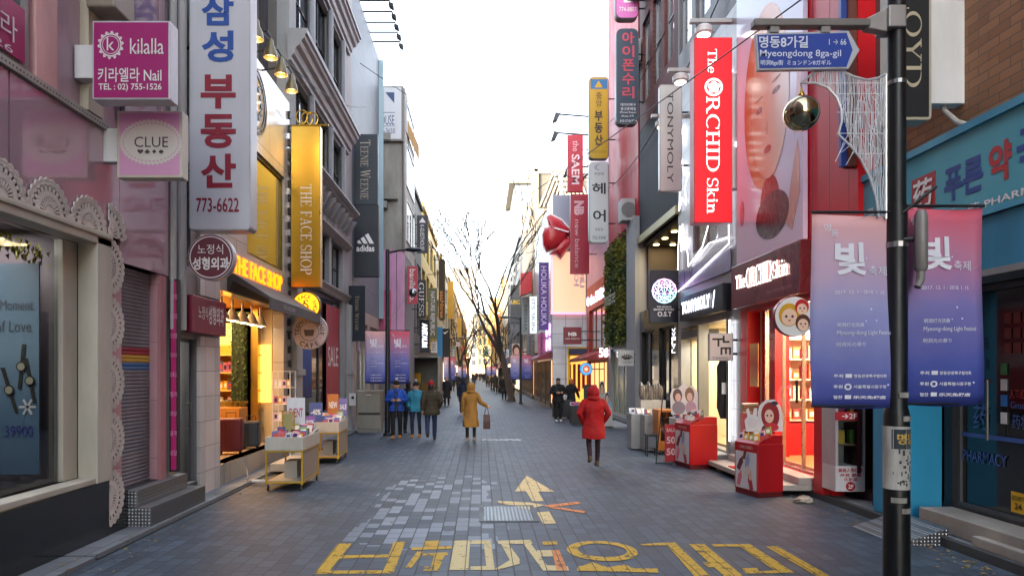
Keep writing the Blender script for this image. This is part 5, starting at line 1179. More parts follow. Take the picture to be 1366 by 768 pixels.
q.build('leaves', [M('#7c7c2c', .7, 0, .4, 6), M('#46582a', .7, 0, .4, 6)], pw, fix=False)
q = MB(); text(q, 'Innisfree', ('R', XR-.36), (27.6, 25.4, 4.6, 5.2), 'h', -.0); q.build('lettering', M('#c8ccb8'), pw, fix=False)
q = MB(); text(q, '품격', ('R', XR), (27.2, 25.9, 2.95, 3.08)); q.build('lettering', M('#6a6a6c'), c5, fix=False)
def crown(root, y):
    Y = 23.0; q = MB(); c = (xp(836, Y), zp(477, Y)); k = Y/F
    for i in range(7):
        a = math.pi*(.08+.84*i/6); q.tube([(c[0]+2*k*math.cos(a), y-.004, c[1]-2*k), (c[0]+7.5*k*math.cos(a), y-.004, c[1]+5*k*math.sin(a)), (c[0]+8*k*math.cos(a), y-.004, c[1]+5.5*k*math.sin(a)-1.2*k)], .02, 5)
    text(q, 'Tourist Store', ('F', y), prect(829, 481, 843, 484, Y)); q.build('emblem', M('#4a4a4c'), root, fix=False)
sign('hanging_sign', 'white square sign with a dark crown-like emblem on the grey column', (825,467,846,488), 23.0, .1, M('#c9cbcc', .4), M('#b4b6b8', .4), [], 'R', XR, extra=crown, frame=.01)
t = thing('air_conditioner', 'air conditioner box on top of the planted wall building', 'air conditioner', (5.3, 24.2, 7.32))
MB().box(4.95, 5.6, 23.8, 24.4, 7.32, 8.1).build('casing', M('#a5a6a8', .5), t, bevel=.02)
q = MB(); q.disc((5.2, 23.79, 7.7), .26, (0, -.02, 0), 20); q.build('fan_grille', M('#6a6c6e'), t)

# ---- pink and red tall building
c6 = thing('pink_red_building', 'tall building of pink metal panels with a red end strip', 'building', (XR, 31, 0))
w = MB(); wall(w, 1, XR, 28.62, 34.5, 6.2, 19.3); w.build('wall', GRID('#c9a9b8', '#8a6a78', 2.2, 2.6, 'YZ', .35, .5, .03, .03), c6)
w = MB(); wall(w, 1, XR+.02, 23.3, 28.6, 7.35, 19.3); w.build('red_wall', M('#b01f30', .45), c6)
w = MB(); shell(w, 1, XR+.02, 23.3, 34.5, 19.3, z0=7.35); w.build('shell', M('#a82436'), c6)
q = MB(); q.box(5.9, 8, 23.2, 23.3, 7.5, 19); q.build('grey_end', M('#6a6b70'), c6)
RD = M('#b23424', .4)
w = MB(); wall(w, 1, XR, 28.62, 34.5, .085, 6.19, [(29.0, 34.1, .25, 2.5), (29.4, 33.8, 2.95, 5.0)]); w.build('shop_wall', RD, c6)
window(c6, 1, XR, 29.4, 33.8, 2.95, 5.0, M('#8a2c20'), M('#b09a86', .12, 0, .35, 1.6, coat=1), 3, 1, .08, .08); window(c6, 1, XR, 29.0, 34.1, .25, 2.5, M('#b32c28'), GLOW('#ffc27a', .55, '#c08a50'), 4, 1, .1, .1, 'shopfront')
q = MB(); put(q, sans('the SAEM', .015), ('R', XR), (33.4, 29.6, 5.25, 5.75), 0, .02); q.disc((XR-.02, 34.0, 5.5), .22, (-.03, 0, 0), 16); q.build('lettering', GLOW('#dfe6ff', 2.2), c6, fix=False)
q = MB(); q.prism([(XR, 28.8, 2.55), (XR, 28.8, 2.95), (XR-.9, 28.8, 2.6), (XR-.9, 28.8, 2.45)], (0, 5.6, 0)); q.build('awning', M('#8f1f1f'), c6)
q = MB(); put(q, sans('58', .02), ('F', 28.62), (5.0, 5.38, 2.6, 3.0)); q.build('lettering', GLOW('#e8ecff', 2), c6, fix=False)
for i, (y, z, up) in enumerate(((34.2, 14.9, .12), (34.0, 13.9, .1), (33.6, 12.2, -.1), (33.2, 11.8, -.3))):
    t = thing('roof_floodlight', ('top floodlight of the four reaching out from the pink panels', 'second floodlight from the top on the pink panels', 'third floodlight from the top on the pink panels', 'lowest short floodlight on the pink panels')[i], 'floodlight', (XR, y, z)); l = (1.5, 1.6, 1.0, .4)[i]
    q = MB(); q.tube([(XR, y, z), (XR-l, y, z+up)], .05); q.build('arm', M('#33414a'), t)
    q = MB(); q.prism([(XR-l+.1, y-.15, z+up), (XR-l-.15, y-.15, z+up+.05), (XR-l-.3, y-.15, z+up-.4), (XR-l-.05, y-.15, z+up-.3)], (0, .45, 0)); q.build('lamp_head', M('#162630'), t)
CR = M('#9c1d34', .4); 
sign('hanging_sign', 'yellow realtor sign with a blue top and dark stacked letters', (786,103,812,212), 27, .3, M('#b99a1c', .4, 0, .05), M('#5a5a50', .4), [('중앙', (795,124,803,144), 'v', M('#2a2a26')), ('부동산', (793,148,804,196), 'v', M('#2a2a26'), dict(bold=.03)), ('○○○ ○○○○', (789,201,809,204), 'h', M('#4a4620'))], 'R', XR, rad=.15,
     extra=lambda root, y: (MB().box(*[v for v in (xp(788,27), xp(810,27))], y-.003, y-.001, zp(119,27), zp(106,27)).build('blue_top', M('#2a72a8'), root), MB().prism([(xp(793,27), y-.006, zp(117,27)), (xp(804,27), y-.006, zp(117,27)), (xp(798.5,27), y-.006, zp(108,27))], (0, .002, 0)).build('triangle', M('#c9a51c'), root)))
sign('hanging_sign', 'white rounded salon sign with large brushed dark letters', (786,216,812,324), 27, .3, M('#b9c4c8', .4, 0, .05), M('#8a9094', .4), [('헤', (790,244,808,259), 'h', M('#22262a'), dict(bold=.02)), ('어', (791,280,808,296), 'h', M('#22262a'), dict(bold=.02)), ('변향매', (793,230,805,234), 'h', M('#4a5256')), ('명동점', (794,304,804,308), 'h', M('#4a5256')), ('752-0308', (790,315,808,319), 'h', M('#4a5256')), ('☾', (793,220,800,227), 'h', M('#3a4a6a'))], 'R', XR, rad=.15)
PH = M('#c23850', .4)
sign('hanging_sign', 'navy rounded phone repair sign with stacked red letters', (822,38,852,166), 22.2, .3, M('#22344a', .35, 0, .1, .6), M('#4a565e', .4), [('아이폰수리', (830,43,846,134), 'v', PH, dict(bold=.02)), ('데이터복구', (828,138,848,142), 'h', WTXT), ('중고폰매입', (828,143.5,848,147.5), 'h', WTXT), ('iPhone Repair', (827,149,849,152), 'h', WTXT), ('iPhone 수리', (829,153.5,845,156.5), 'h', WTXT), ('010-2718-9791', (827,160,849,163), 'h', WTXT)], 'R', XR, rad=.2)
sign('hanging_sign', 'pink rounded sign cut by the top of the view, above the phone repair sign', (821,-40,852,25), 22.2, .3, M('#cf6ab4', .4, 0, .05), M('#5a4a54', .4), [('트', (832,-15,845,4), 'h', WTXT, dict(bold=.03)), ('774-8807', (826,10,849,16), 'h', WTXT)], 'R', XR, rad=.2)
def nb(root, y, Y, x, yy, k, label, sub):
    q = MB()
    for j, ch in enumerate(label): text(q, ch, ('F', y), (xp(x+j*k*.95, Y), xp(x+(j+1)*k*.95-.4, Y), zp(yy+k*.8, Y), zp(yy, Y)), 'h', .06)
    if sub: text(q, 'new balance', ('F', y), prect(x-k*.6, yy+k*1.15, x+k*2.4, yy+k*1.5, Y))
    q.build('lettering', WTXT, root, fix=False)
sign('hanging_sign', 'long dark red sportswear sign with white letters reading downwards', (761,259,786,365), 31.5, .2, CR, CR, [('new balance', (767,293,773,357), 'r', M('#c9a0a8')), ('NB', (766,268,779,287), 'r', M('#c9a0a8'), dict(bold=.06))], 'R', XR, frame=.01)
sign('hanging_sign', 'crimson sign with white letters next to the yellow realtor sign', (757,180,778,256), 32.5, .2, M('#a81d34', .4), M('#a81d34', .4), [('the', (764,188,772,202), 'r', M('#d8b0b8')), ('SAEM', (762.5,206,773,246), 'r', M('#e0c8cc'), dict(bold=.02))], 'R', XR, frame=.01)
sign('hanging_sign', 'small square dark red sign with slanted white initials', (752,436,776,459), 30.5, .15, M('#7f1528', .4), M('#7f1528', .4), [], 'R', XR, frame=.01, extra=lambda root, y: nb(root, y, 30.5, 758, 443, 6.2, 'NB', True))
def target(root, c, r, y):
    for k, cl in ((.75, '#5aa0c4'), (.55, '#c2452c'), (.3, '#e0c0a0')): MB().disc((c[0], y-.004*(1-k), c[2]), r*k, (0, .001, 0), 24).build('ring', GLOW(cl, .4), root)
roundsign('round_sign', 'round blue ringed sign glowing beside the red awning', 782, 492, 8.5, 29.5, .12, GLOW('#3a8ac8', .5), M('#3a6a9a'), XR, target, .05)
# ---- corner building with the salmon screen and bow
XC = 3.8
c7 = thing('corner_screen_building', 'corner building in white grid panels with a glowing salmon screen', 'building', (5, 40, 0))
GP = GRID('#b9bcc0', '#7c8084', .9, .8, 'XZ', .4, 0, .04, .03)
w = MB(); w.box(XC, 7, 36, 48, 3.3, 5.4); w.build('wall', GP, c7)
w = MB(); w.box(XC+.02, 7, 36.02, 47.9, 5.41, 11.4); w.build('upper_wall', M('#7f8b9a', .3, 0, .08, .5), c7)
w = MB(); w.box(XC+.02, 4.6, 36.02, 37.6, .085, 3.29).box(6.1, 7, 36.02, 47, .085, 3.29).box(4.0, 7, 38.5, 47.9, .085, 3.29); w.build('pier', GP, c7)
def yellowdoor():
    q = MB(); q.box(4.62, 6.08, 35.95, 36.05, 2.85, 3.25).box(4.62, 4.74, 35.95, 36.05, .085, 2.85); q.build('door_frame', M('#d8b41c', .4), c7)
    q = MB(); q.box(4.74, 6.08, 37.2, 37.25, .085, 2.85); q.build('lit_interior', GLOW('#ffa648', .7, '#c07a30'), c7)
    q = MB(); q.prism([(4.66, 35.9, 2.9), (6.05, 35.9, 2.9), (6.05, 35.9, 3.2), (4.66, 35.9, 3.2)], (0, -.3, 0)); q.build('awning', M('#2a2c4a'), c7)
    q = MB()
    for k in range(5): q.box(4.8+.25*k, 4.95+.25*k, 37.1, 37.19, .9+.15*(k % 2), 2.4)
    q.build('goods_panel', M('#b83a3a'), c7)
yellowdoor()
q = MB(); q.box(xp(737,35.9), xp(781,35.9), 35.86, 35.99, zp(417,35.9), zp(262,35.9)-4.0+1.05); scr = q.build('screen', None or GLOW('#f2a182', .55, '#d08a70'), c7)
q = MB(); q.box(xp(737,35.9)-.1, xp(781,35.9), 35.8, 35.85, zp(417,35.9)-.1, zp(417,35.9)+.02); q.box(xp(737,35.9)-.08, xp(737,35.9)-.01, 35.8, 35.95, zp(417,35.9), zp(333,35.9)); q.build('screen_frame', GLOW('#ff9ac0', .5), c7)
q = MB(); text(q, '오픈', ('F', 35.85), prect(765, 364, 780, 384, 35.9), 'h', .04); q.build('lettering', WTXT, scr, fix=False)
q = MB()
for z in (3.5, 4.3): 
    for k in range(2): q.disc((XC-.02, 37.2+1.6*k, z), .35, (-.05, 0, 0), 18)
q.build('roundel', GLOW('#e8b0ff', .8), c7)
bow = thing('bow_ornament', 'large red ribbon bow with white edges above the salmon screen', 'ornament', (xp(745,35.7), 35.7, zp(340,35.7)))
def BP(a, b, o=0): return (xp(a, 35.7), 35.7-o, zp(b, 35.7))
shapes = [([(761,308),(748,294),(734,287),(729,290),(732,303),(726,305),(723,314),(724,328),(728,337),(742,333),(754,324)], 'bow_loop'), ([(763,308),(772,290),(784,285),(789,296),(789,318),(784,331),(772,323)], 'bow_loop'), ([(752,318),(744,328),(732,340),(741,340),(747,346),(757,332),(764,318)], 'ribbon_tail'), ([(763,318),(768,332),(774,345),(780,338),(788,338),(778,326),(770,316)], 'ribbon_tail')]
for s_, nm in shapes:
    cx_ = sum(p[0] for p in s_)/len(s_); cy_ = sum(p[1] for p in s_)/len(s_)
    rings = [[BP(cx_+(p[0]-cx_)*k_, cy_+(p[1]-cy_)*k_, o_) for p in s_] for k_, o_ in ((1, 0), (1, .12), (.93, .3), (.7, .45), (.3, .5))]
    q = MB(); q.loft(rings); b_ = q.build(nm, M('#a81824', .3), bow, smooth=True)
    q = MB(); q.tube([BP(p[0], p[1], .16) for p in s_+[s_[0]]], .055, 6); q.build('piping', M('#e8e4e4'), b_)
q = MB(); q.tube([BP(731,304,.38), BP(745,309,.55), BP(757,312,.45)], .045, 5); q.build('piping', M('#e8e4e4'), b_)
MB().ell(BP(762, 312, .35), .24, .2, .3).build('knot', M('#8f121c', .35), bow, smooth=True)
PUR = M('#4a2a8a', .4)
sign('hanging_sign', 'purple sign with thin white capitals reading downwards', (719,350,732,440), 37, .2, PUR, PUR, [('HOLIKA HOLIKA', (722,355,729,434), 'r', M('#d8ccec'))], 'R', XC, frame=.01)
sign('hanging_sign', 'light grey sign with dark serif capitals, left of the white one', (696,396,706,446), 51.5, .2, M('#8f989c'), M('#8f989c'), [('MISSHA', (699,407,703,442), 'r', M('#3a4448'))], 'R', XC, frame=.02)
sign('hanging_sign', 'tall pale glowing sign with faint grey letters', (706.5,395,716.5,445), 44.6, .2, GLOW('#dfe8ee', .35, '#c9d2d8'), M('#b0b8bc'), [('ITS SKIN', (709,399,713.5,440), 'r', M('#5a6a78'))], 'R', XC, frame=.02)
sign('hanging_sign', 'arched pink board with faint letters, right of the grey one', (717.5,443,728,478), 38.8, .15, M('#b06a88'), M('#a05a78'), [('KOREA', (720,450,725,474), 'r', M('#7a3a58'))], 'R', XC, rad=.25, frame=.01)
sign('hanging_sign', 'grey board with dark letters below the pale glowing sign', (703,447,711,478), 48, .15, M('#77777c'), M('#77777c'), [('NATURE', (705.5,449,708.5,474), 'r', M('#3a3a40'))], 'R', XC, frame=.01)
c8 = thing('lattice_topped_building', 'tall concrete building crowned with slanted lattice panels', 'building', (6, 55, 0))
w = MB(); wall(w, 1, XC, 48.02, 62, .085, 16.2, [(48.8+k*3.2, 51.2+k*3.2, a, a+2.2) for k in range(4) for a in (4.6, 8.2, 11.6)]); w.box(XC+.26, 9, 48.02, 48.3, .085, 13.6); w.build('wall', M('#857c70', .7, 0, .2, .6), c8)
for k in range(4):
    for a in (4.6, 8.2, 11.6): window(c8, 1, XC, 48.8+k*3.2, 51.2+k*3.2, a, a+2.2, STEEL, DARKGLASS('#5a6470'), 2, 1)
w = MB(); shell(w, 1, XC, 48.4, 62, 16.2); w.build('shell', M('#7a7266'), c8)
q = MB(); q.box(XC, XC+.25, 48.0, 48.25, 13.6, 16.4).box(7.6, 7.85, 48.0, 48.25, 13.6, 16.4).box(XC, 7.85, 48.0, 48.25, 16.2, 16.4).box(5.6, 5.8, 48.0, 48.2, 13.6, 16.2)
for k in range(14):
    x = XC+.3+.28*k; s_ = 1 if k < 7 else -1
    q.prism([(x, 48.05, 13.7), (x+.1, 48.05, 13.7), (x+.1+1.2*s_*.8, 48.05, 16.15), (x+1.2*s_*.8, 48.05, 16.15)], (0, .1, 0))
q.build('lattice', M('#c9bda4', .5), c8)
q = MB(); q.box(XC+.3, 7.6, 48.3, 48.35, 13.7, 16.1); q.build('lattice_backing', M('#5a564e'), c8)
tag(MB().prism([(XC-.05, 49.8, 9.4), (XC-.9, 49.8, 9.2), (XC-.9, 49.8, 7.6), (XC-.05, 49.8, 7.9)], (0, 1.2, 0)).build('red_lightbox', M('#b01c28', .4), loc=(XC-.4, 50, 7.6)), 'plain red light box on the lattice-topped building', 'sign')
row_building('slate dark block behind the bare trees on the right', 1, 3.6, 62.1, 92, 14.3, '#4e5660', nx=4, floors=4)
row_building('tan block beyond the slate one on the right', 1, 3.2, 92.1, 140, 15, '#b89a6a', nx=5, floors=4)
row_building('farthest ochre block on the right side of the street', 1, 2.6, 140.1, 200, 17, '#c09a58', nx=5, floors=4)
row_building('pale office block closing the far end of the street', -1, -2.0, 262, 280, 42, '#8a847c', nx=3, floors=7, depth=26)
row_building('washed out tower at the far end right of the glow', 1, 3.0, 230, 262, 27, '#8a7c66', nx=4, floors=6)
for (lab, x0, x1, y0, h_, cl, nx_, nz_) in (('narrow ochre block closing the end of the street in the glow', -1.2, 4.6, 206, 19, '#a08a5c', 4, 5), ('lower cream block closing the end of the street on the left', -10, -1.3, 212, 14, '#9a9080', 4, 4)):
    eb = thing('end_block', lab, 'building', ((x0+x1)/2, y0, 0)); q = MB(); q.box(x0, x1, y0, y0+14, 0, h_); q.build('wall', GRID(cl, '#5a5244', 2, 1.4, 'XZ', .6), eb)
    q = MB(); q.box(x0-.2, x1+.2, y0-.3, y0+14.2, h_, h_+.5); q.build('roof', M('#6a6458', .7), eb)
    for i in range(nx_):
        for j in range(nz_):
            a = x0+(x1-x0)*(i+.2)/nx_; c_ = x0+(x1-x0)*(i+.8)/nx_; z = 3.6+(h_-4)*(j+.15)/nz_; q = MB(); q.box(a, c_, y0-.06, y0-.005, z, z+(h_-4)/nz_*.6); q.build('window', DARKGLASS('#4a5058'), eb)
    q = MB(); q.box(x0+.4, x1-.4, y0-.05, y0-.002, .4, 2.8); q.build('lit_shop_front', GLOW('#ffb868', 2, '#c09060'), eb)
tw = thing('far_tower', 'pale distant tower with a wide flat overhanging roof', 'tower', (11, 120, 0))
MB().box(5.5, 20, 112, 130, 0, 33).build('wall', GRID('#7f8a92', '#5a646c', 1.5, 3, 'XZ', .4), tw)
MB().box(4.6, 21, 111, 131, 33.0, 33.7).box(6.0, 9.6, 113, 120, 33.7, 35.8).build('roof', M('#8a8478', .6), tw)
for (lab, px0, px1, py0, py1, Y, cl) in (('small red sign on the right behind the tree', 656, 661, 446, 463, 100, '#b81c28'), ('dark sign with pale letters behind the tree', 667, 671, 448, 464, 90, '#24262c'),
     ('orange sign hanging high behind the bare tree trunk', 662, 668, 413, 438, 96, '#d8791c')):
    m_ = M(cl); sign('hanging_sign', lab, (px0, py0, px1, py1), Y, .2, m_, m_, [('SALE' if cl == '#b81c28' else 'ADIDAS' if cl[1] == '2' else 'U', (px0+1.2, py0+3, px1-1.2, py1-3), 'r', WTXT)], 'R', 3.4, frame=.02)
def ubc(root, y): text_ = MB(); text(text_, 'UBC', ('F', y), prect(681.5, 400, 693.5, 405.5, 59), 'h', .04); text_.build('lettering', M('#d8b41c'), root, fix=False)
sign('hanging_sign', 'dark slatted sign with yellow capitals beside the tree', (681,380,696,432), 59, .2, GRID('#4a4c50', '#1c1e20', 30, .35, 'XZ'), M('#3a3c40'), [], 'R', 3.8, frame=.02, extra=ubc)
pb = thing('billboard', 'portrait billboard with a dark-haired face above the right banners', 'billboard', (2.9, 52, 3.2))
x0, x1, z0, z1 = prect(683, 458, 694, 476, 52); MB().box(x0, x1, 52, 52.2, z0, z1).build('panel', M('#c9b4ac'), pb)
xm = (x0+x1)/2; MB().disc((xm, 51.99, z0+.55), .3, (0, .005, 0), 20, .45).build('hair_print', M('#3a2420'), pb); MB().disc((xm+.03, 51.98, z0+.42), .2, (0, .005, 0), 20, .32).build('face_print', M('#d8b0a0'), pb)
MB().tube([(x1, 52.1, z0+.4), (3.8, 52.1, z0+.4)], .04).build('bracket', DARKSTEEL, pb)

# lit shop fronts, awnings and boards that crowd the far street
def goods_front(b, y0, y1, zt, sd_):
    random.seed(sd_); n = 4
    for i in range(n+1):
        y = y0+(y1-y0)*i/n; q = MB(); q.box(XC-.1, XC-.03, y-.04, y+.04, .1, zt); q.build('mullion', M('#3a3634', .5), b)
    for i in range(n):
        a = y0+(y1-y0)*(i+.15)/n; c_ = y0+(y1-y0)*(i+.85)/n
        for z in (.4, 1.0, 1.6): q = MB(); q.box(XC-.06, XC-.031, a, c_, z, z+random.uniform(.25, .5)); q.build('goods_panel', M(random.choice(('#a8483a', '#c8b48a', '#5a4a6a', '#d8d0c8', '#b8862c', '#8a3050', '#4a5a4a')), .5), b)
    q = MB(); q.box(XC-.1, XC-.03, y0, y1, .09, .35); q.build('stall_riser', M('#5a5452', .6), b)
for k, (y0, y1, cl) in enumerate(((36.4, 38.6, '#ffb060'), (39.2, 41.4, '#ffd8a0'), (42, 44.4, '#ff9a50'), (45, 47.4, '#ffe0b0'))):
    q = MB(); q.box(XC-.03, XC+.02, y0, y1, .3, 2.6); q.build('lit_shop_front', GLOW(cl, .75, '#b88050'), c7); goods_front(c7, y0, y1, 2.6, k)
    q = MB(); q.prism([(XC, y0-.1, 2.7), (XC, y0-.1, 3.1), (XC-.8, y0-.1, 2.75), (XC-.8, y0-.1, 2.65)], (0, y1-y0+.2, 0)); q.build('awning', M(('#7a2a3a', '#8f8a90', '#a8506a', '#3a3c50')[k], .6), c7)
for k, (y0, y1, cl) in enumerate(((48.8, 51.6, '#ff9a48'), (52.2, 55, '#fff0d8'), (55.6, 58.4, '#ffb868'), (59, 61.6, '#ffe0b8'))):
    q = MB(); q.box(XC-.03, XC-.001, y0, y1, .3, 3.0); q.build('lit_shop_front', GLOW(cl, .75, '#b88050'), c8); goods_front(c8, y0, y1, 3.0, k+5)
    q = MB(); q.box(XC-.12, XC-.001, y0-.2, y1+.2, 3.2, 3.9); q.build('fascia', M(('#c89a1c', '#8a2a4a', '#b8b4b0', '#a83a2c')[k], .5), c8)
for (lab, r_, Y, cl, tx, tc, sd) in (
    ('pale board on the left beyond the rounded grey one', (607.5,440,611.5,466), 92, '#c9c4b8', 'SKIN', '#5a5a5a', 'L'), ('red board far down the left row', (616.5,462,620,479), 112, '#b8382f', 'TONY', '#e8d8d0', 'L'), ('lime yellow board far down the left row', (620.5,452,623.5,474), 128, '#cfc03a', 'ALAND', '#3a3a2a', 'L'),
    ('white board low on the left beside the lamp with small banners', (608,456,613,462), 80, '#d8d4cc', 'GS', '#c8542a', 'L'), ('pink board low on the left under the rounded grey one', (604.5,489,608.5,499), 76, '#c05a8a', 'NAIL', '#f0dce4', 'L'), ('orange board among the far left boards, nearest the roadway', (622.5,478,626,490), 120, '#d8701c', '2F', '#f0e0c0', 'L'),
    ('yellow board high on the golden block', (586.5,338,590,372), 56, '#e0ac28', 'ABLE', '#6a4a10', 'L'), ('white board with dark letters low on the golden block', (575,456,583,470), 44, '#cfd0d2', 'SALE', '#3a3a44', 'L'),
    ('white lit board on the right behind the tree trunk', (673,466,679,476), 84, '#d4dce4', 'OPEN', '#3a5a9a', 'R'), ('pink board on the right beside the small truck', (669,470,673,488), 100, '#c8608a', 'CAFE', '#f4dce4', 'R'), ('green board far down the right row', (648,462,651,476), 130, '#3f7a4a', 'NAT', '#d8e8d8', 'R'), ('yellow board far down the right row', (650.5,440,654,460), 124, '#e0b42a', 'KFC', '#7a3a1a', 'R') if False else ('yellow board far down the right row', (650.5,440,654,460), 124, '#e0b42a', '2F 3F', '#7a3a1a', 'R'),
    ('red low board on the right under the tree crown', (660,486,671,491), 88, '#c03038', 'SALE', '#f0d8d8', 'R'), ('blue board on the right above the farther truck', (671,478,677,484), 78, '#3a68a8', 'BANK', '#e0e8f0', 'R'), ('cream board high on the right, left of the slatted sign', (672,402,677,436), 90, '#d4ccb8', 'HOTEL', '#5a4a3a', 'R')):
    m_ = M(cl); sign('hanging_sign', lab, r_, Y, .25, m_, m_, [(tx, (r_[0]+(r_[2]-r_[0])*.22, r_[1]+(r_[3]-r_[1])*.15, r_[2]-(r_[2]-r_[0])*.22, r_[3]-(r_[3]-r_[1])*.15), 'r' if r_[3]-r_[1] > r_[2]-r_[0] else 'h', M(tc))], sd, {'L': XB, 'R': 3.0 if Y > 92 else 3.6}[sd], frame=.02)
# ---- street lamps with festival banners
BAN = RAMP([(0, '#16226a'), (.28, '#2c3f92'), (.5, '#6a66ae'), (.72, '#a8688e'), (1, '#c06a74')], 'Z', 0, 1.0, .75, 0, 14)
BAN.name = 'printed_banner_cloth'
DUMZ = {}
def banner(label, x0, x1, Y, z0, z1, detail=True, group=None, dark=0):
    key = round(z1-z0, 2), dark
    if key not in DUMZ:
        top = '#dfa8a6' if dark == 0 else '#d2566a'
        DUMZ[key] = RAMP([(0, '#34408c' if dark == 0 else '#263480'), (.2, '#646cae' if dark == 0 else '#414f9e'), (.5, '#9698c6' if dark == 0 else '#7a74b0'), (.78, '#c4a4b8' if dark == 0 else '#b87896'), (1, top)], 'Z', 0, z1-z0, .7, 0, 9)
    root = thing('festival_banner', label, 'banner', ((x0+x1)/2, Y, z0), group)
    q = MB(); n, m = 10, 16; w = x1-x0; h = z1-z0; V = []
    def P(i, j): 
        a, b = i/n, j/m; return (x0+w*a+.02*w*math.sin(b*3)*(a-.5), Y+.035*w*math.sin(b*5+a*4)*(1-b*.6)+.02*w*math.sin(a*7+b*2), z0+h*b-(.012*h*math.sin(a*math.pi)))
    rows = [[P(i, j) for i in range(n+1)] for j in range(m+1)]
    V = [p for r in rows for p in r]; Fs = []
    for j in range(m):
        for i in range(n): o = j*(n+1)+i; Fs.append((o, o+1, o+n+2, o+n+1))
    q._add(V, Fs); cl = q.build('cloth', DUMZ[key], root, smooth=True)
    sol = cl.modifiers.new('cloth_thickness', 'SOLIDIFY'); sol.thickness = .004; sol.offset = 1
    def rr(a, b, c, d): return (x0+w*a, x0+w*c, z1-h*d, z1-h*b)
    pl = ('F', Y); wt = M('#dfe0ea', .6, 0, .04)
    def drape(mb):
        for i, (vx, vy, vz) in enumerate(mb.v):
            a, b = (vx-x0)/w, (vz-z0)/h; mb.v[i] = (vx, Y+.035*w*math.sin(b*5+a*4)*(1-b*.6)+.02*w*math.sin(a*7+b*2)-.004-(Y-vy), vz)
        return mb
    q = MB(); text(q, '빛', pl, rr(.24, .15, .6, .32), 'h', .03)
    text(q, '축제', pl, rr(.63, .27, .86, .32))
    if detail:
        text(q, '명', pl, rr(.12, .055, .2, .092)); text(q, '동', pl, rr(.2, .085, .28, .12)); text(q, '2017. 12. 1 - 2018. 1. 15', pl, rr(.24, .4, .82, .418))
        text(q, '明洞灯光庆典', pl, rr(.28, .566, .56, .588)); text(q, 'Myeong-dong Light Festival', pl, rr(.28, .606, .9, .634)); text(q, '明洞光の祭り', pl, rr(.28, .666, .58, .688))
        for k, (a, b) in enumerate((('주최', '명동관광특구협의회'), ('후원', '서울특별시중구청'), ('협찬', '乐天免税店'))):
            text(q, a, pl, rr(.26, .832+.055*k, .36, .85+.055*k), 'h', .02); text(q, b, pl, rr(.47, .832+.055*k, .82, .85+.055*k), 'h', .03 if k == 2 else .02)
            if k == 1:
                c = (x0+w*.415, z1-h*.897)
                for i in range(16):
                    a0, a1 = 2*math.pi*i/16, 2*math.pi*(i+1)/16; q.poly([(c[0]+r*w*math.cos(t), pl[1]-.006, c[1]+r*w*math.sin(t)) for r, t in ((.02, a0), (.038, a0), (.038, a1), (.02, a1))])
            else: q._add([(x0+w*a_, pl[1]-.006, z1-h*b_) for a_, b_ in ((.385, .85+.055*k), (.45, .85+.055*k), (.45, .83+.055*k), (.385, .83+.055*k))], [(0, 1, 2, 3)])
    else:
        for k in range(3): text(q, '명동빛축제', pl, rr(.3, .82+.05*k, .75, .84+.05*k)); text(q, 'Light Festival', pl, rr(.28, .56+.045*k, .72, .575+.045*k))
    drape(q).build('lettering', wt, root, fix=False)
    if detail:
        q = MB()
        for a0, b0, a1, b1 in ((.02, .24, .3, .14), (.35, .06, .68, .0), (.7, .36, 1.0, .28)): q.prism([(x0+w*a0, pl[1]-.004, z1-h*b0), (x0+w*a1, pl[1]-.004, z1-h*b1), (x0+w*a1, pl[1]-.004, z1-h*b1-.004)], (0, .001, 0))
        drape(q).build('print_streak', M('#c8a8c0', .6), root)
    q = MB(); q.tube([(x0-.01, Y, z1+.012), (x1+.01, Y, z1+.012)], .012); q.tube([(x0-.005, Y, z0+.005), (x1+.005, Y, z0+.005)], .008); q.build('rod', DARKSTEEL, root)
    return root
# near pole on the right
PX, PY = 3.2, 5.2
pole = thing('street_lamp_post', 'black street post with a pasted poster at the right edge of the view', 'post', (PX, PY, 0))
q = MB(); q.lathe((PX, PY, 0), [(.16, 0), (.16, .03), (.095, .06), (.09, 1.66), (.084, 1.7), (.076, 1.72), (.076, 3.2), (.066, 3.3), (.064, 7.2)], 20); q.build('pole', M('#15181b', .42, .2, .3, 5), pole, smooth=True)
q = MB(); q.lathe((PX, PY, 0), [(.0925, 1.1), (.0925, 1.58)], 24); ps = q.build('pasted_poster', M('#b9b7b0', .7, 0, .3, 6), pole, smooth=True)
def wrap(mb, a0, a1, z0, z1, r):
    mb._add([(PX+r*math.sin(a0+(a1-a0)*i/6), PY-r*math.cos(a0+(a1-a0)*i/6), z) for z in (z0, z1) for i in range(7)], [(i, i+1, i+8, i+7) for i in range(6)])
q = MB(); wrap(q, -.9, 1.0, 1.41, 1.56, .0933); q.build('poster_print', M('#24343e', .7, 0, .3, 9), ps, fix=False)
q = MB(); random.seed(61)
for k in range(26): a_ = random.uniform(-.9, .8); z_ = random.uniform(1.12, 1.38); wrap(q, a_, a_+random.uniform(.05, .3), z_, z_+random.uniform(.006, .05), .0933+.0001*(k % 5))
q.build('poster_print', M('#3a3f42', .7, 0, .6, 20), ps, fix=False)
q = MB(); V, Fc = sans('명동', .03); xs = [v[0] for v in V]; k = .15/(max(xs)-min(xs))
q._add([(PX+.0945*math.sin(-.5+(x-min(xs))*k/.0945), PY-.0945*math.cos(-.5+(x-min(xs))*k/.0945), 1.455+y*k) for x, y, z in V], Fc); q.build('lettering', M('#c9a23a', .6), ps, fix=False)
q = MB(); q.lathe((PX, PY, 0), [(.082, 2.95), (.082, 2.99)], 16); q.lathe((PX, PY, 0), [(.07, 4.2), (.07, 4.23)], 16); q.build('collar', STEEL, pole)
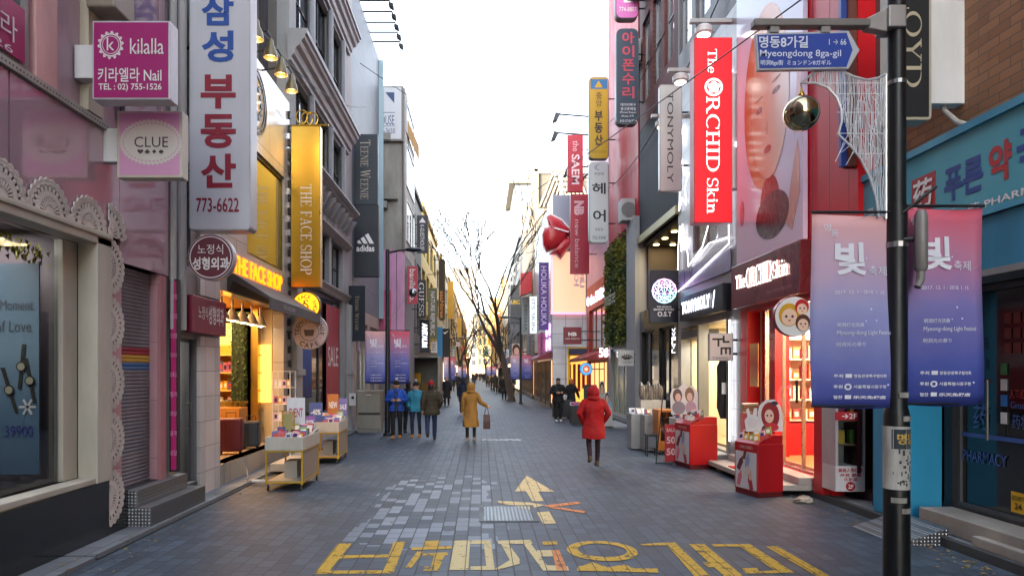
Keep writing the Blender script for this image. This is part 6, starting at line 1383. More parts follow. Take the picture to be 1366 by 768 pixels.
q = MB(); random.seed(2)
for z in (1.62, 1.0, .92, 1.8): wrap(q, random.uniform(-1, 0), random.uniform(.2, 1), z, z+.04, .094)
q.build('paper_scrap', M('#9a9890', .8, 0, .4, 9), pole, fix=False)
# grey tube fixture next to it
q = thing('pole_speaker', 'grey cylinder fixture strapped to the post beside the right banner', 'fixture', (PX+.11, PY-.12, 2.65))
b_ = MB(); b_.lathe((PX+.105, PY-.13, 2.75), [(.03, .0), (.045, .02), (.045, .42), (.03, .46)], 14); b_.build('body', M('#8a8683', .5, .2), q, smooth=True)
b_ = MB(); b_.tube([(PX+.105, PY-.13, 2.76), (PX+.1, PY-.13, 2.68), (PX+.07, PY-.14, 2.63)], [.03, .03, .025]); b_.build('nozzle', M('#7a7673', .5), q)
b_ = MB(); b_.tube([(PX, PY-.07, 3.2), (PX+.2, PY-.16, 3.38)], .012); b_.tube([(PX, PY-.05, 3.0), (PX+.1, PY-.1, 3.0)], .02); b_.build('bracket', BLACK, q)
# banners
ba0 = (zp(541, PY), zp(283, PY))
banner('large pink to blue festival banner on the near post, left and paler one', xp(1082, PY), xp(1198, PY), PY-.02, zp(542, PY), zp(286, PY))
banner('large festival banner on the near post, right one with the redder top', xp(1203, PY), xp(1314, PY), PY+.02, zp(539, PY), zp(276, PY), dark=1)
# street name sign
sn = thing('street_name_sign', 'blue arrow-shaped street name sign with white lettering hung from a grey arm', 'sign', (2.5, PY, 4.3))
Ys = PY-.06
def sp(a, b): return (xp(a, Ys), Ys, zp(b, Ys))
q = MB(); q.prism([sp(*p) for p in ((1008,45),(1132,41),(1147,67),(1132,92),(1011,94))], (0, .04, 0)); q.build('panel', M('#b9bcc4', .35, .3), sn, bevel=.004)
q = MB(); q.prism([(p[0], Ys-.004, p[2]) for p in (sp(1010,47.5), sp(1129,44.5), sp(1137,67), sp(1129,89.5), sp(1013,91.5))], (0, .003, 0)); q.build('face_panel', M('#1f3f9a', .35, 0, .06), sn)
q = MB(); pl = ('F', Ys-.004); text(q, '명동8가길', pl, prect(1012,49,1077,65,Ys), 'h', .02); text(q, '1 → 66', pl, prect(1105,53,1128,61,Ys), 'h'); text(q, 'Myeongdong 8ga-gil', pl, prect(1013,67.5,1121,79,Ys), 'h', .004); text(q, '明洞8ga街  ミョンドン8ガギル', pl, prect(1014,81,1108,89,Ys), 'h', .01); q.build('lettering', M('#d4dcee', .5, 0, .04), sn, fix=False)
q = MB(); q.box(xp(1005,Ys), xp(1160,Ys), Ys-.02, Ys+.06, zp(36,Ys), zp(26,Ys)); q.build('arm', M('#77736f', .4, .4), sn, bevel=.008)
q = MB()
for a in (1033, 1101): q.box(xp(a-6,Ys), xp(a+6,Ys), Ys-.01, Ys+.05, zp(44,Ys), zp(36,Ys))
q.build('hanger', M('#8a8784', .4, .5), sn)
q = MB(); q.prism([sp(1157,24), sp(1184,10), sp(1184,42), sp(1157,37)], (0, .08, 0)); q.box(xp(1183,Ys), xp(1206,Ys), Ys-.03, Ys+.16, zp(38,Ys), zp(9,Ys)); q.build('clamp', M('#9a9693', .4, .4), sn, bevel=.008)
# wire light frame and ornament ball
fr = thing('light_frame', 'white curved wire frame strung with tiny lights on the near post', 'decoration', (2.9, PY, 3.3))
Yf = PY-.02
def fp(a, b): return (xp(a, Yf), Yf, zp(b, Yf))
up = [(1068,111),(1084,98),(1102,93),(1122,94),(1138,102),(1156,107),(1172,104),(1182,99)]
lo = [(1068,111),(1088,111),(1104,117),(1116,130),(1122,145),(1123,162),(1118,179),(1135,195),(1148,212),(1160,236),(1168,262),(1172,290)]
def interp(pts, x):
    for (a, b), (c, d) in zip(pts, pts[1:]):
        if min(a, c) <= x <= max(a, c) and a != c: return b+(d-b)*(x-a)/(c-a)
    return pts[-1][1]
q = MB(); q.tube([fp(*p) for p in up], .009, 6); q.tube([fp(*p) for p in lo], .009, 6); q.tube([fp(1182,99), fp(1182,292)], .009, 6); q.build('frame', M('#d4d6dc', .35, .4), fr, smooth=True)
q = MB(); random.seed(6); x = 1080
while x < 1181:
    a = interp(up, x); b = interp([(1068,111),(1088,111),(1104,117),(1116,130),(1122,145),(1135,195),(1148,212),(1160,236),(1168,262),(1172,290)], x)
    if b-a > 4:
        y = a; 
        while y < b: 
            y2 = min(b, y+random.uniform(10, 40)); q.tube([fp(x+random.uniform(-.8, .8), y), fp(x+random.uniform(-.8, .8), y2)], .0022, 4, False); y = y2
    x += random.uniform(.8, 1.9)
for y in (111, 125, 150, 178, 205):
    x0 = 1090 if y < 115 else 1117 if y < 185 else 1143; q.tube([fp(x0, y), fp(1182, y)], .003, 4)
for k in range(40):
    x = random.uniform(1124, 1178); y = random.uniform(112, 200); q.tube([fp(x, y), fp(x+random.uniform(-14, 14), y+random.uniform(8, 26))], .0022, 4, False)
q.build('wire', M('#dfe1e6', .45, .0), fr, fix=False)
orn = thing('ornament_ball', 'shiny gold mirror ball hanging from the near wire light frame', 'ornament', (xp(1069, Yf), Yf, zp(174, Yf)))
c = fp(1069, 151.5); rb_ = 23/F*Yf
MB().ell(c, rb_, rb_, rb_, 32, 20).build('ball', M('#b4a888', .05, 1, .04), orn, smooth=True)
q = MB(); q.lathe((c[0], c[1], c[2]+rb_*.97), [(.022, 0), (.024, .02), (.012, .035), (.006, .07)], 12); q.tube([(c[0], c[1], c[2]+rb_+.05), fp(1068, 111)], .003, 5); q.build('cap', GOLD, orn, smooth=True)
# dark jewellery sign behind the post
sign('hanging_sign', 'dark sign with cream serif letters and cream border behind the near post', (1190,-30,1243,160), 8.2, .25, M('#1b2024', .4), M('#b3ab97', .4), [('LOYD', (1206,-12,1229,117), 'r', M('#b9ae94', .5), dict(font='serif'))], 'R', XP, rad=.05, frame=.035, boxbr=.75)
# far lamp posts
def lamp_post(label, px, py_base, top_py, arm, bans, detail, labs, group='street lamp posts'):
    Y = gy(py_base); x = xp(px, Y); zt = zp(top_py, Y)
    t = thing('street_lamp', label, 'street lamp', (x, Y, 0))
    q = MB(); q.lathe((x, Y, 0), [(.14, 0), (.14, .05), (.085, .1), (.08, 1.6), (.07, 1.65), (.06, zt)], 14); q.build('pole', M('#1b1e22', .45, .2), t, smooth=True)
    q = MB(); q.tube([(x, Y, zt-.1), (x+arm*.4, Y, zt-.03), (x+arm*.75, Y, zt)], .035); q.build('arm', M('#1b1e22', .45, .2), t)
    q = MB(); q.ell((x+arm, Y, zt), abs(arm)*.35, .13, .07); q.build('lamp_head', M('#2a3038', .4, .3), t, smooth=True)
    for (a, b, c_, d), lb, dk in zip(bans, labs, (0, 1)): banner(lb, xp(a, Y), xp(c_, Y), Y, zp(d, Y), zp(b, Y), detail, None, dk)
    return t
lamp_post('black street lamp on the left with two festival banners', 517, 580.5, 333, .8, [(487, 441, 514, 511), (519.5, 441, 546, 511)], True, ('pale festival banner on the left street lamp, outer one', 'festival banner on the left street lamp, inner one toward the road'))
lamp_post('black street lamp on the right in front of the bare tree', 694.5, 538.5, 423, -1.0, [(681, 473.5, 693.5, 506), (695.8, 473.5, 710, 506)], False, ('festival banner on the right mid-street lamp, left one', 'festival banner on the right mid-street lamp, right one'))
lamp_post('dark street lamp further down on the left behind the truck', 599.5, 531, 451, .9, [(592, 476, 598.5, 507), (600.5, 476, 607, 507)], False, ('farther left festival banner beside the black sportswear board, outer one', 'farther left festival banner beside the black sportswear board, inner one'))
lamp_post('small street lamp far down the left side', 616.5, 519, 478, .9, [(611, 489, 616, 504), (617, 489, 622, 504)], False, ('small distant festival banner on the left, outer one', 'small distant festival banner on the left, inner one'))
lamp_post('small street lamp far down the right side', 655.5, 519, 474, -.9, [(649, 489, 655, 501), (656, 489, 662, 501)], False, ('small distant festival banner on the right, left one', 'small distant festival banner on the right, right one'))
# ornament hoop on the left lamp
on2 = thing('ornament_ball', 'silver mirror ball on a thin hoop beside the left street lamp', 'ornament', (xp(551, 21), 21, zp(396, 21)))
MB().ell((xp(551, 21), 21, zp(390.5, 21)), .13, .13, .13, 20, 12).build('ball', M('#8f949a', .08, 1, .04), on2, smooth=True)
q = MB(); q.tube([(xp(519+32*math.sin(t), 21), 21, zp(425-50*math.sin(t*.5)-12*t, 21)) for t in [i*.16 for i in range(11)]], .012, 5); q.build('hoop', M('#9a9ca0', .4, .5), on2)

# cables over the street
def cable(label, a, b, sag=.3, r=.012):
    A, B = Vector(a), Vector(b); q = MB(); q.tube([A.lerp(B, i/16)-Vector((0, 0, sag*4*(i/16)*(1-i/16))) for i in range(17)], r, 5)
    tag(q.build('overhead_cable', BLACK, loc=A), label, 'cable')
cable('long black cable rising from the far left roofs to the upper right', (xp(1085, 9), 9, zp(-12, 9)), (xp(560, 60), 60, zp(352, 60)), .3)
cable('thin cable sagging from the maroon wall to the pink panels', (5.2, 19, 11.6), (5.3, 30, 12.8), .5, .014)
cable('thin cable across the street from the stone store to the pink panels', (-4.1, 22.8, 12.4), (5.3, 33, 11.2), .5, .012)
cable('black cable drooping along the upper maroon wall over the shops', (5.25, 14.2, 10.4), (5.3, 28, 9.6), .7, .014)
cable('black cable looping below the gooseneck lamps on the left', (-4.3, 11.6, 8.5), (-4.1, 24, 11.4), .6, .012)
cable('far thin cable crossing the street above the truck', (-3.9, 40, 9.6), (3.7, 38, 8.9), .6, .015)
cable('thin cable between the bare tree and the lattice-topped building', (xp(700, 50), 50, zp(290, 50)), (xp(612, 60), 60, zp(345, 60)), .3, .02)
q = MB(); q.tube([(XP-.1, 8.6, 5.6), (XP-.2, 8.3, 5.2), (XP-.25, 8.0, 4.95), (XP-.1, 7.8, 4.8)], .03); tag(q.build('wall_hose', M('#a8a49c', .6), loc=(XP-.2, 8.2, 4.8)), 'pale hose on the brown brick wall beside the dark hanging sign', 'hose')

# ---- bare winter trees
BARK = M('#4a423c', .9, 0, .3, 4, .6, 30); TWIG = M('#2e2622', .9)
def tree(label, x, y, h, seed, lean=0, trunk_r=.32, fork=.25):
    random.seed(seed)
    t = thing('bare_tree', label, 'tree', (x, y, 0)); tr = MB(); cr = MB()
    k = h/13.5; base_ = Vector((x, y, 0)); top = Vector((x+lean*.3, y, h*fork))
    tr.tube([base_, base_+Vector((0, 0, .25)), base_.lerp(top, .5)+Vector((.05, 0, 0)), top], [trunk_r*1.5, trunk_r*1.1, trunk_r, trunk_r*.9], 12)
    def grow(p, d, l, r, depth):
        P = [p]; n = 4; q = p.copy(); dd = d.copy()
        for i in range(n):
            dd = (dd+Vector((random.gauss(0, .13), random.gauss(0, .13), random.gauss(.05, .08)))).normalized(); q = q+dd*l/n; P.append(q.copy())
        cr.tube(P, [max(r*(1-.45*i/n), (.019 if y < 60 else .022)*k) for i in range(n+1)], 7 if depth < 2 else 4, False)
        if depth >= 5: return
        nb_ = 3 if depth < 4 else 2
        for i in range(nb_):
            s = P[random.choice((2, 3, 4, 4))]; a = random.random()*6.3; sp_ = random.uniform(.3, .62)
            nd_ = (dd+Vector((math.cos(a)*sp_, math.sin(a)*sp_, random.uniform(.0, .3)))).normalized(); grow(s, nd_, l*random.uniform(.62, .85), r*.56, depth+1)
    for i in range(4):
        a = 6.28*i/4+random.random(); grow(top-Vector((0, 0, .2*i)), Vector((math.cos(a)*.42+lean*.1, math.sin(a)*.42, 1)).normalized(), h*.3, trunk_r*.58, 1)
    tr.build('trunk', BARK, t, smooth=True); cr.build('crown', TWIG, t, smooth=True, fix=False)
    return t
tree('tall bare winter tree on the right side, its branches against the sky', xp(682, 45), 45, 14.8, 11, -2.2, .22, .22)
tree('smaller bare tree behind the tall one on the right', xp(670, 78), 78, 8.5, 5, -.8, .2)
tree('bare tree on the left side with twigs beside the orange boards', xp(612, 88), 88, 11.5, 9, .3, .25)
tree('small bare tree farther down the left side', xp(624, 115), 115, 11, 14, 0, .25)
tree('far bare tree in the glow at the end of the street', xp(648, 140), 140, 12, 15, 0, .25)
# ================================================================ carts, kiosks and goods
YF = M('#c09a1e', .4, .1, .12); TRAY = M('#c9c4b8', .5); WOOD = M('#b9722c', .45, 0, .18, 3)
def cart(loc, label):
    t = thing('display_cart', label, 'cart', (0, 0, 0), 'yellow framed goods carts')
    w, d = .6, 1.12
    q = MB()
    for x in (0, w):
        for y in (0, d): q.box(x-.014, x+.014, y-.014, y+.014, .1, .7)
    for z in (.14, .66):
        for y in (0, d): q.box(.014, w-.014, y-.013, y+.013, z-.013, z+.013)
        for x in (0, w): q.box(x-.013, x+.013, .014, d-.014, z-.013, z+.013)
    q.build('frame', YF, t)
    q = MB(); q.box(-.02, w+.02, -.02, d+.02, .675, .7).box(-.02, w+.02, -.02, 0, .7, .9).box(-.02, w+.02, d, d+.02, .7, .98).box(-.02, 0, 0, d, .7, .9).box(w, w+.02, 0, d, .7, .9); q.prism([(0, .02, .8), (0, d-.02, .96), (0, d-.02, .94), (0, .02, .78)], (w, 0, 0)); q.build('tray', TRAY, t, bevel=.006)
    q = MB(); q.box(w-.006, w+.002, .02, d-.02, .16, .65); q.build('side_panel', M('#9c8f80', .6, 0, .1), t)
    q = MB(); q.box(.02, w-.02, .02, d-.02, .15, .165); q.box(.2, .42, .35, .75, .165, .45); q.build('lower_shelf', M('#a9a398', .5), t)
    for x in (.02, w-.02):
        for y in (.03, d-.03):
            q = MB(); q.tube([(x, y, .1), (x, y, .07)], .012, 6); q.disc((x-.012, y, .04), .04, (.024, 0, 0), 14); q.build('caster', M('#3a3426', .5), t)
    t.location = loc; return t
ct = cart((-3.6, 11.3, 0), 'nearer yellow framed goods cart with a cream tray of packets')
ct2 = dup(ct, (-3.7, 14.6, 0), R(2), 'farther yellow framed goods cart in front of the stone store')
def packet_mesh():
    q = MB(); q.box(-.055, .055, -.012, .012, 0, .15); return q
cols = ['#d9d6d2', '#c94a4a', '#e0b8c0', '#d8a43c', '#5a5f9a', '#b8c4c8', '#e6e2d8', '#3c3a3c', '#c86a8a', '#8aa05a']
pk = []
for i, c_ in enumerate(cols):
    q = packet_mesh(); q.cur = 1; q.box(-.035, .035, -.0145, -.012, .04, .11)
    pk.append(mini('packet', q, [M(c_, .35), M(('#f0ece4', '#c0392b', '#2a2a6a')[i % 3], .4)], (0, 0, 0), 'x', 'packet', 'y', 0))
usedp = set(); random.seed(17)
def packets(x0, y0, rot, label, group, nx=5, ny=6, w=.52, d=.95, z0=.81, slope=.145, size=1.0, tilt=-35):
    for j in range(ny):
        for i in range(nx):
            if random.random() < .12: continue
            s_ = random.choice(pk)
            if s_.name in usedp: o = s_.copy(); COL.objects.link(o)
            else: o = s_; usedp.add(s_.name)
            lx, ly = .05+w*(i+.5)/nx, .1+d*(j+.5)/ny; ca, sa = math.cos(rot), math.sin(rot)
            o.location = (x0+lx*ca-ly*sa, y0+lx*sa+ly*ca, z0+slope*(ly/1.0)); o.rotation_euler = (R(tilt+random.uniform(-12, 12)), R(random.uniform(-10, 10)), rot+R(random.uniform(-18, 18)))
            k = size*random.uniform(.8, 1.15); o.scale = (k, 1, k); o['label'] = label; o['group'] = group
packets(-3.6, 11.3, 0, 'small cosmetics packet standing in the tray of the nearer yellow cart', 'packets on the nearer yellow cart', 5, 7)
packets(-3.7, 14.6, R(2), 'small cosmetics packet standing in the tray of the farther yellow cart', 'packets on the farther yellow cart', 5, 7)
def card(label, x, y, z, w, h, col_, txt='', rot=0, tilt=-8, tcol=None, name='price_card'):
    t = thing(name, label, 'card', (0, 0, 0))
    MB().box(-w/2, w/2, 0, .008, 0, h).build('board', M(col_, .4), t)
    if txt: q = MB(); text(q, txt, ('F', 0), (-w*.38, w*.38, h*.35, h*.65), 'h', .03, off=.002); q.build('lettering', tcol or WTXT, t, fix=False)
    t.location = (x, y, z); t.rotation_euler = (R(tilt), 0, R(rot)); return t
card('tall white leaning card at the back of the nearer yellow cart', -3.35, 12.2, .98, .32, .55, '#cfd2d8', 'EVENT', 15, -12, M('#b85a6a'))
card('purple price card standing on the nearer yellow cart', -3.15, 12.35, .98, .22, .2, '#8a3a9a', '-50%', 10)
card('blue price card at the front of the farther yellow cart', -3.62, 14.75, .9, .28, .42, '#33408c', '-40%', 8)
card('orange card standing on the farther yellow cart', -3.4, 15.5, .98, .25, .5, '#c8762a', 'NEW', 20)
card('small purple card beside the orange one on the farther yellow cart', -3.2, 15.6, .98, .2, .4, '#6a5aa0', 'SALE', 5)
yb = thing('card_holder', 'yellow metal card holder with leaflets on the nearer yellow cart', 'holder', (-3.4, 11.9, .92))
q = MB(); q.box(-3.5, -3.48, 11.85, 11.87, .92, 1.3).box(-3.3, -3.28, 11.85, 11.87, .92, 1.3).box(-3.5, -3.28, 11.85, 11.87, 1.1, 1.12).box(-3.5, -3.28, 11.85, 11.87, 1.28, 1.3); q.build('frame', YF, yb)
q = MB(); q.box(-3.47, -3.31, 11.84, 11.85, .94, 1.26); q.build('leaflet', M('#a8a46a', .5), yb)
tag(MB().box(-4.1, -3.72, 13.1, 15.0, .052, .21).build('doorstep', M('#b9ae9c', .6, 0, .15, 2), loc=(-3.9, 14, .05), bevel=.012), 'pale stone step block in front of the golden shop entrance', 'step')
# suitcases
def suitcase(label, x, y, z, w, d, h, col_, rot=0):
    t = thing('suitcase', label, 'suitcase', (0, 0, 0)); q = MB(); q.box(-w/2, w/2, -d/2, d/2, .06, h); q.build('shell', M(col_, .45, 0, .1, 4), t, bevel=.04)
    q = MB()
    for k in range(6): q.box(-w/2+.05+k*(w-.1)/5-.008, -w/2+.05+k*(w-.1)/5+.008, -d/2-.008, -d/2+.002, .12, h-.06)
    q.build('rib', M(col_, .5), t)
    q = MB(); q.tube([(-.09, .05, h-.01), (-.09, .05, h+.1), (.09, .05, h+.1), (.09, .05, h-.01)], .01, 6); q.build('handle', BLACK, t)
    for sx in (-1, 1):
        for sy in (-1, 1): MB().disc((sx*(w/2-.05)-.012, sy*(d/2-.05), .03), .03, (.024, 0, 0), 12).build('wheel', BLACK, t)
    t.location = (x, y, z); t.rotation_euler = (0, 0, R(rot)); return t
suitcase('burgundy ribbed suitcase inside the golden shop entrance', -4.85, 13.05, .4, .46, .3, .7, '#5a1226', 12)
suitcase('dark blue ribbed suitcase beside the burgundy one', -4.75, 13.9, .4, .36, .26, .58, '#22303f', 8)
bx = thing('goods_box', 'orange goods box with leafy top inside the golden shop entrance', 'box', (-5.2, 14.0, .4))
MB().box(-5.5, -4.95, 13.8, 14.3, .4, 1.25).build('body', M('#c88a3a', .5), bx, bevel=.01)
q = MB(); random.seed(1)
for k in range(150):
    x, y = random.uniform(-5.5, -4.95), random.uniform(13.8, 14.3); a = random.random()*6.3; q.poly([(x, y, 1.26), (x+.07*math.cos(a), y+.07*math.sin(a), 1.36), (x+.04*math.cos(a+1), y, 1.38)])
q.build('leaves', M('#a88a2a', .7, 0, .4, 6), bx)
q = MB(); text(q, '1+1', ('F', 13.8), (-5.4, -5.05, .85, 1.05), 'h', .03); q.build('lettering', WTXT, bx, fix=False)
rk = thing('wire_rack', 'white wire rack of small items by the far jamb of the golden shop', 'rack', (-4.2, 14.5, .4))
q = MB()
for x in (-4.42, -4.05):
    for y in (14.3, 14.7): q.tube([(x, y, .06 if x > -4.1 else .4), (x, y, 2.0)], .012, 6)
for z in (.6, .95, 1.3, 1.65, 2.0): q.box(-4.42, -4.05, 14.3, 14.7, z-.006, z+.006)
q.build('frame', WHITE, rk)
random.seed(31)
for k, z in enumerate((.61, .96, 1.31, 1.66)):
    for i in range(4):
        o = random.choice(pk).copy(); COL.objects.link(o); o.location = (-4.37+.09*i, 14.36, z); o.rotation_euler = (0, 0, 0); o.scale = (.7, 1, 1.1); o['label'] = 'small packet on the white wire rack by the golden shop'; o['group'] = 'packets on the white wire rack'
for k, z in enumerate((.78, 1.18, 1.58, 1.98)):
    for i in range(7):
        o = random.choice(pk).copy(); COL.objects.link(o); o.location = (-6.2+.1*i, 15.3, z); o.rotation_euler = (0, 0, 0); o.scale = (.8, 1, random.uniform(1, 1.7)); o['label'] = 'small bottle box on the warm lit shelves inside the golden shop'; o['group'] = 'boxes on the golden shop shelves'; o['category'] = 'box'; o.name = 'product_box'
ps = thing('power_strip', 'white power strip with a trailing cable below the stone step', 'power strip', (-4.0, 11.9, .05))
MB().box(-4.04, -3.78, 11.86, 11.93, .052, .09).build('body', WHITE, ps, bevel=.005)
q = MB(); q.tube([(-4.04, 11.9, .07), (-4.2, 11.95, .065), (-4.25, 12.3, .065), (-4.35, 12.5, .2), (-4.4, 12.5, .42)], .012, 6); q.tube([(-3.78, 11.9, .06), (-3.6, 12.1, .012), (-3.45, 11.8, .012), (-3.3, 12.1, .012)], .01, 6); q.build('cable', M('#8a8a8c', .6), ps)
# steel utility cabinet and meter
Yc = gy(577)
uc = thing('utility_cabinet', 'grey steel utility cabinet on a concrete base by the left lamp post', 'cabinet', (-3.7, Yc, 0))
q = MB(); q.box(xp(476,Yc), xp(508,Yc), Yc, Yc+.55, .12, 1.32); q.build('casing', M('#8a8880', .45, .5, .15, 3), uc, bevel=.015)
q = MB(); q.box(xp(475,Yc), xp(509,Yc), Yc-.02, Yc+.57, 1.32, 1.38); q.build('lid', M('#9a9890', .45, .5), uc)
q = MB(); q.box(xp(478,Yc), xp(507,Yc), Yc-.012, Yc, .58, .66); q.build('louvre', M('#2a2a28'), uc)
q = MB(); q.box(xp(477,Yc), xp(508,Yc), Yc, Yc+.5, 0, .12); q.build('base', CONCRETE, uc)
q = MB(); q.box(xp(488,Yc), xp(495,Yc), Yc-.008, Yc, 1.22, 1.25); q.build('nameplate', WHITE, uc)
mb_ = thing('meter_box', 'small white meter box fixed to the stone pillar left of the cabinet', 'box', (xp(470,22.2), 22.2, 1.0))
MB().box(xp(465.5,22.1), xp(475,22.1), 22.1, 22.3, zp(541,22.1), zp(524.5,22.1)).build('casing', WHITE, mb_, bevel=.01)
MB().disc((xp(470.5,22.1), 22.1, zp(530,22.1)), .05, (0, -.01, 0), 14).build('dial', BLACK, mb_)

# ---- red kiosks on the right
REDK = M('#a8121c', .35, 0, .06); KL = M('#d8cfcf', .4, 0, .05)
def kiosk(label, x, y, rot, w, d, h):
    t = thing('display_kiosk', label, 'kiosk', (0, 0, 0), 'red goods kiosks')
    q = MB(); q.box(-w/2+.01, w/2-.01, -d/2+.01, d/2-.01, 0, .08); q.build('plinth', M('#5a0a10', .5), t)
    q = MB(); q.box(-w/2, w/2, -d/2, d/2, .08, h); q.build('body', REDK, t, bevel=.008)
    q = MB(); q.prism([(-w/2, -d/2, h+.001), (-w/2, d/2, h+.001), (-w/2*.1, d/2, h+.16), (-w/2*.1, -d/2, h+.16)], (0, 0, 0.001)); q.prism([(-w/2, -d/2+.02, h+.003), (w*.15, -d/2+.02, h+.003), (w*.15, -d/2+.02, h+.14)], (0, d-.04, 0)); q.box(w*.15, w/2, -d/2+.02, d/2-.02, h+.003, h+.14); q.build('stepped_top', REDK, t)
    q = MB(); q.box(-w/2-.006, -w/2-.002, -d/2+.03, d/2-.03, .1, h-.14); pp = q.build('poster', M('#c2c4cc', .4, 0, .06), t)
    q = MB(); put(q, serif('ORCHID'), ('R', -w/2+.001), (d*.28, -d*.28, h-.09, h-.045), 0, .003); q.build('lettering', KL, t, fix=False)
    return t
k1 = kiosk('nearer red goods kiosk with a poster on its street side', 0, 0, 0, .6, .6, .84)
random.seed(44)
def kprint(root, w, d, seed):
    random.seed(seed); pp = [c for c in bpy.data.objects if c.parent == root and c.name.startswith('poster')][0]
    for i, (cl, y, z, a) in enumerate((('#6a2a30', .14, .5, .5), ('#c86a7a', .16, .25, .3), ('#8a9ac0', -.05, .55, .2), ('#a83038', -.12, .22, -.3), ('#e0c0b0', -.02, .4, .4), ('#d8b8a8', -.12, .34, 0), ('#7a3a2a', .02, .66, .3))):
        q = MB(); q.prism([(-w/2-.009-.0004*i, y+(u_*math.cos(a)-v_*math.sin(a))*(1 if i < 4 else .7), z+(u_*math.sin(a)+v_*math.cos(a))*(1 if i < 4 else .7)) for u_, v_ in ((-.045, -.12), (.045, -.12), (.05, .06), (.02, .09), (.02, .13), (-.02, .13), (-.02, .09), (-.05, .06))], (.002, 0, 0)); q.build('poster_print', M(cl, .4), pp)
kprint(k1, .6, .6, 3)
k2 = dup(k1, (4.5, 14.15, 0), R(8), 'farther red goods kiosk next to the white one', scale=(1.0, 1.2, 1.08))
k1.location = (4.52, 11.0, 0); k1.rotation_euler = (0, 0, R(14)); k1.scale = (.78, 1.0, 1)
def onk(kx, ky, rot, z, label, group, n=10, dx=-.13):
    for i in range(n):
        o = random.choice(pk).copy(); COL.objects.link(o); lx, ly = dx+.11*(i % 3), -.2+.13*(i//3)
        o.location = (kx+lx*math.cos(rot)-ly*math.sin(rot), ky+lx*math.sin(rot)+ly*math.cos(rot), z+.055*(i % 3)); o.rotation_euler = (R(-15), R(-18), rot-R(70)+R(random.uniform(-15, 15))); o.scale = (.9, 1, .85); o['label'] = label; o['group'] = group
onk(4.48, 11.0, R(14), .87, 'small pastel packet on top of the nearer red kiosk', 'packets on the nearer red kiosk', 12)
onk(4.46, 14.15, R(8), .95, 'small pale packet on top of the farther red kiosk', 'packets on the farther red kiosk', 12)
wk = thing('white_bin', 'white goods bin with a red sale panel, left of the farther red kiosk', 'bin', (4.25, 14.9, 0))
MB().box(4.2, 4.62, 14.55, 15.1, .05, .98).build('body', M('#cfc8be', .5), wk, bevel=.01)
q = MB(); q.box(3.95, 4.2, 14.5, 14.53, .06, .86); sp_ = q.build('sale_panel', M('#b02432', .4), wk)
q = MB(); text(q, '50', ('F', 14.5), (3.98, 4.17, .45, .6), 'h', .03); text(q, '50', ('F', 14.5), (3.98, 4.17, .2, .35), 'h', .03); text(q, 'SALE', ('F', 14.5), (3.98, 4.17, .7, .78), 'h', .03); q.build('lettering', M('#e0b8b8'), sp_, fix=False)
for i in range(8):
    o = random.choice(pk).copy(); COL.objects.link(o); o.location = (4.27+.08*(i % 4), 14.65+.2*(i//4), .985); o.rotation_euler = (R(-25), 0, R(random.uniform(-20, 20))); o.scale = (.9, 1, 1); o['label'] = 'small packet leaning in the white goods bin'; o['group'] = 'packets in the white bin'
es = thing('banner_easel', 'thin black easel pole leaning by the white goods bin', 'easel', (3.85, 15.0, 0))
q = MB(); q.tube([(3.78, 14.6, 0), (3.98, 14.7, 1.7)], .012, 6); q.tube([(3.78, 14.6, .02), (4.1, 14.45, .02)], .012, 6); q.build('pole', BLACK, es)
def cutout(label, x, y, z, pts, col_, extra, rot=0):
    t = thing('cutout_board', label, 'cutout', (0, 0, 0)); q = MB(); q.prism([(a, 0, b) for a, b in pts], (0, .01, 0)); q.build('board', WHITE, t)
    for nm, cl, cx_, cz, rx, rz in extra:
        MB().disc((cx_, -.002-.002*extra.index((nm, cl, cx_, cz, rx, rz)), cz), rx, (0, .0015, 0), 20, rz).build(nm, M(cl, .4), t)
    t.location = (x, y, z); t.rotation_euler = (R(-4), 0, R(rot)); return t
head = [(.17*math.cos(a)*(1 if math.sin(a) > -.3 else 1.15), .3+.2*math.sin(a)) for a in [6.28*i/20 for i in range(20)]]
cutout('white cutout board with a red-haired head on the nearer red kiosk', 4.72, 11.0, 1.02, [(-.2, 0), (.2, 0), (.2, .3), (.17, .42), (.08, .52), (-.06, .52), (-.17, .42), (-.2, .3)], None, [('hair_print', '#8f1a20', 0, .26, .15, .22), ('dress_print', '#b83038', 0, .07, .13, .07), ('face_print', '#e4c4b0', -.02, .25, .075, .11), ('eye_print', '#3a2a30', -.05, .26, .014, .018), ('eye_print', '#3a2a31', .01, .26, .014, .018), ('bow_print', '#22283c', .07, .46, .06, .035)])
cutout('white rabbit-eared cutout board left of the red-haired one', 4.42, 11.0, 1.02, [(-.1, 0), (.1, 0), (.12, .2), (.08, .26), (.09, .38), (.04, .38), (.02, .28), (-.02, .28), (-.05, .38), (-.09, .36), (-.07, .24), (-.12, .18)], None, [('face_print', '#d8d0d0', 0, .14, .08, .09)])
cutout('grey printed cutout board with heads on the farther red kiosk', 4.35, 14.45, 1.08, [(-.28, 0), (.28, 0), (.3, .45), (.2, .62), (.1, .58), (.0, .66), (-.12, .56), (-.24, .55), (-.3, .4)], None, [('hair_print', '#5a4a48', -.14, .4, .1, .15), ('hair_print', '#8a6a50', .12, .42, .1, .16), ('face_print', '#d8b8a8', -.13, .36, .06, .09), ('face_print', '#dcc0b0', .12, .37, .06, .09), ('dress_print', '#8a8490', -.12, .14, .14, .14), ('dress_print', '#b89aa8', .14, .14, .12, .14)])
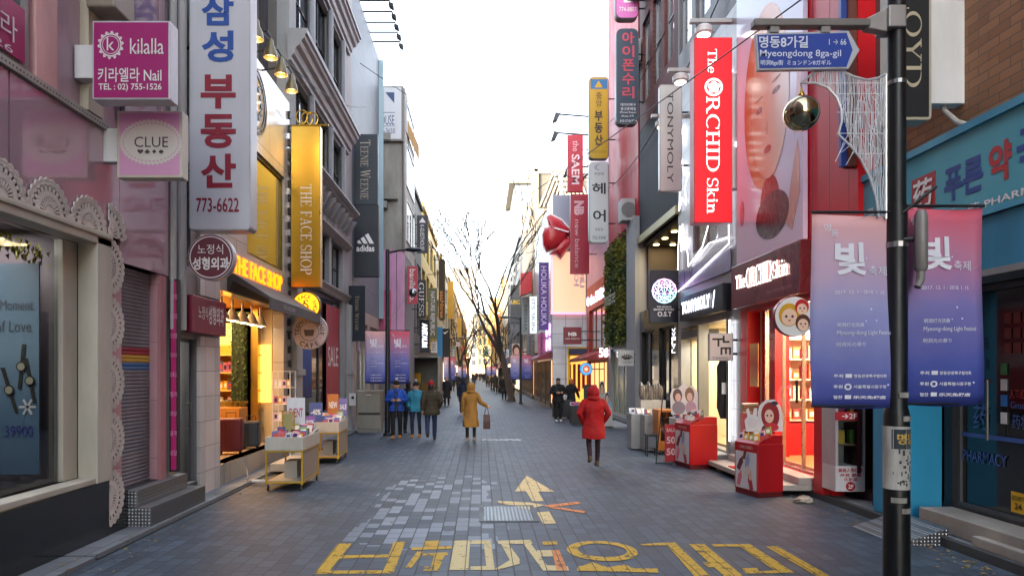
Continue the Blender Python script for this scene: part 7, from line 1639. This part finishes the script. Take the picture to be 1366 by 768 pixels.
# orange showcase and steel bins
ycs = gy(606)
oc = thing('showcase_cart', 'orange wooden showcase cart with glass front on small wheels', 'showcase', (xp(905, ycs), ycs, 0))
x0, x1 = xp(878, ycs), xp(934, ycs); q = MB()
q.box(x0, x1, ycs, ycs+.6, .1, .32).box(x0, x1, ycs, ycs+.6, 1.02, 1.07).box(x0, x0+.06, ycs, ycs+.6, .32, 1.02).box(x1-.06, x1, ycs, ycs+.6, .32, 1.02).box(x0+.06, x1-.06, ycs+.56, ycs+.6, .32, 1.02); q.build('case', WOOD, oc, bevel=.006)
q = MB(); q.box(x0+.06, x1-.06, ycs+.02, ycs+.03, .32, 1.02); q.build('pane', GLASS('#c8ccc8', .1), oc)
q = MB()
for z in (.5, .68, .86): q.box(x0+.06, x1-.06, ycs+.1, ycs+.5, z, z+.015)
q.build('shelf', M('#6a6a68', .4, .3), oc)
for x in (x0+.06, x1-.06): MB().disc((x, ycs+.05, .05), .05, (.02, 0, 0), 12).build('wheel', BLACK, oc)
random.seed(51)
for k in range(15):
    q = MB(); q.disc((0, 0, .0), .035, (0, 0, .06), 10); o = tag(q.build('socks_roll', M(random.choice(('#4a5a3a', '#77736a', '#8a8f94', '#c8b04a', '#3a4a5a'))), loc=(0, 0, 0)), 'rolled goods lying on the shelves of the orange showcase cart', 'goods', 'rolled goods in the orange showcase'); o.location = (x0+.14+.13*(k % 5), ycs+.2, (.33, .516, .696)[k//5])
tag(MB().ell((xp(925, ycs), ycs+.1, .9), .16, .1, .03, 12, 6).build('yellow_pouch', M('#c8b82a', .4, 0, .4, 8), loc=(xp(925, ycs), ycs+.1, .88)), 'yellow and blue pouch lying on the showcase edge', 'pouch')
for i, (a, b, lab) in enumerate(((842, 859, 'steel goods bin at the left end beside the orange showcase'), (860, 877, 'steel goods bin between the other bin and the orange showcase'))):
    yb_ = gy(600+3*i); bb = thing('steel_bin', lab, 'bin', (xp((a+b)/2, yb_), yb_, 0), 'steel goods bins')
    MB().box(xp(a, yb_), xp(b, yb_), yb_, yb_+.5, .03, .92).build('casing', M('#9ea1a3', .4, .7, .1, 3), bb, bevel=.01)
    q = MB(); q.box(xp(a, yb_)-.01, xp(b, yb_)+.01, yb_-.01, yb_+.51, .7, .73); q.build('rail', STEEL, bb)
    for k in range(6):
        o = random.choice(pk).copy(); COL.objects.link(o); o.location = (xp(a, yb_)+.07+.08*(k % 4), yb_+.1+.18*(k//4), .92); o.rotation_euler = (R(-30), 0, R(random.uniform(-25, 25))); o.scale = (1, 1, 1); o['label'] = 'small pale packet standing in one of the steel bins'; o['group'] = 'packets in the steel bins'
st2 = thing('goods_stand', 'clear wrapped goods on a low white stand behind the steel bins', 'goods', (xp(868, 17.5), 17.5, 0))
MB().box(xp(855,17.5), xp(888,17.5), 17.5, 17.9, 0, 1.25).build('stand', M('#bdbab4', .5), st2)
random.seed(77); q = MB()
for k in range(9): x = xp(856+3.4*k, 17.5); q.ell((x, 17.6, 1.45+random.uniform(-.06, .1)), .06, .08, .22, 8, 6)
q.build('wrapped_goods', M('#8a827a', .2, 0, .5, 8), st2)
sb = thing('step_stool', 'small dark metal stool in front of the steel bins', 'stool', (xp(868, 16), gy(607), 0)); ys_ = gy(607); x0, x1 = xp(861, ys_), xp(873, ys_)
q = MB()
for x in (x0, x1):
    for y in (ys_-.2, ys_-.02): q.box(x-.012, x+.012, y-.012, y+.012, 0, .5)
q.build('leg', DARKSTEEL, sb); MB().box(x0-.02, x1+.02, ys_-.22, ys_, .5, .52).build('seat', M('#2a2c30', .5), sb); MB().box(x0, x1, ys_-.18, ys_-.04, .2, .48).build('crate', M('#6a7078', .5), sb)
dr = thing('wall_handrail', 'steel box rail reaching out from the red shop doorway', 'rail', (4.9, 13.7, 1.3)); q = MB(); q.box(xp(990,13.2), xp(1012,13.2), 13.2, 13.3, 1.18, 1.38); q.build('casing', STEEL, dr, bevel=.01); q = MB(); q.box(xp(991,13.2), xp(1011,13.2), 13.19, 13.2, 1.22, 1.34); q.build('grille', M('#5a4a3a', .4, .6), dr)
ds = thing('cloth_dummy', 'black coat hanging beside the grey shop entrance with a white tag', 'coat', (xp(968,15), 15, 1.0)); q = MB(); q.loft([[(xp(968,15)+r_*math.cos(2*math.pi*i/12), 15+r_*.5*math.sin(2*math.pi*i/12), z) for i in range(12)] for z, r_ in ((.95, .12), (1.2, .2), (1.7, .19), (2.1, .2), (2.3, .1))]); q.build('body', M('#17171a', .8), ds, smooth=True); MB().box(xp(963,14.85), xp(969,14.85), 14.85, 14.86, 1.5, 1.75).build('label_card', WHITE, ds)
# black bins near the red coat and the standees
Yb = gy(567); bb = thing('black_bin', 'black goods bin heaped with packets in front of the red shop awning', 'bin', (xp(772, Yb), Yb, 0))
MB().box(xp(762, Yb), xp(782, Yb), Yb, Yb+.6, .06, .72).build('casing', M('#1c1e22', .5), bb, bevel=.01)
for sx in (764, 780): MB().disc((xp(sx, Yb), Yb+.05, .04), .04, (.02, 0, 0), 10).build('caster', BLACK, bb)
for k in range(9):
    o = random.choice(pk).copy(); COL.objects.link(o); o.location = (xp(764+4*(k % 5), Yb), Yb+.1+.2*(k//5), .72); o.rotation_euler = (R(-30), 0, R(random.uniform(-25, 25))); o.scale = (1.2, 1, 1); o['label'] = 'packet heaped in the black goods bin'; o['group'] = 'packets in the black bin'
sp2 = thing('black_bin', 'low black crate on wheels behind the two standing men', 'bin', (xp(752,28.2), 28.2, 0)); MB().box(xp(738,28.2), xp(762,28.2), 28.2, 28.7, .08, .8).build('casing', M('#24262a', .5), sp2, bevel=.01)
def standee(label, px, py0, py1, Y, shirt, w):
    x, z1, z0 = xp(px, Y), zp(py0, Y), zp(py1, Y); h = z1-z0; t = thing('portrait_standee', label, 'standee', (x, Y, z0))
    W_ = w/F*Y; MB().prism([(x+a*W_, Y, z0+b*h) for a, b in ((-.5, 0), (.5, 0), (.5, .55), (.3, .72), (.22, .95), (.1, 1), (-.1, 1), (-.22, .95), (-.3, .72), (-.5, .55))], (0, .015, 0)).build('board', M(shirt, .5), t)
    MB().disc((x, Y-.002, z0+.82*h), W_*.2, (0, .001, 0), 18, .16*h).build('hair_print', M('#2c201c'), t); MB().disc((x, Y-.004, z0+.79*h), W_*.15, (0, .001, 0), 18, .12*h).build('face_print', M('#d0a890'), t)
    MB().box(x-.03, x+.03, Y+.015, Y+.3, z0 if z0 < .2 else .03, z0+.04).build('foot', BLACK, t); return t
standee('taller portrait standee of a young man in a pale shirt', 803, 508, 562, 26.0, '#b8b4ae', 15)
standee('shorter portrait standee in light blue in front of the other', 810, 523, 566, 24.8, '#8fa8b8', 14)
bd = thing('white_board', 'white printed floor board below the portrait standees', 'board', (xp(809,23.6), 23.6, 0)); MB().box(xp(803,23.6), xp(817,23.6), 23.6, 23.65, .02, zp(544,23.6)).build('board', M('#bfc0bc', .5), bd); MB().disc((xp(810,23.6), 23.598, .45), .1, (0, -.002, 0), 16).build('print', M('#4a7a9a'), bd)
dk = thing('dark_panel', 'dark upright panel behind the black goods bin', 'panel', (xp(785,27.6), 27.6, 0)); MB().box(xp(779,27.6), xp(796,27.6), 27.6, 27.7, 0, zp(513,27.6)).build('board', M('#2f3136', .5), dk); q = MB()
for k in range(3): q.disc((xp(783+4*k,27.6), 27.598, zp(518,27.6)), .04, (0, -.002, 0), 10)
q.build('print', M('#5a5c60'), dk)
tag(MB().box(4.6, 5.27, 16.2, 18.0, .004, .09).build('entrance_slab', M('#b4b4b2', .7, 0, .15), loc=(5, 17, 0), bevel=.006), 'pale stone entrance slab by the grey shop', 'slab')
tag(MB().box(4.3, 5.27, 23.6, 26.5, .004, .08).build('entrance_slab', M('#a8a8a8', .7, 0, .15), loc=(4.8, 25, 0), bevel=.006), 'pale entrance slab below the planted wall shop', 'slab')
random.seed(71)
pb_ = MB(); c = Vector((xp(1076, 10.2), gy(670), .03)); pb_.ell(c, .13, .09, .06, 14, 8)
for i, v in enumerate(pb_.v): pb_.v[i] = tuple(Vector(v)+Vector((random.gauss(0, .014), random.gauss(0, .014), abs(random.gauss(0, .012)))))
tag(pb_.build('plastic_bag', M('#b4a898', .5, 0, .2, 6), loc=c), 'crumpled pale plastic bag on the ground by the red kiosk', 'bag')

# ================================================================ vehicles
def box_truck(label, x, y, w, h, l, rot=0, fill='#2a2623'):
    t = thing('box_truck', label, 'truck', (0, 0, 0)); zb = .75; BODY = M('#8d8b86', .5, .2, .2, 2)
    q = MB(); q.box(-w/2, -w/2+.06, 0, l, zb, h).box(w/2-.06, w/2, 0, l, zb, h).box(-w/2+.06, w/2-.06, 0, l, h-.08, h).box(-w/2+.06, w/2-.06, 0, l, zb, zb+.1).box(-w/2+.06, w/2-.06, l-.06, l, zb+.1, h-.08); q.build('cargo_box', BODY, t, bevel=.01)
    q = MB(); q.box(w/2+.004, w/2+.05, -w*.45, .0, zb, h-.05); q.build('open_door', BODY, t)
    q = MB(); q.box(-w/2+.1, w/2-.1, -.05, .0, .55, .75); q.build('bumper', M('#5a5c5e', .5), t)
    for s_ in (-1, 1): MB().box(s_*(w/2-.12)-.07, s_*(w/2-.12)+.07, -.07, -.05, .58, .7).build('tail_lamp', M('#8a1a1a', .3), t)
    q = MB(); q.box(-w/2+.1, w/2-.1, l+.1, l+1.7, .5, 2.0); q.build('cab', M('#3f5a94', .35), t, bevel=.08)
    for s_ in (-1, 1):
        for y_ in (.8, l+1.1):
            wh = MB().disc((s_*(w/2-.05)-s_*.2, y_, .38), .38, (s_*.2, 0, 0), 20).build('wheel', M('#17181a', .7), t); MB().disc((s_*(w/2-.05)+s_*.002, y_, .38), .2, (s_*.004, 0, 0), 16).build('rim', STEEL, wh)
    q = MB(); q.box(-w/2+.1, w/2-.1, .1, l-.1, .4, .73); q.build('chassis', BLACK, t)
    t.location = (x, y, 0); t.rotation_euler = (0, 0, rot); return t
def carton(x, y, z, a, b, c, col_, lab): o = tag(MB().box(-a/2, a/2, -b/2, b/2, 0, c).box(-a/2+.02, a/2-.02, -b/2-.003, -b/2-.001, c*.45, c*.55).build('carton', M(col_, .7), loc=(0, 0, 0), bevel=.006), lab, 'carton', 'cartons in the trucks'); o.location = (x, y, z)
box_truck('grey box truck with its rear open, behind the left street lamp', -3.1, 35.2, 1.75, 2.78, 3.4)
for k, (a, z) in enumerate(((-3.55, .86), (-3.0, .86), (-3.5, 1.4), (-2.65, .86))): carton(a, 36.6+.3*(k % 2), z, .5, .5, .5, ('#a8843c', '#8f6c3a', '#c8952c', '#7a6a52')[k], ('brown carton low at the left in the open grey truck', 'brown carton in the middle of the open grey truck', 'orange carton stacked on another in the open grey truck', 'dull carton at the right in the open grey truck')[k])
box_truck('small pale box truck with an open rear, right of the bare tree', 2.35, 62, 1.6, 2.4, 3.0)
carton(2.2, 63, .86, .6, .6, .7, '#8a6c42', 'brown carton inside the small pale truck'); 
def car(label, x, y, col_, lights=None, rot=0, van=False):
    t = thing('parked_van' if van else 'car', label, 'van' if van else 'car', (0, 0, 0)); hh = 1.9 if van else 1.45
    prof = [(0, .35), (0, .95), (.25 if van else .9, 1.05 if van else .98), (.75 if van else 1.5, hh-.05), (1.2 if van else 1.9, hh), (3.6 if van else 3.0, hh), (4.2, 1.0), (4.3, .9), (4.3, .35)]
    q = MB(); q.prism([(-.85, a, b) for a, b in prof], (1.7, 0, 0)); q.build('body', M(col_, .25, .1, .05, coat=.8), t, bevel=.08)
    a, b = ((.27, 1.08), (.73, hh-.1)) if van else ((.95, 1.0), (1.48, hh-.1))
    q = MB(); q.prism([(-.72, a[0]-.03, a[1]), (.72, a[0]-.03, a[1]), (.66, b[0]-.03, b[1]), (-.66, b[0]-.03, b[1])], (0, .02, .01)); q.build('windscreen', DARKGLASS('#2a3038'), t)
    for s_ in (-1, 1):
        MB().ell((s_*.62, 0, .72), .14, .06, .1, 12, 8).build('headlight', GLOW(lights, 9) if lights else M('#c8ccd0', .1), t)
        for y_ in (.8, 3.4):
            wh = MB().disc((s_*.68, y_, .32), .32, (s_*.18, 0, 0), 18).build('wheel', BLACK, t); MB().disc((s_*.862, y_, .32), .18, (s_*.004, 0, 0), 14).build('rim', STEEL, wh)
    q = MB(); q.box(-.3, .3, -.02, 0, .42, .54); q.build('number_plate', WHITE, t)
    t.location = (x, y, 0); t.rotation_euler = (0, 0, rot); return t
car('car with bright orange headlights at the far end of the street', -.35, 168, '#8a8c90', '#ffb050')
car('pale van parked at the far left end of the street', -4.0, 105, '#c8ccd0', None, 0, True)

# ================================================================ people
SKIN = M('#c99a7c', .55, 0, .06)
def skin_body(J, E, Rr):
    me = bpy.data.meshes.new('figure'); me.from_pydata([tuple(p) for p in J], E, []); o = bpy.data.objects.new('figure', me); COL.objects.link(o)
    o.modifiers.new('skin', 'SKIN'); sv = me.skin_vertices[0].data
    for i, r in enumerate(Rr): sv[i].radius = (r, r) if not isinstance(r, tuple) else r; sv[i].use_root = (i == 0)
    ss = o.modifiers.new('sub', 'SUBSURF'); ss.levels = 1
    dg = bpy.context.evaluated_depsgraph_get(); dg.update(); ev = o.evaluated_get(dg); m2 = bpy.data.meshes.new_from_object(ev)
    V = [tuple(v.co) for v in m2.vertices]; Fc = [list(p.vertices) for p in m2.polygons]
    bpy.data.objects.remove(o); bpy.data.meshes.remove(me); bpy.data.meshes.remove(m2); return V, Fc
ARMS = {'down': ((.06, .0, -.28), (.07, -.04, -.53)), 'pocket': ((.12, .04, -.27), (.02, -.1, -.47)), 'bent': ((.1, .02, -.27), (.16, -.2, -.36)), 'hold': ((.1, .02, -.27), (-.06, -.2, -.26)),
        'out': ((.12, .03, -.26), (.3, -.06, -.37)), 'swing': ((.06, .1, -.27), (.06, .06, -.52)), 'swingf': ((.06, -.1, -.26), (.04, -.26, -.46))}
def person(label, px, py, face, Ht, coat, hem, trousers, shoes, arms=('down', 'down'), stride=.0, head=('hair', '#1c1614'), puffy=False, flare=1.0, bag=None, front=None, hd=True, width=1.0, group=None, x=None, y=None, legw=1.0):
    k = Ht/1.7; Y = y or gy(py); X = x if x is not None else xp(px, Y)
    t = thing('person', label, 'person', (0, 0, 0), group)
    # forward is -y
    hips = [(s*.09, 0, .92) for s in (-1, 1)]; feet = [(-.1, -stride, .075), (.1, stride, .075+(.09 if stride > .12 else 0))]
    knees = [(-.105, -stride*.62-.02, .5), (.105, stride*.35-.05, .49)]
    sh = [(s*.168*width, 0, 1.375) for s in (-1, 1)]; el_, wr = [], []
    for s, a in zip((-1, 1), arms):
        e, w = ARMS[a]; el_.append((sh[0 if s < 0 else 1][0]+s*e[0], e[1], 1.40+e[2])); wr.append((sh[0 if s < 0 else 1][0]+s*w[0], w[1], 1.40+w[2]))
    J = [(0, 0, .95), (0, .0, 1.15), (0, .0, 1.36), (0, -.005, 1.47), (0, -.02, 1.55), (0, -.015, 1.64)]+sh+el_+wr+hips+knees+feet
    E = [(0, 1), (1, 2), (2, 3), (3, 4), (4, 5), (2, 6), (2, 7), (6, 8), (7, 9), (8, 10), (9, 11), (0, 12), (0, 13), (12, 14), (13, 15), (14, 16), (15, 17)]
    Rr = [.12, .11, .12, .05, .08, .075]+[.055]*2+[.04]*2+[.028]*2+[.08*min(1, legw)]*2+[.05*min(1, legw)]*2+[.032*min(1, legw)]*2
    V, Fc = skin_body(J, E, Rr); q = MB(); q._add(V, Fc)
    if hd:
        q.ell((0, -.02, 1.585), .078, .095, .118, 14, 10)
        if face == 0 or abs(face) < 60:
            q.loft([[(-.014, -.1, 1.60), (.014, -.1, 1.60), (0, -.115, 1.6)], [(-.018, -.105, 1.565), (.018, -.105, 1.565), (0, -.133, 1.565)]])
        for s in (-1, 1): q.ell((s*.08, -.005, 1.58), .012, .025, .035, 8, 6)
    for s, a, w_, e_ in zip((-1, 1), arms, wr, el_):
        if a == 'pocket': continue
        d = (Vector(w_)-Vector(e_)).normalized(); p = Vector(w_)+d*.05; side = d.cross(Vector((1, 0, 0))); side = side.normalized() if side.length > .1 else Vector((0, 1, 0)); nrm = d.cross(side)
        q.tube([Vector(w_), p, p+d*.045], [.03, .036, .032], 8)
        for f in range(4):
            b = p+d*.04+side*(.024-.016*f); l = (.062, .07, .066, .052)[f]; q.tube([b, b+d*l*.55+nrm*.006*s, b+d*l+nrm*.022*s], [.009, .008, .006], 6)
        q.tube([p+side*.03, p+side*.055+d*.02, p+side*.055+d*.05], [.011, .01, .007], 6)
    q.build('body', SKIN, t, smooth=True, fix=True)
    # trousers and shoes
    q = MB()
    for i in (0, 1):
        h_, kn, f_ = hips[i], knees[i], feet[i]
        q.tube([(h_[0]*.9, h_[1], .98), (h_[0]*1.05, h_[1], .85), kn, ((kn[0]+f_[0])/2, (kn[1]+f_[1])/2+.02, (kn[2]+f_[2])/2), (f_[0], f_[1]+.005, f_[2]+.015)], [.1*legw, .098*legw, .07*legw, .066*legw, .056*legw], 12)
    q.ell((0, 0, .95), .155, .11, .1, 12, 8); q.build('trousers', M(trousers, .8, 0, .25, 6, .6, 16), t, smooth=True)
    for i in (0, 1):
        f_ = feet[i]; z0 = f_[2]-.075; q = MB(); lift = .05 if z0 > .05 else 0; pts = []
        for yy, w_, h_, zz in ((.075, .03, .07, lift), (.05, .042, .13, lift*.9), (-.02, .043, .12, lift*.5), (-.1, .046, .07, 0), (-.165, .036, .055, 0), (-.185, .015, .03, .005)):
            pts.append([(f_[0]+w_*math.cos(a), f_[1]+yy, z0+zz+max(0, h_*.5+h_*.5*math.sin(a))) for a in [2*math.pi*j/10 for j in range(10)]])
        q.loft(pts); q.build('shoe', M(shoes, .6), t, smooth=True)
    # coat
    fl = 1.05*flare; CM = M(coat, .8, 0, .24, 6, .7, 13)
    prof = [(hem, .2*fl*width, .155*fl), (hem+.1, .205*fl*width, .155*fl), ((hem+1.0)/2+.03, .2*width, .145), (1.0, .185*width, .135), (1.1, .185*width, .135), (1.25, .21*width, .145), (1.34, .2*width, .13), (1.42, .13*width, .1), (1.475, .08, .075)]
    prof = [p for i, p in enumerate(prof) if i < 2 or p[0] > hem+.12]
    rings = []; Z = []
    n = 26 if puffy else 20
    def prf(z):
        for (a, b, c_), (d, e, f_) in zip(prof, prof[1:]):
            if a <= z <= d: u = (z-a)/(d-a); return b+(e-b)*u, c_+(f_-c_)*u
        return prof[-1][1:]
    for i in range(n+1):
        z = hem+(1.475-hem)*i/n; rx, ry = prf(z); pf = 1+(.075*abs(math.sin(z*math.pi/.125))-.01 if puffy and z < 1.4 else 0); wob = .009
        rings.append([(rx*pf*math.cos(a)+wob*(math.sin(5*a+z*9)+.8*math.sin(3*a-z*21)), ry*pf*math.sin(a)+wob*(math.cos(4*a+z*7)+.8*math.sin(7*a+z*17)), z+.008*math.sin(3*a) if i == 0 else z) for a in [2*math.pi*j/20 for j in range(20)]])
    q = MB(); q.loft(rings)
    for s, e, w_ in zip(sh, el_, wr):
        P = [Vector((s[0]*.7, s[1], s[2]+.01)), Vector(s), Vector(s).lerp(Vector(e), .5), Vector(e), Vector(e).lerp(Vector(w_), .5), Vector(w_)]
        rad = [.07, .078, .076, .07, .064, .056]; rad = [r*(1.15 if puffy else 1) for r in rad]; q.tube(P, rad, 12)
    co = q.build('coat', CM, t, smooth=True)
    if hd:
        q = MB(); 
        for a in (0,): q.lathe((0, -.005, 1.42), [(.11, 0), (.1, .05), (.085, .06)], 14)
        q.build('collar', CM, co, smooth=True)
    typ, hc = head[0], head[1]
    if typ == 'hood':
        q = MB(); q.ell((0, .012, 1.565), .125, .128, .155, 18, 12); q.ell((0, .04, 1.455), .14, .1, .07, 14, 8); q.build('hood', CM, t, smooth=True)
        q = MB(); P = [(.1*math.cos(a), -.075-.02*math.sin(a), 1.575+.13*math.sin(a)) for a in [2*math.pi*i/20 for i in range(21)]]; q.tube(P, .032, 8); q.build('hood_trim', M(hc, .95, 0, .4, 12, 1, 90), t, smooth=True)
    elif typ in ('beanie', 'pom'):
        q = MB(); q.loft([[(r*math.cos(2*math.pi*i/18), -.015+r*1.12*math.sin(2*math.pi*i/18), z) for i in range(18)] for r, z in ((.087, 1.6), (.092, 1.625), (.09, 1.66), (.075, 1.705), (.045, 1.73), (.01, 1.737))]); q.build('beanie', M(hc, .95, 0, .3, 14, .8, 80), t, smooth=True)
        if typ == 'pom': q = MB(); q.ell((0, -.015, 1.765), .04, .04, .04, 10, 8); q.build('pompom', M('#c8ccd0', .95), t, smooth=True)
        q = MB(); q.ell((0, .03, 1.56), .085, .07, .1, 12, 8); q.build('hair', M('#1c1614', .6), t, smooth=True)
    elif typ == 'cap':
        q = MB(); q.ell((0, -.01, 1.645), .088, .1, .075, 16, 8); q.prism([(-.07, -.09, 1.64), (.07, -.09, 1.64), (.05, -.17, 1.63), (-.05, -.17, 1.63)], (0, 0, .012)); q.build('cap', M(hc, .8), t, smooth=True); q = MB(); q.ell((0, .03, 1.58), .08, .07, .1, 12, 8); q.build('hair', M('#1c1614', .6), t, smooth=True)
    else:
        q = MB(); q.ell((0, .008, 1.615), .09, .1, .1, 16, 10); q.ell((0, .04, 1.55), .085, .065, .11 if typ == 'hair' else .2, 12, 8); q.build('hair', M(hc, .55, 0, .3, 9), t, smooth=True)
    if abs(face) < 60 and hd and typ != 'hood':
        q = MB()
        for s in (-1, 1): q.ell((s*.03, -.106, 1.592), .012, .006, .007, 8, 6)
        q.build('eyes', M('#1a1410', .3), t)
        q = MB()
        for s in (-1, 1): q.box(s*.03-.016, s*.03+.016, -.111, -.105, 1.612, 1.617)
        q.build('eyebrows', M('#1f1612', .8), t); MB().ell((0, -.106, 1.525), .024, .008, .008, 10, 6).build('mouth', M('#9a4a44', .5), t)
    if front: q = MB(); q.prism([(-front[1], -prf(1.2)[1]-.012, hem+.02), (front[1], -prf(1.2)[1]-.012, hem+.02), (front[1]*.8, -prf(1.3)[1]-.006, 1.4), (-front[1]*.8, -prf(1.3)[1]-.006, 1.4)], (0, -.006, 0)); q.build('coat_front', M(front[0], .7), co)
    t.location = (X, Y, 0); t.rotation_euler = (0, 0, R(face)); t.scale = (k, k, k)
    if bag:
        bc, bw, bh, side = bag[:4]; i = 0 if side < 0 else 1; w_ = Vector(wr[i])*k; m_ = Matrix.Rotation(R(face), 3, 'Z'); p = m_@w_+Vector((X, Y, 0))
        b = thing('handbag', bag[4], 'bag', p+Vector((0, 0, -bh-.2)))
        zz = p.z-.06
        q = MB(); q.loft([[(p.x-bw/2*f, p.y-.06*g, z), (p.x+bw/2*f, p.y-.06*g, z), (p.x+bw/2*f, p.y+.06*g, z), (p.x-bw/2*f, p.y+.06*g, z)] for f, g, z in ((1, 1, zz-.18-bh), (1.02, 1.05, zz-.18-bh*.5), (.9, .6, zz-.18))]); q.build('body', M(bc, .5, 0, .15, 8), b, bevel=.012)
        q = MB(); q.tube([(p.x-bw*.3, p.y, zz-.18), (p.x-bw*.15, p.y, zz-.03), (p.x, p.y, zz+.01), (p.x+bw*.15, p.y, zz-.03), (p.x+bw*.3, p.y, zz-.18)], .01, 6); q.build('handle', M('#2a1c18'), b)
    return t
person('person in a bright red hooded padded coat walking away on the right', 792, 622, 180, 1.68, '#a5040e', .6, '#2c1620', '#4a3c30', ('pocket', 'pocket'), .16, ('hood', '#a01020'), False, 1.08, width=1.12, legw=.8)
person('person in a tan hooded coat walking away in mid street with one arm out', 628, 588, 180, 1.66, '#a87a34', .42, '#14161a', '#8a7a6a', ('out', 'down'), .06, ('hood', '#8a6428'), False, 1.15, ('#4a2a24', .2, .42, -1, 'dark brown bag hanging from the arm of the tan-coated walker'), legw=.78)
person('person in a bright blue open jacket and dark trousers, facing us with ochre boots', 529, 584, 4, 1.70, '#1c4fb0', .82, '#141418', '#b8751c', ('hold', 'hold'), .1, ('pom', '#16161a'), True, .95, None, ('#16161c', .06), width=1.08)
person('person in a light teal jacket and dark jeans, facing us with ochre boots', 555, 583, -4, 1.66, '#2f86a0', .8, '#232a48', '#b8751c', ('pocket', 'pocket'), .1, ('pom', '#1a1a1e'), False, 1.0, legw=.8)
person('person in a dark olive quilted jacket and red beanie, walking away', 575, 587, 184, 1.70, '#3a3526', .74, '#25355e', '#1c1c20', ('pocket', 'swing'), .17, ('beanie', '#a0141c'), True, 1.08, None, width=1.05)
person('person in a long black coat facing us near the open truck', 596, 541, 0, 1.68, '#15161a', .45, '#1a1a1e', '#17171a', ('down', 'down'), .1, ('hair', '#16120f'), True, 1.0)
person('person in a navy coat walking away, partly hidden by the tan coat', 618, 553, 180, 1.72, '#1c2438', .6, '#1a1c24', '#17171a', ('swing', 'down'), .14, ('hood', '#1c2438'), False, 1.0, ('#8f9098', .25, .3, -1, 'pale bag carried by the navy-coated walker'))
person('person in dark jacket standing close behind the blue jacket', 545, 577, 170, 1.68, '#24262c', .72, '#1c1c22', '#17171a', ('down', 'down'), .08, ('hair', '#17110f'))
person('person in a black padded jacket and cap with white shoes by the goods bins', 744.5, 562, 10, 1.72, '#141519', .75, '#17181c', '#c8c8c6', ('hold', 'hold'), .04, ('cap', '#121214'), True, 1.0, width=1.08)
person('person with orange hair in a black vest leaning over the goods bin', 762, 558, 140, 1.68, '#1b1c20', .72, '#8a6a4a', '#2a2420', ('swingf', 'bent'), .05, ('hair', '#b8702a'), False, 1.0)
person('person in a wide black coat standing by the small truck', 672.5, 533, 0, 1.7, '#121317', .5, '#15161a', '#17171a', ('pocket', 'pocket'), .05, ('hair', '#16120f'), False, 1.25, width=1.25)
random.seed(90)
far = [(604, 522, 180, '#20242c', 'distant walker in a dark coat left of the roadway, near the cafe boards'), (611, 520, 0, '#1a1c20', 'distant walker in black on the left, facing us'), (632, 515.5, 180, '#2c2e36', 'distant lone walker in mid street above the tan coat'),
       (657, 521, 0, '#24262a', 'distant walker on the right in a dark grey coat'), (661, 524, 180, '#2e2a28', 'distant walker in brown black on the right, nearest of the far group'), (654, 516, 180, '#b88a1c', 'distant walker in a mustard coat on the right'),
       (645, 510, 0, '#22242a', None), (649, 511, 180, '#1c1e24', None), (640, 508, 0, '#2a2c30', None), (652, 508.5, 180, '#202228', None), (625, 509, 0, '#26282c', None), (636, 507, 180, '#1e2024', None), (660, 512, 0, '#22242a', None), (665, 516, 180, '#2c2c30', None), (630, 506, 0, '#3a3c44', None), (634, 511, 180, '#30262a', None), (642, 506, 180, '#22242a', None), (647, 506, 0, '#4a3a34', None), (655, 508, 180, '#1e2026', None), (658, 506.5, 0, '#2a2c34', None), (622, 512, 180, '#2a2a30', None), (608, 516, 0, '#26262c', None), (650, 516, 180, '#3c3e46', None), (668, 512, 0, '#1e1e24', None)]
for a, b, f_, c_, lab in far:
    person(lab or 'tiny distant walker in dark clothes far down the street', a, b, f_, random.uniform(1.62, 1.76), c_, random.uniform(.5, .8), '#1a1b20', '#18181a', ('down', 'down'), random.uniform(.05, .16), ('hair', '#17120f'), group=None if lab else 'tiny distant walkers')
